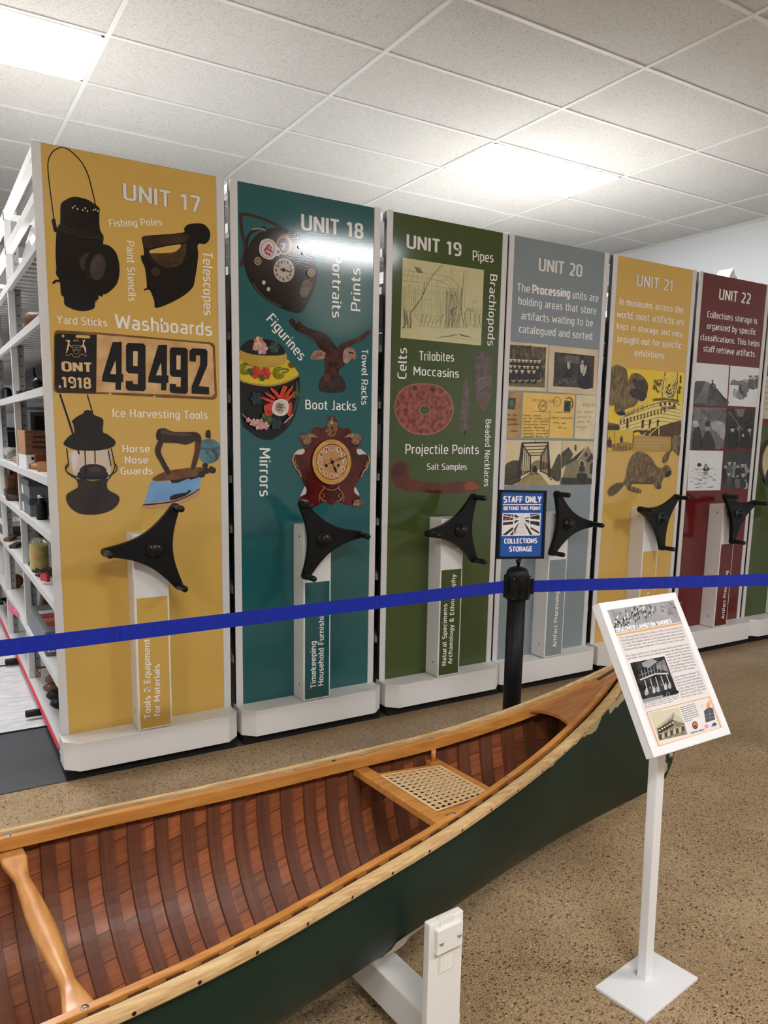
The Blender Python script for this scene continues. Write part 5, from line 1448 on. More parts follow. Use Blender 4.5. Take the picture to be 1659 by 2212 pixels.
for du, dv, a, c in ((0, hL / 2 - fb / 2, wL / 2, fb / 2), (0, -hL / 2 + fb / 2, wL / 2, fb / 2), (-wL / 2 + fb / 2, 0, fb / 2, hL / 2 - fb), (wL / 2 - fb / 2, 0, fb / 2, hL / 2 - fb)):
    m.obox(cL + uL * du + vL * dv - nL * .002, (uL, vL, nL), (a, c, .002), M_wpow)
m.build('panel_holder', lec, bevel=.0015)
lp = Plane(cL - nL * .0012, uL, vL, .0001)
PAPER = ink(232, 224, 220)
m = MB(); m.obox(cL - nL * .0018, (uL, vL, nL), (wL / 2 - fb + .001, hL / 2 - fb + .001, .0006), PAPER); paper = m.build('information_sheet', lec, label='printed sheet about the canoe')
ZS = (1270, 1260, 4.2648)
p = Pic(lp, ZS, 2)
p.poly([(152, 218), (790, 121), (876, 352), (245, 460)], ink(176, 174, 174, to=(150, 148, 148), sc=30))
rs = random.Random(12)
p.line([(230, 390), (400, 290), (545, 190)], 10, G(206), 3); p.line([(240, 400), (410, 305), (560, 195)], 5, G(96), 3)
for k in range(110):
    x, y = rs.uniform(250, 660), rs.uniform(190, 390)
    if abs(y - (470 - .45 * x)) < 62 + (x - 250) * .08:
        p.curve([(x - 5, y + 12), (x - 3, y - 10), (x + 4, y - 12), (x + 6, y + 12)], rs.choice((G(60), G(84), G(110), G(220))), 2, up=False)
for k in range(46):
    x, y = rs.uniform(560, 850), rs.uniform(160, 345)
    if y < 250 + (x - 560) * .3 and y > 200 - (x - 560) * .15: p.line([(x, y), (x + 14, y - 5), (x + 18, y + 8)], 5, rs.choice((G(84), G(110))), 2, up=False)
for k in range(24): p.ell((240 + rs.uniform(0, 140), 420 - rs.uniform(0, 70)), 9, 11, G(rs.choice((60, 90, 200))), n=8, up=False)
p.build('beach_picture', paper, 'printed grey photo of a beach crowd')
words(lp, ZS, 'DISCOVER LAMBTON SHORES', (262, 452), (775, 365), (255, 415), ink(244, 242, 240), paper, .05, 9, G(110))
ORG = ink(236, 174, 96)
p = Pic(lp, ZS, 8)
p.poly([(247, 474), (880, 358), (884, 371), (252, 488)], ORG)
q4 = [(542, 1190), (1118, 1045), (1226, 1330), (652, 1500)]
for a, c in zip(q4, q4[1:] + q4[:1]): p.line([a, c], 8, ORG, up=False)
p.build('orange_rule', paper, 'orange printed lines')
TXT = G(136)
def para(lines, a, b, step, h=15):
    """lines from a (left) to b (right) of the first line, moving by step per line"""
    mb = MB()
    for k, s in enumerate(lines):
        f = 1 if not isinstance(s, tuple) else s[1]
        s = s if not isinstance(s, tuple) else s[0]
        p0 = (a[0] + step[0] * k, a[1] + step[1] * k); p1 = (p0[0] + (b[0] - a[0]) * f, p0[1] + (b[1] - a[1]) * f)
        letters(mb, lp, ZS, s, p0, p1, (p0[0] - h * .3, p0[1] - h), TXT, .004, 3)
    mb.build('paragraph', paper, fix=False)
para(['This canoe was likely made in the 1940s or 1950s. It was created by the', 'Peterborough Canoe Company, one of the largest canoe manufacturers', 'in Canada. The company opened in 1893 and employed quality craftsmen',
      'for seven decades. You can see the Peterborough Canoe Company', ('manufacturing stamp on the deck at the bow (or front) of the canoe.', .97)], (296, 513), (868, 413), (10.2, 27), 17)
para(['This canoe comes from a cottage that was built in Grand Bend in the'], (352, 680), (928, 568), (10, 27), 17)
para(['late 1800s. The cottage was named Dotheboys Hall. Other than minor'], (366, 706), (936, 598), (10, 27), 17)
para(['repairs in the 1920s and new', 'windows in the 1970s, there', 'were very few renovations', 'over the years. It hosted many', 'joyful gatherings in the heart', "of Lambton County's cottage", ('country and is still standing.', .92)], (716, 668), (946, 622), (9.6, 26.2), 17)
para(['Judith Brigham donated the', 'canoe to the museum. Her', 'father purchased Dotheboys', 'Hall in the 1930s and renamed', 'it Oak Lodge. Judith had very', 'fond memories of paddling', 'along the Ausable River with', ('her sister in this canoe.', .84)], (797, 876), (1028, 822), (9.6, 26), 17)
# two captions too small to read: rows of short printed dashes
def dashes(a, b, step, n, h, seed, last=.8):
    p = Pic(lp, ZS, 3)
    rs = random.Random(seed)
    for k in range(n):
        x0, y0 = a[0] + step[0] * k, a[1] + step[1] * k
        L = (last if k == n - 1 else 1); t = 0
        while t < L - .02:
            w = min(rs.uniform(.05, .16), L - t)
            q = lambda t_: (x0 + (b[0] - a[0]) * t_, y0 + (b[1] - a[1]) * t_)
            p.line([q(t), q(t + w)], h, TXT, up=False)
            t += w + .025
    p.build('paragraph', paper)
dashes((520, 1112), (838, 1036), (4.5, 17), 3, 6, 1)
dashes((848, 1148), (984, 1108), (6.5, 18.2), 8, 8, 2, .5)
p = Pic(lp, ZS, 2)
p.poly([(387, 735), (703, 672), (832, 1022), (512, 1104)], G(26, 60, 40)); p.poly([(495, 735), (580, 690), (640, 720), (560, 780), (510, 770)], G(150, 170, 20)); p.poly([(630, 740), (700, 700), (745, 820), (690, 800), (640, 790)], G(96, 140, 40))
p.line([(480, 890), (620, 835), (740, 830)], 14, G(196)); p.line([(470, 850), (600, 800)], 7, G(120))
for k in range(6): p.line([(520 + 50 * k, 890 - 12 * k), (556 + 52 * k, 1020 - 14 * k)], 7, G(200), up=False)
for k in range(7): p.line([(490 + 28 * k, 800 - 8 * k), (505 + 28 * k, 870 - 9 * k)], 4, G(180), up=False)
for k in range(7): person(p, 535 + 36 * k, 1030 - 10 * k, 70, G((170, 60, 190)[k % 3]), G(180))
p.poly([(500, 1070), (830, 1000), (832, 1022), (512, 1104)], G(150, 170, 20)); p.curve([(690, 1040), (700, 1005), (760, 985), (820, 985), (826, 1015), (700, 1045)], G(26)); p.ring((735, 1025), 16, 18, 4, G(150))
p.build('cottage_picture', paper, 'printed black and white photo of a cottage verandah')
p = Pic(lp, ZS, 2)
p.poly([(560, 1195), (835, 1142), (918, 1392), (655, 1452)], ink(214, 204, 176)); p.poly([(630, 1330), (790, 1190), (880, 1270), (915, 1390), (655, 1450)], ink(150, 138, 112, to=(110, 100, 80), sc=60)); p.poly([(620, 1340), (790, 1188), (770, 1240), (660, 1330)], ink(186, 176, 150)); p.poly([(640, 1345), (780, 1260), (790, 1310), (650, 1390)], ink(52, 46, 36)); p.poly([(790, 1188), (880, 1265), (885, 1290), (785, 1260)], ink(196, 188, 164))
for k in range(6): p.line([(650 + 24 * k, 1360 - 14 * k), (665 + 24 * k, 1350 - 14 * k)], 12, ink(214, 206, 180), up=False)
for k in range(9): person(p, 665 + 26 * k, 1435 - 9 * k, 64, ink(*((70, 62, 50), (190, 180, 152))[k % 2]), ink(196, 184, 156))
p.build('pavilion_picture', paper, 'printed sepia photo of a pavilion')
p = Pic(lp, ZS, 2)
p.poly([(1068, 1178), (1110, 1140), (1150, 1150), (1172, 1255), (1085, 1285)], ink(76, 78, 88)); p.poly([(1085, 1140), (1115, 1070), (1128, 1130), (1110, 1148)], ink(240, 160, 60))
for a in ([(1072, 1215), (1165, 1195)], [(1080, 1250), (1170, 1228)], [(1110, 1145), (1130, 1270)]): p.line(a, 3, ink(150, 152, 160), up=False)
p.ell((986, 1308), 26, 36, ink(30, 30, 36), -8); p.ell((986, 1310), 20, 27, ink(226, 130, 50), -8); p.ell((986, 1318), 18, 14, ink(150, 50, 46), -8); p.ell((1000, 1330), 11, 8, ink(66, 90, 60))
p.curve([(1140, 1310), (1160, 1283), (1184, 1300), (1170, 1308)], ink(40, 66, 130)); p.curve([(1160, 1284), (1184, 1300), (1176, 1285)], ink(90, 150, 70)); p.line([(1135, 1322), (1178, 1312)], 6, ink(110, 130, 150))
p.curve([(1070, 1325), (1085, 1298), (1112, 1315), (1095, 1335)], ink(220, 160, 170)); p.ring((1046, 1130), 9, 12, 3, G(180))
letters(p, lp, ZS, 'LAMBTON SHORES', (942, 1388), (1072, 1353), (940, 1374), G(90), .01, p.l)
p.build('emblem_picture', paper, 'printed county map and small round emblems')
# ------------------------------------------------------------------ canoe
KS = .87
CA = Vector((.162, 1.746, 0)) * KS
ca_ = math.radians(4.5)
AX = Vector((math.cos(ca_), math.sin(ca_), 0)); NR = Vector((math.sin(ca_), -math.cos(ca_), 0))     # along the hull, towards the camera
_s = np.array([-.5, -.35, -.2, -.05, .1, .25, .4, .55, .7, .85, 1.0, 1.15, 1.3, 1.45, 1.6, 1.75, 1.9, 2.05, 2.13])
_w = np.array([.414, .415, .414, .405, .396, .386, .366, .342, .317, .295, .270, .239, .208, .178, .145, .111, .075, .032, .008])
_z = np.array([.373, .372, .371, .369, .367, .367, .368, .372, .377, .383, .391, .401, .413, .432, .457, .489, .531, .582, .612])
_d = np.linspace(-.5, 2.13, 264)
_k = np.exp(-.5 * (np.arange(-14, 15) / 5.0) ** 2); _k /= _k.sum()
def _sm(a):
    v = np.interp(_d, _s, a); p = np.concatenate([2 * v[0] - v[14:0:-1], v, 2 * v[-1] - v[-2:-16:-1]])
    return np.convolve(p, _k, 'valid')
_W = _sm(_w) * KS; _G = 1.44 - KS * (1.44 - _sm(_z))
SC, TIP = -.35 * KS, 2.13 * KS
def fold(S): return (SC + abs(S - SC)) / KS
def Wd(S): return max(float(np.interp(fold(S), _d, _W)), .006)
def Gz(S): return float(np.interp(fold(S), _d, _G))
def Kz(S):
    q = abs(S - SC) / (TIP - SC)
    return .125 + .09 * q ** 2.3
_pz = np.array([.19, .207, .24, .30, .38, .53, .64, .69, .715]); _po = np.array([.06, .15, .245, .28, .282, .23, .13, .05, 0.])
def hull(t, v, side, inset=0.0, S=None):
    """t from stern -1 to bow 1 (or S), v from the rim 0 to the keel 1"""
    if S is None:
        S = SC + t * (TIP - SC)
    t = (S - SC) / (TIP - SC)
    q = abs(t)
    w, g, k = max(Wd(S) - inset, .001), Gz(S), Kz(S) + inset
    n = 2.5 * (1 - q ** 2.2) + 1.35 * q ** 2.2
    ph = v * PI / 2
    z = g - (g - k) * math.sin(ph) ** (2 / n)
    y = w * max(math.cos(ph), 0) ** (2 / n) * (1 + .05 * math.sin(PI * min(v * 1.6, 1)) * (1 - q))
    if v > .999:
        y = 0
    off = float(np.interp(z, _pz, _po)) * max((q - .55) / .45, 0) ** 2.2
    s_ = S + (off if t > 0 else -off)
    return CA + AX * s_ + NR * (side * y) + Vector((0, 0, z))

def attr_mesh(rows, m, name, parent, label=None, flip=False):
    """grid mesh that stores its length and girth coordinates for the procedural wood and paint"""
    mb = MB(); mb.grid(rows, m)
    o = mb.build(name, parent, label=label, fix=False)
    me = o.data
    nr, nc = len(rows), len(rows[0])
    u = np.zeros(nr * nc); v = np.zeros(nr * nc)
    for i, r in enumerate(rows):
        acc = 0
        for j, p in enumerate(r):
            if j: acc += (Vector(p) - Vector(r[j - 1])).length
            u[i * nc + j] = (Vector(p) - CA).dot(AX); v[i * nc + j] = acc
    for nm, val in (('along', u), ('girth', v)):
        a = me.attributes.new(nm, 'FLOAT', 'POINT'); a.data.foreach_set('value', val)
    return o

def wood_nodes(name, c1, c2, rough, seam=None, coat=.3, sc=(3, 60), dark=.25):
    m = bpy.data.materials.new(name); m.use_nodes = True
    nt = m.node_tree; b = nt.nodes['Principled BSDF']; L = nt.links.new
    au = node(nt, 'ShaderNodeAttribute', attribute_name='along'); av = node(nt, 'ShaderNodeAttribute', attribute_name='girth')
    def math_(op, a, c=None):
        n = node(nt, 'ShaderNodeMath', operation=op)
        if hasattr(a, 'links'): L(a, n.inputs[0])
        else: n.inputs[0].default_value = a
        if c is not None:
            if hasattr(c, 'links'): L(c, n.inputs[1])
            else: n.inputs[1].default_value = c
        return n.outputs[0]
    cb = node(nt, 'ShaderNodeCombineXYZ')
    L(math_('MULTIPLY', au.outputs['Fac'], sc[0]), cb.inputs[0]); L(math_('MULTIPLY', av.outputs['Fac'], sc[1]), cb.inputs[1])
    nz = node(nt, 'ShaderNodeTexNoise'); nz.inputs['Scale'].default_value = 1; nz.inputs['Detail'].default_value = 6; nz.inputs['Distortion'].default_value = .6
    L(cb.outputs[0], nz.inputs['Vector'])
    rp = node(nt, 'ShaderNodeValToRGB')
    rp.color_ramp.elements[0].position = .3; rp.color_ramp.elements[1].position = .7
    rp.color_ramp.elements[0].color = (*lin(c1), 1); rp.color_ramp.elements[1].color = (*lin(c2), 1)
    L(nz.outputs['Fac'], rp.inputs[0])
    out = rp.outputs[0]
    if seam:
        pv = math_('DIVIDE', av.outputs['Fac'], seam)
        fl = math_('FLOOR', pv); fr = math_('FRACT', pv)
        pu = math_('FLOOR', math_('ADD', math_('MULTIPLY', au.outputs['Fac'], 7.6), math_('MULTIPLY', fl, .37)))
        c2_ = node(nt, 'ShaderNodeCombineXYZ'); L(pu, c2_.inputs[0]); L(fl, c2_.inputs[1])
        wn = node(nt, 'ShaderNodeTexWhiteNoise', noise_dimensions='2D'); L(c2_.outputs[0], wn.inputs['Vector'])
        hs = node(nt, 'ShaderNodeHueSaturation'); L(out, hs.inputs['Color'])
        L(math_('ADD', math_('MULTIPLY', wn.outputs['Value'], .75), .62), hs.inputs['Value'])
        out = hs.outputs[0]
        ln = math_('LESS_THAN', fr, .03)
        mx = node(nt, 'ShaderNodeMix', data_type='RGBA'); L(ln, mx.inputs[0]); L(out, mx.inputs[6]); mx.inputs[7].default_value = (*lin((26, 12, 8)), 1)
        out = mx.outputs[2]
    L(out, b.inputs['Base Color'])
    b.inputs['Roughness'].default_value = rough; b.inputs['Coat Weight'].default_value = coat; b.inputs['Coat Roughness'].default_value = .25
    return m

def canvas_material():
    m = bpy.data.materials.new('green_canvas_paint'); m.use_nodes = True
    nt = m.node_tree; b = nt.nodes['Principled BSDF']; L = nt.links.new
    tc = node(nt, 'ShaderNodeTexCoord')
    au = node(nt, 'ShaderNodeAttribute', attribute_name='along'); av = node(nt, 'ShaderNodeAttribute', attribute_name='girth')
    n1 = node(nt, 'ShaderNodeTexNoise'); n1.inputs['Scale'].default_value = 3; n1.inputs['Detail'].default_value = 5; L(tc.outputs['Object'], n1.inputs['Vector'])
    r1 = node(nt, 'ShaderNodeValToRGB'); r1.color_ramp.elements[0].color = (*lin((18, 39, 30)), 1); r1.color_ramp.elements[1].color = (*lin((22, 46, 35)), 1); L(n1.outputs['Fac'], r1.inputs[0])
    # thin scratches
    mp = node(nt, 'ShaderNodeMapping'); mp.inputs['Scale'].default_value = (3, 30, 26); mp.inputs['Rotation'].default_value = (.3, .5, 0); L(tc.outputs['Object'], mp.inputs['Vector'])
    n2 = node(nt, 'ShaderNodeTexNoise'); n2.inputs['Scale'].default_value = 2; n2.inputs['Detail'].default_value = 8; L(mp.outputs[0], n2.inputs['Vector'])
    s2 = node(nt, 'ShaderNodeMapRange'); s2.inputs[1].default_value = .68; s2.inputs[2].default_value = .8; s2.inputs[3].default_value = 0; s2.inputs[4].default_value = .35; L(n2.outputs['Fac'], s2.inputs[0])
    m1 = node(nt, 'ShaderNodeMix', data_type='RGBA'); L(s2.outputs[0], m1.inputs[0]); L(r1.outputs[0], m1.inputs[6]); m1.inputs[7].default_value = (*lin((88, 106, 92)), 1)
    # chipped paint under the rail and at the foot of the stem
    n3 = node(nt, 'ShaderNodeTexNoise'); n3.inputs['Scale'].default_value = 13; n3.inputs['Detail'].default_value = 7; L(tc.outputs['Object'], n3.inputs['Vector'])
    g1 = node(nt, 'ShaderNodeMapRange'); g1.inputs[1].default_value = .019; g1.inputs[2].default_value = .046; g1.inputs[3].default_value = .15; g1.inputs[4].default_value = -.2; L(av.outputs['Fac'], g1.inputs[0])
    g2 = node(nt, 'ShaderNodeMapRange'); g2.inputs[1].default_value = 1.78; g2.inputs[2].default_value = 2.05; g2.inputs[3].default_value = -.3; g2.inputs[4].default_value = .12; L(au.outputs['Fac'], g2.inputs[0])
    g3 = node(nt, 'ShaderNodeMapRange'); g3.inputs[1].default_value = .36; g3.inputs[2].default_value = .44; g3.inputs[3].default_value = -.5; g3.inputs[4].default_value = 0; L(av.outputs['Fac'], g3.inputs[0])
    ad = node(nt, 'ShaderNodeMath', operation='ADD'); L(g2.outputs[0], ad.inputs[0]); L(g3.outputs[0], ad.inputs[1])
    mxm = node(nt, 'ShaderNodeMath', operation='MAXIMUM'); L(g1.outputs[0], mxm.inputs[0]); L(ad.outputs[0], mxm.inputs[1])
    sm = node(nt, 'ShaderNodeMath', operation='ADD'); L(n3.outputs['Fac'], sm.inputs[0]); L(mxm.outputs[0], sm.inputs[1])
    gt = node(nt, 'ShaderNodeMath', operation='GREATER_THAN'); gt.inputs[1].default_value = .63; L(sm.outputs[0], gt.inputs[0])
    m2 = node(nt, 'ShaderNodeMix', data_type='RGBA'); L(gt.outputs[0], m2.inputs[0]); L(m1.outputs[2], m2.inputs[6]); m2.inputs[7].default_value = (*lin((178, 166, 130)), 1)
    L(m2.outputs[2], b.inputs['Base Color'])
    b.inputs['Roughness'].default_value = .45; b.inputs['Specular IOR Level'].default_value = .22
    n4 = node(nt, 'ShaderNodeTexNoise'); n4.inputs['Scale'].default_value = 9; L(tc.outputs['Object'], n4.inputs['Vector'])
    bp = node(nt, 'ShaderNodeBump'); bp.inputs['Strength'].default_value = .18; bp.inputs['Distance'].default_value = .01; L(n4.outputs['Fac'], bp.inputs['Height']); L(bp.outputs[0], b.inputs['Normal'])
    return m

M_hull = canvas_material()
M_plank = wood_nodes('cedar_planking', (126, 66, 36), (162, 94, 52), .58, .066, .12)
M_rib = wood_nodes('dark_rib_wood', (92, 51, 31), (118, 68, 42), .6, None, .06, (70, 3))
M_varn = mat('varnished_ash', (206, 143, 70), .38, var=((182, 117, 52), 5, 6, (1.2, 14, 14)), coat=.2)
M_varn2 = mat('varnished_thwart', (208, 148, 80), .4, var=((186, 122, 58), 6, 6, (9, 2, 9)), coat=.15)
M_deck = mat('varnished_deck', (190, 128, 68), .4, var=((164, 104, 52), 6, 6, (1.2, 12, 8)), coat=.2)
M_bare = mat('bare_ash_rail', (214, 184, 134), .6, var=((188, 148, 96), 7, 7, (1.1, 18, 18)))
M_cane = mat('woven_cane', (228, 198, 152), .5)

canoe = thing('canoe', 'dark green canvas canoe with wooden ribs, caned seat and pale rails', 'canoe', (CA.x, CA.y, 0))
NT, NV = 90, 18
ts = [math.sin(PI / 2 * (-1 + 2 * i / NT)) * .25 + (-1 + 2 * i / NT) * .75 for i in range(NT + 1)]
full = [(j / NV, 1) for j in range(NV + 1)]
rows_n = [[hull(t, (j / NV) ** 1.0, 1) for j in range(NV + 1)] for t in ts]
rows_f = [[hull(t, (j / NV) ** 1.0, -1) for j in range(NV + 1)] for t in ts]
hn = attr_mesh(rows_n, M_hull, 'hull', canoe, 'dark green painted hull')
# far half of the hull joins the near half in one mesh
hf = attr_mesh(rows_f, M_hull, 'hull_b', canoe)
import bmesh
bm = bmesh.new(); bm.from_mesh(hn.data); bm.from_mesh(hf.data)
bmesh.ops.remove_doubles(bm, verts=bm.verts, dist=1e-5); bmesh.ops.recalc_face_normals(bm, faces=bm.faces)
bm.to_mesh(hn.data); bm.free(); bpy.data.objects.remove(hf)
ti = [-.96 + 1.92 * i / NT for i in range(NT + 1)]
seq = [(j / 16, 1) for j in range(17)] + [(1 - j / 16, -1) for j in range(1, 17)]
attr_mesh([[hull(t, v, sd, .009) for v, sd in seq] for t in ti], M_plank, 'planking', canoe, 'red brown cedar planking')
RP = .0665
kk = 0
S = SC - 27 * RP
while S < 1.72:
    rows = []
    for s_, ins in ((S - .018, .009), (S - .0165, .0155), (S + .0165, .0155), (S + .018, .009)):
        rows.append([hull(0, v, sd, ins, S=s_) for v, sd in seq])
    if S > SC - 26.5 * RP:
        o = attr_mesh(rows, M_rib, 'rib', canoe)
        o.data.polygons.foreach_set('use_smooth', [False] * len(o.data.polygons))
    S += RP

def rail(side, prof, s0, s1, m, name, label=None, n=110):
    rows = []
    for i in range(n + 1):
        S = s0 + (s1 - s0) * i / n
        a = CA + AX * (S - .004) + NR * side * Wd(S - .004); c = CA + AX * (S + .004) + NR * side * Wd(S + .004)
        d = (c - a).normalized(); o = Vector((d.y, -d.x, 0))
        if o.dot(NR) * side < 0: o = -o
        p = CA + AX * S + NR * side * Wd(S) + Vector((0, 0, Gz(S)))
        rows.append([p + o * x + Vector((0, 0, z)) for x, z in prof])
    mb = MB(); mb.grid(rows, m, False, True)
    nc = len(prof)
    mb.f.append(tuple(range(nc))); mb.f.append(tuple(range(n * nc, (n + 1) * nc))); mb.mi += [0, 0]; mb.sm += [False, False]
    return mb.build(name, canoe, bevel=.0015, label=label)
OUT = [(.0, .007), (.010, .008), (.0175, .004), (.021, -.004), (.0205, -.013), (.016, -.019), (.0, -.021)]
INW = [(-.0165, .005), (-.033, .005), (-.034, -.026), (-.0175, -.026)]
SE = 2 * SC - TIP
for sd in (1, -1):
    rail(sd, OUT, SE + .01, TIP + .012, M_bare, 'outwale', 'pale worn outer rail')
    rail(sd, INW, SE + .25, TIP - .16, M_varn, 'inwale', 'orange varnished inner rail')
# small screw heads along the rails
for k in range(26):
    S = -1.2 + k * .116
    for sd in (1,):
        p = CA + AX * S + NR * sd * (Wd(S) + .0206) + Vector((0, 0, Gz(S) - .008))
        mb = MB(); mb.lathe(p - NR * .0012, NR * sd, [(.0045, 0), (.004, .0018), (0, .002)], M_dark, 10); mb.build('rail_screw', canoe)
for S in (.01, .905, 1.128):
    for sd in (1, -1):
        p = CA + AX * S + NR * sd * (Wd(S) - .025) + Vector((0, 0, Gz(S) + .0045))
        mb = MB(); mb.lathe(p, (0, 0, 1), [(.007, 0), (.006, .0020), (0, .0028)], M_steel, 14); mb.build('bolt_head', canoe)

def deck(sg, s0):
    pts = []
    f = lambda S: (2 * SC - S) if sg < 0 else S
    P_ = lambda S, y, dz=.004: CA + AX * f(S) + NR * y + Vector((0, 0, Gz(S) + dz))
    n = 14
    e = TIP - .012
    for i in range(n + 1):
        S = s0 + (e - s0) * i / n; pts.append(P_(S, max(Wd(S) - .016, .003)))
    for i in range(n + 1):
        S = e + (s0 - e) * i / n; pts.append(P_(S, -max(Wd(S) - .016, .003)))
    w = Wd(s0) - .03
    for i in range(1, 12):
        a = PI * i / 12
        pts.append(P_(s0 + .062 * math.sin(a) ** .8, -w * math.cos(a)))
    mb = MB(); mb.prism(pts, (0, 0, -.012), M_deck)
    o = mb.build('deck', canoe, bevel=.0015, label='varnished triangular end deck')
    if sg > 0:
        q = MB(); c0, c1 = P_(TIP - .15, -.018, .0045), P_(TIP - .06, -.008, .0045)
        d = (c1 - c0).normalized(); sdv = Vector((0, 0, 1)).cross(d)
        q.obox((c0 + c1) / 2, (d, sdv, d.cross(sdv)), ((c1 - c0).length / 2, .006, .0012), mat('dark_fitting', (66, 56, 40), .5))
        q.build('deck_strip', o, label='dark metal strip')
deck(1, 1.42); deck(-1, 1.42)
# carved thwart
S0 = .012
wI = Wd(S0) - .030
rows = []
zt_ = Gz(S0) - .036
wprof = [(-1, .0265), (-.86, .027), (-.74, .021), (-.60, .0155), (-.4, .019), (-.1, .0235), (.1, .0235), (.4, .019), (.62, .0145), (.74, .020), (.86, .027), (1, .0285)]
tprof = [(-1, .009), (-.84, .009), (-.7, .0125), (-.3, .0145), (.3, .0145), (.7, .0125), (.84, .009), (1, .009)]
for i in range(61):
    q = -1 + 2 * i / 60
    hw_ = np.interp(q, *zip(*wprof)); ht = np.interp(q, *zip(*tprof))
    ex = np.interp(abs(q), [.6, .86], [2.0, 5.0])
    c = CA + AX * S0 + NR * (q * wI) + Vector((0, 0, zt_))
    ring = []
    for k in range(20):
        a = 2 * PI * k / 20; ca2, sa2 = math.cos(a), math.sin(a)
        ring.append(c + AX * (hw_ * math.copysign(abs(ca2) ** (2 / ex), ca2)) + Vector((0, 0, ht * math.copysign(abs(sa2) ** (2 / ex), sa2))))
    rows.append(ring)
mb = MB(); mb.grid(rows, M_varn2, True, True); mb.f += [tuple(range(20)), tuple(range(60 * 20, 61 * 20))]; mb.mi += [0, 0]; mb.sm += [False, False]
mb.build('thwart', canoe, label='carved honey coloured thwart')
# caned seat
SA, SB = .905, 1.128
za = Gz(SA) - .028 - .010; zb = Gz(SB) - .058 - .010
q_ = lambda S, y, z: CA + AX * S + NR * y + Vector((0, 0, z))
def bar(p0, p1, hw2, ht, up=Vector((0, 0, 1))):
    mb = MB(); d = (p1 - p0).normalized(); sd_ = up.cross(d).normalized()
    mb.obox((p0 + p1) / 2, (d, sd_, d.cross(sd_)), ((p1 - p0).length / 2, hw2, ht), M_varn); return mb
sf = MB(); 
wa, wb = Wd(SA) - .020, Wd(SB) - .022
yi = .098
parts_ = [bar(q_(SA, -wa, za), q_(SA, wa, za), .021, .010), bar(q_(SB, -wb, zb), q_(SB, wb, zb), .019, .010)]
for y, yb_ in ((-yi - .03, -yi - .012), (yi + .03, yi + .012)):
    parts_.append(bar(q_(SA + .015, y, za), q_(SB - .015, yb_, zb), .016, .0095))
for b_ in parts_:
    sf.add(b_.v, b_.f, M_varn)
seat = sf.build('seat', canoe, bevel=.002, label='varnished wooden seat frame')
for sd in (1, -1):
    mb = MB(); mb.cyl(q_(SB, sd * (wb - .014), zb), q_(SB, sd * (wb - .014), Gz(SB) - .024), .0075, M_varn, n=14); mb.build('seat_dowel', seat)
cn = MB()
A_ = q_(SA + .016, -yi - .022, za + .0105); B_ = q_(SB - .012, -yi - .004, zb + .0105); C_ = q_(SB - .012, yi + .004, zb + .0105); D_ = q_(SA + .016, yi + .022, za + .0105)
def cp(a, c, lift=0): return A_.lerp(B_, a).lerp(D_.lerp(C_, a), c) + Vector((0, 0, lift))
def strip(p0, p1, w):
    d = (p1 - p0).normalized(); sd_ = Vector((0, 0, 1)).cross(d).normalized()
    cn.obox((p0 + p1) / 2, (d, sd_, d.cross(sd_)), ((p1 - p0).length / 2, w / 2, .0006), M_cane)
na, nc_ = 9, 13
for i in range(na + 1):
    for dlt in (-.012, .012):
        a = min(max(i / na + dlt, 0), 1); strip(cp(a, 0, .0004), cp(a, 1, .0004), .0020)
for j in range(nc_ + 1):
    for dlt in (-.008, .008):
        c = min(max(j / nc_ + dlt, 0), 1); strip(cp(0, c, .0012), cp(1, c, .0012), .0020)
for k in range(-na, nc_ + 1):
    # diagonals in cell units
    for sgn in (1, -1):
        pts = []
        for i in range(na + 1):
            j = k + i + .5
            a, c = (i / na, j / nc_) if sgn > 0 else (1 - i / na, j / nc_)
            if 0 <= c <= 1: pts.append((a, c))
        if len(pts) > 1: strip(cp(*pts[0], .002), cp(*pts[-1], .002), .0020)
for e0, e1_ in ((A_, B_), (B_, C_), (C_, D_), (D_, A_)):
    strip(e0 + Vector((0, 0, .0018)), e1_ + Vector((0, 0, .0018)), .006)
cn.build('caning', seat, label='woven cane seat panel', fix=False)

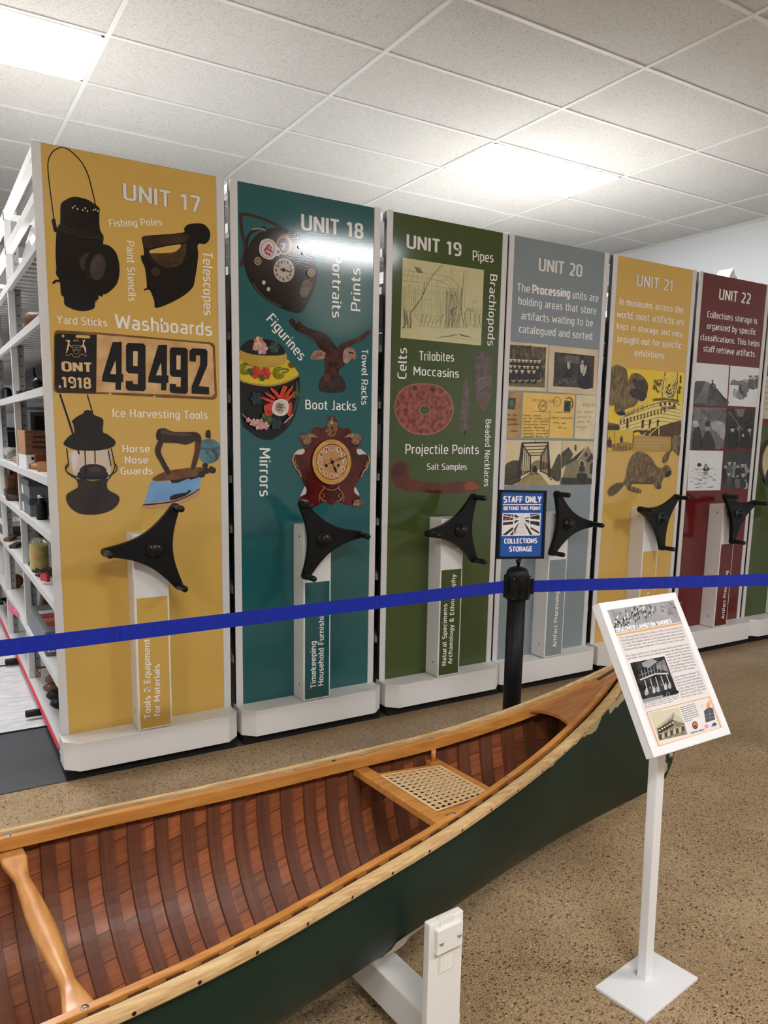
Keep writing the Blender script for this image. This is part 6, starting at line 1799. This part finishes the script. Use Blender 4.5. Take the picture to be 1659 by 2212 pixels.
# ------------------------------------------------------------------ canoe stand
M_paint = mat('white_painted_board', (232, 230, 224), .45, bump=(30, .05))
M_web = mat('white_webbing', (226, 222, 210), .7)
def stand(Sst, dy, label, z_top=.412):
    root = thing('canoe_stand', label, 'canoe stand', tuple(CA + AX * Sst), 'white sling stands under the canoe')
    q = lambda s, y, z: CA + AX * (Sst + s) + NR * y + Vector((0, 0, z))
    Y_ = dy
    for sd in (1, -1):
        mb = MB(); mb.obox(q(0, sd * Y_, (z_top + .0) / 2), (AX, NR, (0, 0, 1)), (.048, .010, z_top / 2), M_paint); up = mb.build('upright', root, bevel=.003)
        mb = MB(); mb.obox(q(.001, sd * (Y_ + .016), z_top - .042), (AX, NR, (0, 0, 1)), (.036, .006, .029), M_paint); blk = mb.build('clamp_block', up, bevel=.002)
        for s_, z in ((-.024, z_top - .044), (.026, z_top - .044)):
            mb = MB(); mb.lathe(q(s_, sd * (Y_ + .021), z), NR * sd, [(.0055, 0), (.0055, .002), (.004, .0042), (0, .005)], M_steel, 16); mb.build('screw', up, label='bright screw')
        mb = MB(); mb.obox(q(-.01, sd * (Y_ + .0), .02), (AX, NR, (0, 0, 1)), (.20, .022, .02), M_paint); mb.build('foot', root, bevel=.003)
    for s_ in (.004, .060):
        mb = MB(); mb.obox(q(s_ * 1, 0, .09), (AX, NR, (0, 0, 1)), (.0095, Y_ - .012, .045), M_paint); mb.build('rail', root, bevel=.002)
    mb = MB(); mb.obox(q(.032, 0, .128), (AX, NR, (0, 0, 1)), (.036, Y_ - .03, .008), M_paint); mb.build('cross_board', root, bevel=.002)
    # webbing sling under the hull
    path = []
    for sd in (1, -1):
        a = []
        a.append((sd * (Y_ + .0115), z_top - .125)); a.append((sd * (Y_ + .0115), z_top - .07)); a.append((sd * (Y_ + .012), z_top)); a.append((sd * Y_, z_top + .0020)); a.append((sd * (Y_ - .012), z_top - .004))
        for v in (.42, .5, .6, .7, .8, .9, .97):
            h = hull(0, v, sd, -.004, S=Sst); a.append(((h - CA).dot(NR), h.z - .0015))
        path.append(a)
    full_ = path[0] + path[1][::-1]
    rows = [[q(-.02, y, z), q(.02, y, z), q(.02, y * .997, z - .0012), q(-.02, y * .997, z - .0012)] for y, z in full_]
    mb = MB(); mb.grid(rows, M_web, False, True)
    for k in range(12):
        for sd in (1, -1):
            mb.obox(q(0, sd * (Y_ + .0122), z_top - .073 - k * .0045), (AX, NR, (0, 0, 1)), (.019, .0007, .001), M_web)
    mb.build('sling_strap', root, label='white webbing strap')
    return root
S_ST = (Vector((.915, 1.222, 0)) - CA).dot(AX)
D_ST = (Vector((.915, 1.222, 0)) - CA).dot(NR)
stand(S_ST, D_ST, 'white board stand with screwed clamp block carrying the canoe near its bow')
stand(2 * SC - S_ST, D_ST, 'white board stand outside the photo carrying the canoe near its stern')
# ------------------------------------------------------------------ things on the shelves of unit 17
WD1 = mat('brown_tool_wood', (120, 78, 44), .5, var=((84, 52, 30), 12, 5, (2, 9, 9)))
WD2 = mat('pale_tool_wood', (190, 142, 98), .5, var=((168, 116, 74), 12, 5, (2, 9, 9)))
WD3 = mat('dark_tool_wood', (70, 46, 30), .5, var=((52, 34, 24), 12, 5, (2, 9, 9)))
WDR = mat('red_brown_wood', (136, 62, 38), .45)
CRATE = mat('old_crate_wood', (138, 98, 66), .7, var=((112, 76, 50), 10, 5, (1, 8, 8)))
BOXG = mat('grey_archive_box', (108, 112, 116), .5)
BOXG2 = mat('dark_archive_box', (70, 73, 77), .5)
CARDW = mat('white_card', (228, 226, 222), .6)
IRON = mat('dark_iron', (34, 32, 32), .4, .6)
IRON2 = mat('rusty_iron', (72, 52, 40), .6, .3)
GLASS = mat('jar_glass', (235, 240, 235), .05, trans=.95, ior=1.45)
YELLOW = mat('yellow_grain', (246, 228, 140), .6, var=((230, 206, 104), 30, 4, None))
REDP = mat('red_paper', (190, 44, 58), .5)
PINKP = mat('pink_ribbon', (236, 74, 130), .5)
LEA = mat('brown_leather', (98, 66, 36), .35, coat=.3, var=((70, 46, 26), 9, 4, None))
SHADEBOX = mat('shade_box_black', (30, 30, 31), .6)
CLOTH = mat('grey_cloth', (150, 148, 142), .8)
SZ = {1: 2.155, 2: 1.88, 3: 1.605, 4: 1.245, 5: 1.015, 6: .73, 7: .395, 8: .10}
FX = .443 + .012
def spot(x, y, sh, dx):
    """floor of a shelf just behind its front edge, level with a measured column of the photo"""
    p = on_x(x, y, FX + .012 + dx * .22)
    Y = max(p.y, 3.42)
    if x >= 40:
        Y = min(Y, 4.28)
    elif Y < 4.6:
        Y = 4.6
    X = ray(x, y); X = X.x * Y / X.y
    return Vector((max(X, FX + .03), Y, SZ[sh] + .0005))
def edge(x, y, sh, dx=0, back=.03):
    """the same for the left front corner of a box, kept clear of the upright between the bays"""
    p = on_x(x, y, FX + .006 + dx)
    Y = max(p.y, 3.42)
    if x >= 40:
        Y = min(Y, 4.395 - back)
    elif Y < 4.5:
        Y = 4.5
    X = ray(x, y); X = X.x * Y / X.y
    return Vector((max(X, FX + .002), Y, SZ[sh] + .0005))
def at_y(x, y, sh, Y, gap=.03):
    d = ray(x, y)
    return Vector((max(d.x * Y / d.y, FX + gap), Y, SZ[sh] + .0005))
ax3 = ((1, 0, 0), (0, 1, 0), (0, 0, 1))
def single(name, label, cat, mb, bevel=.002, group=None):
    return tag(mb.build(name, bevel=bevel), label, cat, group)

# shelf 1: crumpled white wrap
a = edge(44, 560, 1, 0, .08)
mb = MB(); rs = random.Random(1)
rows = []
for i in range(9):
    rows.append([a + Vector((.018 * j, .05 - .06 * i + rs.uniform(-.008, .008), max(.002, (.14 * math.exp(-((i - 4.5) / 2.2) ** 2) + .02) * (1 - (j - 3) ** 2 / 16) + rs.uniform(-.012, .012)))) for j in range(7)])
mb.grid(rows, CARDW, False)
o = single('paper_wrap', 'crumpled white paper wrap on the topmost loaded shelf', 'paper', mb, 0)
sd_ = o.modifiers.new('s', 'SOLIDIFY'); sd_.thickness = .002
# shelf 2
a = spot(68, 685, 2, .10)
a = edge(57, 690, 2)
mb = MB(); mb.tube([a + Vector((.0, .0, .036)), a + Vector((.012, -.02, .036)), a + Vector((.06, -.05, .036)), a + Vector((.12, -.08, .038))], [.02, .031, .033, .03], WD1, 14)
single('turned_grip', 'brown wooden handle on the shelf level with the yard sticks words', 'handle', mb, 0)
a = spot(49, 712, 2, .03)
mb = MB(); mb.obox(a + Vector((0, 0, .026)), ((.3, 1, 0), (-1, .3, 0), (0, 0, 1)), (.035, .001, .026), CARDW); mb.obox(a + Vector((-.002, 0, .03)), ((.3, 1, 0), (-1, .3, 0), (0, 0, 1)), (.012, .0012, .008), IRON)
single('label_card', 'small white card standing on the shelf edge above the dark tools', 'card', mb, 0)
# shelf 3: dark tools and a shiny knob
for k in range(4):
    a = at_y(50 + 7 * k, 842, 3, 4.33 - .12 * k, .035)
    mb = MB(); mb.tube([a + Vector((-.03, .02, .0125)), a + Vector((.02, 0, .014)), a + Vector((.08, -.03, .0125))], [.008, .012, .01], (IRON2, IRON, WD3, IRON)[k], 10)
    single('hand_tool', ('rusty small tool lying nearest the upright on the fourth shelf', 'dark iron tool lying second from the upright on the fourth shelf', 'dark wooden tool lying third from the upright on the fourth shelf', 'dark iron tool lying beside the shiny knob on the fourth shelf')[k], 'tool', mb, 0, 'small tools on the fourth shelf')
a = edge(80, 838, 3, .03)
mb = MB(); mb.lathe(a, (0, 0, 1), [(.018, 0), (.014, .012), (.022, .026), (.025, .04), (.018, .052), (0, .056)], IRON, 18); mb.lathe(a + Vector((0, 0, .05)), (0, 0, 1), [(.012, 0), (.008, .008), (0, .01)], M_steel, 14)
single('knob', 'shiny round knob at the panel end of the fourth shelf', 'knob', mb, 0)
# shelf 4: crate, drawer box, book, mallets, block
a = edge(47, 1000, 4, .004, .30)
t = thing('white_box', 'white box with a dark finger hole under the wooden crate', 'box', tuple(a))
mb = MB(); mb.box(a.x, a.x + .10, a.y, a.y + .30, a.z, a.z + .068, CARDW); mb.build('body', t, bevel=.003)
mb = MB(); mb.box(a.x + .004, a.x + .096, a.y - .004, a.y, a.z + .034, a.z + .066, CARDW); dr = mb.build('drawer_front', t, bevel=.001)
mb = MB(); mb.cyl((a.x + .03, a.y - .006, a.z + .051), (a.x + .03, a.y - .003, a.z + .051), .007, M_dark, n=16); mb.build('finger_hole', dr, label='dark round finger hole')
t = thing('wooden_crate', 'faded brown wooden crate stacked on the white box', 'crate', (a.x, a.y, a.z + .069))
mb = MB(); mb.box(a.x + .002, a.x + .12, a.y + .004, a.y + .30, a.z + .069, a.z + .185, CRATE); mb.box(a.x - .0005, a.x + .002, a.y + .004, a.y + .30, a.z + .069, a.z + .185, WD2); mb.build('body', t, bevel=.002)
mb = MB()
for k in range(3): mb.box(a.x + .03 + .004 * k, a.x + .10, a.y + .003, a.y + .0045, a.z + .10 + .024 * k, a.z + .111 + .024 * k, WD3)
mb.build('faded_print', t, label='faded dark print marks')
t = thing('dark_case', 'dark upright case behind the wooden crate', 'case', (a.x + .02, a.y + .34, SZ[4]))
mb = MB(); mb.box(a.x + .07, a.x + .21, a.y + .35, a.y + .55, SZ[4] + .001, SZ[4] + .28, BOXG2); mb.build('body', t, bevel=.004)
mb = MB(); mb.box(a.x + .09, a.x + .14, a.y + .346, a.y + .35, SZ[4] + .10, SZ[4] + .26, M_dark); mb.build('front_panel', t)
a = edge(75, 1000, 4, .03, .34)
mb = MB(); mb.box(a.x, a.x + .05, a.y - .02, a.y + .004, a.z, a.z + .075, WDR)
single('red_board', 'red brown wooden board standing in front of the crate', 'board', mb)
for k, (x, y, dx, m_, lab) in enumerate(((48, 1008, .07, WD3, 'dark slim wooden mallet handle lying nearest the upright'), (58, 1012, .05, WD2, 'pale wooden mallet lying by the shelf edge below the crate'), (70, 1016, .09, WD1, 'brown wooden mallet lying behind the pale one'), (88, 1020, .06, WD2, 'pale square mallet head at the panel end of the fifth shelf'))):
    a = at_y(x, y, 4, (4.03, 3.98, 3.92, 3.84)[k], (.02, .02, .05, .05)[k])
    mb = MB()
    if k < 3: mb.tube([a + Vector((-.01, .01, .0175)), a + Vector((.03, 0, .018)), a + Vector((.12, -.015, .0165))], [.012, .017, .014], m_, 12)
    else: mb.obox(a + Vector((0, 0, .0225)), ((.5, 1, 0), (-1, .5, 0), (0, 0, 1)), (.028, .022, .022), m_); mb.cyl(a + Vector((.03, -.02, .03)), a + Vector((.16, -.03, .02)), .012, m_)
    single('mallet', lab, 'mallet', mb, 0, 'wooden mallets')
# shelf 5: two grey boxes, jar
for k in range(2):
    a = edge(44, 1100, 5, .002)
    z = a.z + k * .088
    t = thing('archive_box', ('lower grey archive box of the stack of two', 'upper grey archive box of the stack of two')[k], 'box', (a.x, a.y, z), 'two grey archive boxes')
    y0_, y1_ = a.y - .30, a.y + .02
    mb = MB(); mb.box(a.x + .003, a.x + .20, y0_, y1_, z, z + .06, (BOXG, BOXG)[k]); mb.build('body', t, bevel=.003)
    mb = MB(); mb.box(a.x, a.x + .203, y0_ - .003, y1_ + .003, z + .056, z + .087, (BOXG2, BOXG2)[k]); mb.build('lid', t, bevel=.003)
    mb = MB(); mb.box(a.x + .0015, a.x + .003, y1_ - .09, y1_ - .03, z + .008, z + .052, CARDW); mb.build('paper_label', t, label='white paper label')
a = edge(91, 1118, 5, .034)
t = thing('small_jar', 'small black jar in front of the grey boxes', 'jar', tuple(a))
mb = MB(); mb.lathe(a, (0, 0, 1), [(.024, 0), (.026, .005), (.026, .075), (.014, .09), (.014, .1)], IRON, 18); mb.build('body', t)
mb = MB(); mb.lathe(a + Vector((0, 0, .1)), (0, 0, 1), [(.016, 0), (.016, .016), (0, .018)], M_steel, 18); mb.build('lid', t)
# shelf 6: jar of yellow grain, ropes, red paper, dark tools at the back
a = at_y(82, 1225, 6, 4.20, .05)
t = thing('grain_jar', 'clear jar packed with yellow grain', 'jar', tuple(a))
mb = MB(); mb.lathe(a, (0, 0, 1), [(.04, 0), (.045, .008), (.045, .12), (.04, .145), (.028, .16), (.012, .165), (0, .165)], GLASS, 28); mb.build('glass', t)
mb = MB(); mb.lathe(a + Vector((0, 0, .004)), (0, 0, 1), [(.037, 0), (.0415, .008), (.0415, .115), (.03, .122), (0, .122)], YELLOW, 28); mb.build('grain', t, label='yellow grain')
mb = MB(); rows = []
for k in range(9):
    an = PI + .5 + .07 * k; rows.append([a + Vector((.0458 * math.cos(an), .0458 * math.sin(an), z)) for z in (.06, .10)])
mb.grid(rows, mat('orange_label', (206, 150, 100), .6)); mb.build('paper_label', t)
for k in range(2):
    a = at_y((82, 86)[k], (1236, 1248)[k], 6, (4.06, 3.94)[k])
    mb = MB()
    for ph in (0, PI):
        mb.tube([a + Vector((-.02 + .012 * i * .8, .02 - .003 * i, .0175 + .009 * math.sin(i * 1.1 + ph))) + Vector((.009 * math.cos(i * 1.1 + ph), 0, 0)) for i in range(13)], .007, IRON2, 8)
    single('twisted_rope', ('twisted dark rope lying next to the jar of yellow grain', 'twisted dark rope lying next to the red paper')[k], 'rope', mb, 0, 'twisted dark ropes')
a = at_y(97, 1262, 6, 3.78, .02)
mb = MB(); mb.obox(a + Vector((0, 0, .03)), ((1, .4, 0), (-.4, 1, 0), (0, .3, 1)), (.008, .03, .016), REDP)
single('red_folder', 'red paper folder at the panel end by the ropes', 'folder', mb)
for k, (x, y, dx, h_, m_) in enumerate(((52, 1195, .12, .14, WD3), (60, 1200, .16, .20, IRON), (58, 1222, .1, .05, IRON2))):
    a = at_y(x, y, 6, (4.56, 4.70, 4.32)[k], (.1, .12, .035)[k]); mb = MB(); mb.lathe(a, (0, 0, 1), [(.022, 0), (.026, h_ * .3), (.018, h_ * .7), (.01, h_), (0, h_)], m_, 16)
    single('dark_vessel', ('dark wooden vessel standing behind the grain jar', 'tall black vessel standing behind the grain jar', 'low rusty vessel left of the grain jar')[k], 'vessel', mb, 0, 'dark vessels on the sixth shelf')
# shelf 7: wooden form, grey tray box with cards
a = at_y(60, 1310, 7, 4.56, .1)
mb = MB(); mb.tube([a + Vector((.0, .0, .03)), a + Vector((.01, .0, .11)), a + Vector((.02, .0, .18)), a + Vector((.015, .0, .235))], [.028, .024, .02, .026], WD1, 12)
single('wooden_last', 'curved brown wooden form leaning behind the grey tray', 'wooden form', mb, 0)
a = edge(55, 1352, 7, .002)
t = thing('grey_tray', 'long grey box with a tag of black holes on its end', 'box', tuple(a))
mb = MB(); mb.box(a.x, a.x + .16, a.y - .62, a.y, a.z, a.z + .115, BOXG); mb.build('body', t, bevel=.004)
ye = a.y - .62
mb = MB(); mb.box(a.x + .008, a.x + .055, ye - .0015, ye, a.z + .02, a.z + .10, CARDW); lb = mb.build('end_tag', t, label='white tag with black dots')
mb = MB()
for k in range(5):
    for x_ in (.022, .04): mb.cyl((a.x + x_, ye - .0025, a.z + .03 + k * .015), (a.x + x_, ye - .0013, a.z + .03 + k * .015), .006, M_dark, n=10)
mb.build('black_dots', lb)
for k in range(4):
    mb = MB(); mb.box(a.x + .03, a.x + .12, a.y - .50 + .09 * k, a.y - .43 + .09 * k, a.z + .1156, a.z + .1175, (REDP, WD2, REDP, CARDW)[k])
    single('card', ('red card at the near end of the grey box lid', 'tan card next to the near red card on the grey box', 'red card between tan and white cards on the grey box', 'white card at the far end of the grey box lid')[k], 'card', mb, 0, 'cards on the grey box')
# shelf 8: shoe lasts
for k, (x, y, dx, m_, L_, lab) in enumerate(((72, 1445, .22, LEA, .10, 'brown shoe form lying at the back of the bottom shelf'), (98, 1452, .16, WD1, .10, 'brown shoe form lying behind the white card on the bottom shelf'), (94, 1482, .10, LEA, .12, 'brown rounded shoe form lying at the middle of the bottom shelf'), (98, 1500, .075, IRON, .11, 'black shoe form lying above the notched one on the bottom shelf'), (100, 1520, .05, IRON, .11, 'black shoe form lying nearest the end panel on the bottom shelf'))):
    a = at_y(x, y, 8, (4.36, 4.20, 4.06, 3.93, 3.80)[k], .02)
    mb = MB()
    rows = []
    for i in range(11):
        q = i / 10; r_ = .034 * math.sin(PI * min(max(q, .03), .97)) ** .55 * (1 - .25 * q)
        rows.append([a + Vector((L_ * q * .9, .02 - .04 * q, .040)) + Vector((r_ * .35 * math.cos(t_), r_ * 1.1 * math.cos(t_), r_ * math.sin(t_))) for t_ in [2 * PI * n_ / 14 for n_ in range(14)]])
    mb.grid(rows, m_, True, True); mb.f += [tuple(range(14)), tuple(range(140, 154))]; mb.mi += [0, 0]; mb.sm += [False, False]
    single('shoe_form', lab, 'shoe form', mb, 0, 'shoe forms on the bottom shelf')
a = at_y(84, 1440, 8, 4.29, .05)
mb = MB(); mb.obox(a + Vector((.03, 0, .041)), ((1, .1, 0), (-.1, 1, 0), (0, 0, 1)), (.04, .0015, .04), CARDW)
single('folded_card', 'white folded card standing between the shoe forms', 'card', mb, 0)
# bay 2
a = edge(13, 858, 3, .05); a.x = max(a.x, FX + .06); mb = MB(); mb.lathe(a, (0, 0, 1), [(.05, 0), (.05, .006), (.032, .012), (.03, .07), (.018, .085), (0, .085)], IRON, 24)
single('black_hat', 'black brimmed shape on the fourth shelf beyond the upright', 'hat', mb, 0)
a = at_y(14, 968, 4, 4.75, .04); mb = MB(); mb.tube([a + Vector((0, .2, .02)), a + Vector((.0, 0, .022)), a + Vector((.01, -.12, .03))], [.016, .018, .024], WD2, 12)
single('long_handle', 'long pale wooden handle lying beyond the upright', 'handle', mb, 0)
a = at_y(18, 962, 4, 5.2, .07); mb = MB(); rows = [[a + Vector((-.05 + .02 * j, -.12 + .04 * i, .03 + .022 * math.sin(i * 1.3 + j))) for j in range(6)] for i in range(7)]; mb.grid(rows, CLOTH, True)
o = single('folded_cloth', 'folded grey cloth behind the long pale handle', 'cloth', mb, 0); o.modifiers.new('s', 'SOLIDIFY').thickness = .03
a = edge(2, 968, 4, .03)
mb = MB(); mb.box(a.x, a.x + .14, a.y, a.y + .22, a.z, a.z + .2, M_dark); mb.box(a.x + .002, a.x + .138, a.y - .002, a.y, a.z + .17, a.z + .18, BOXG2)
single('dark_box', 'black box at the back of the shelf beyond the upright', 'box', mb)
a = edge(12, 1068, 5, .004); t = thing('wood_plane', 'brown wooden plane standing beyond the upright', 'plane', tuple(a))
mb = MB(); mb.box(a.x, a.x + .075, a.y - .03, a.y + .10, a.z, a.z + .045, WD3); mb.build('stock', t, bevel=.003)
mb = MB(); mb.obox(a + Vector((.035, .03, .085)), ((1, 0, 0), (0, 1, .2), (0, -.2, 1)), (.026, .035, .045), WD1); mb.build('wedge', t, bevel=.01)
a = edge(4, 1060, 5, .0); mb = MB(); mb.box(a.x + .0, a.x + .12, a.y + .20, a.y + .22, a.z, a.z + .17, WDR); mb.box(a.x + .03, a.x + .09, a.y + .198, a.y + .201, a.z + .03, a.z + .14, M_dark)
single('red_board', 'red brown framed board standing behind the wooden plane', 'board', mb)
a = spot(28, 1080, 5, .04); mb = MB(); mb.lathe(a + Vector((0, 0, .02)), (1, -1, 0), [(.0, -.05), (.02, -.045), (.016, 0), (.02, .04), (0, .05)], WD3, 14)
single('wooden_spool', 'small dark wooden spool at the shelf edge near the plane', 'spool', mb, 0)
for k in range(3):
    a = edge(8, 1165, 6, .004); z = a.z + .034 * k; t_ = MB(); m_ = (IRON2, BOXG2, CARDW)[k]
    x0_, x1_, y0_, y1_ = a.x, a.x + .12, a.y - .04, a.y + .24
    t_.box(x0_, x1_, y0_, y1_, z, z + .005, m_)
    for q in ((x0_, x0_ + .005, y0_, y1_), (x1_ - .005, x1_, y0_, y1_), (x0_, x1_, y0_, y0_ + .005), (x0_, x1_, y1_ - .005, y1_)): t_.box(*q, z + .005, z + .0335, m_)
    single('tray', ('rusty metal tray at the bottom of the three stacked trays', 'dark metal tray in the middle of the three stacked trays', 'white tray on top of the three stacked trays')[k], 'tray', t_, 0, 'three stacked trays')
for k in range(2):
    a = spot((20, 32)[k], (1185, 1196)[k], 6, .04); mb = MB(); mb.obox(a + Vector((0, 0, .012)), ((.4, 1, 0), (-1, .4, 0), (0, 0, 1)), (.07, .022, .011), (WD1, WD3)[k])
    single('flat_tool', ('brown flat wooden tool in front of the trays', 'dark flat wooden tool next to the brown one')[k], 'tool', mb, .006, 'flat wooden tools')
a = edge(36, 1278, 7, .055); mb = MB(); mb.lathe(a + Vector((0, 0, .046)), (.3, 1, 0), [(0, -.028), (.03, -.026), (.045, -.008), (.045, .008), (.03, .026), (0, .028)], WD1, 24)
o = single('round_block', 'round brown wooden block standing just behind the upright', 'wooden block', mb, 0)
a = edge(2, 1266, 7, .01); mb = MB(); mb.box(a.x, a.x + .16, a.y, a.y + .24, a.z, a.z + .17, CARDW)
single('white_carton', 'pale grey carton on the seventh shelf beyond the upright', 'box', mb)
a = at_y(12, 1280, 7, 4.9, -.02); mb = MB(); rows = [[a + Vector((-.006 - .012 * math.sin(i * .6), .22 - .05 * i, -.028 + .0 * i)) + Vector((0, 0, .03 * j)) for j in (0, 1)] for i in range(9)]
mb.grid(rows, PINKP, True); o = single('pink_ribbon', 'bright pink ribbon hanging at the shelf edge, left photo edge', 'ribbon', mb, 0); o.modifiers.new('s', 'SOLIDIFY').thickness = .001
a = edge(22, 1345, 8, .07); mb = MB(); mb.lathe(a + Vector((0, 0, .06)), (0, 0, 1), [(.055, -.01), (.068, -.01), (.068, .01), (.055, .01), (.055, -.01)], IRON, 30); mb.box(a.x - .062, a.x + .062, a.y - .008, a.y + .008, a.z + .03, a.z + .052, IRON); mb.box(a.x - .02, a.x + .02, a.y - .02, a.y + .02, a.z, a.z + .04, IRON)
single('iron_ring', 'black iron ring on a stand beyond the upright', 'iron ring', mb, 0)
a = edge(24, 1372, 8, .05); t = thing('old_skate', 'brown leather shoe shape lying on the bottom shelf beyond the upright', 'shoe', tuple(a))
mb = MB(); rows = []
for i in range(13):
    q = i / 12; r_ = .045 * math.sin(PI * min(max(q, .04), .96)) ** .5
    rows.append([a + Vector((0, -.15 + .3 * q, .046)) + Vector((r_ * .9 * math.cos(t_), 0, r_ * math.sin(t_))) for t_ in [2 * PI * n_ / 14 for n_ in range(14)]])
mb.grid(rows, LEA, True, True); mb.f += [tuple(range(14)), tuple(range(168, 182))]; mb.mi += [0, 0]; mb.sm += [False, False]; mb.build('body', t)
mb = MB(); mb.tube([a + Vector((-.03, -.08 + .02 * i, .086 + .004 * (i % 2))) for i in range(8)], .003, CARDW, 6); mb.build('laces', t)
# black boxes added to darken the backs of the shelves
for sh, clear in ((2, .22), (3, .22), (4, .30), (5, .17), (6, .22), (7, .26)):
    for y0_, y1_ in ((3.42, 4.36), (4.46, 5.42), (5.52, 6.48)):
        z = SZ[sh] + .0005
        t = thing('shade_box', 'long black box added to darken the back of the yellow unit shelves', 'box', (.885, (y0_ + y1_) / 2, z), 'black boxes added to darken the shelf backs')
        mb = MB(); mb.box(.69, 1.08, y0_, y1_, z, z + clear * .8, SHADEBOX); mb.build('body', t, bevel=.004)
        mb = MB(); mb.box(.686, 1.084, y0_ - .004, y1_ + .004, z + clear * .8, z + clear, SHADEBOX); mb.build('lid', t, bevel=.004)
# small white peaked parcel on top of the maroon unit
d_ = ray(1583, 597); Yq = 3.62
x_, y_, z_ = d_.x * Yq / d_.y, Yq, 2.499
mb = MB()
mb.prism([(x_ - .05, y_, z_), (x_ + .06, y_, z_), (x_ + .055, y_, z_ + .11), (x_ + .03, y_, z_ + .12), (x_ + .0, y_, z_ + .17), (x_ - .035, y_, z_ + .115)], (0, .12, 0), CARDW)
single('white_parcel', 'small white peaked parcel lying on top of the maroon unit', 'parcel', mb, .004)
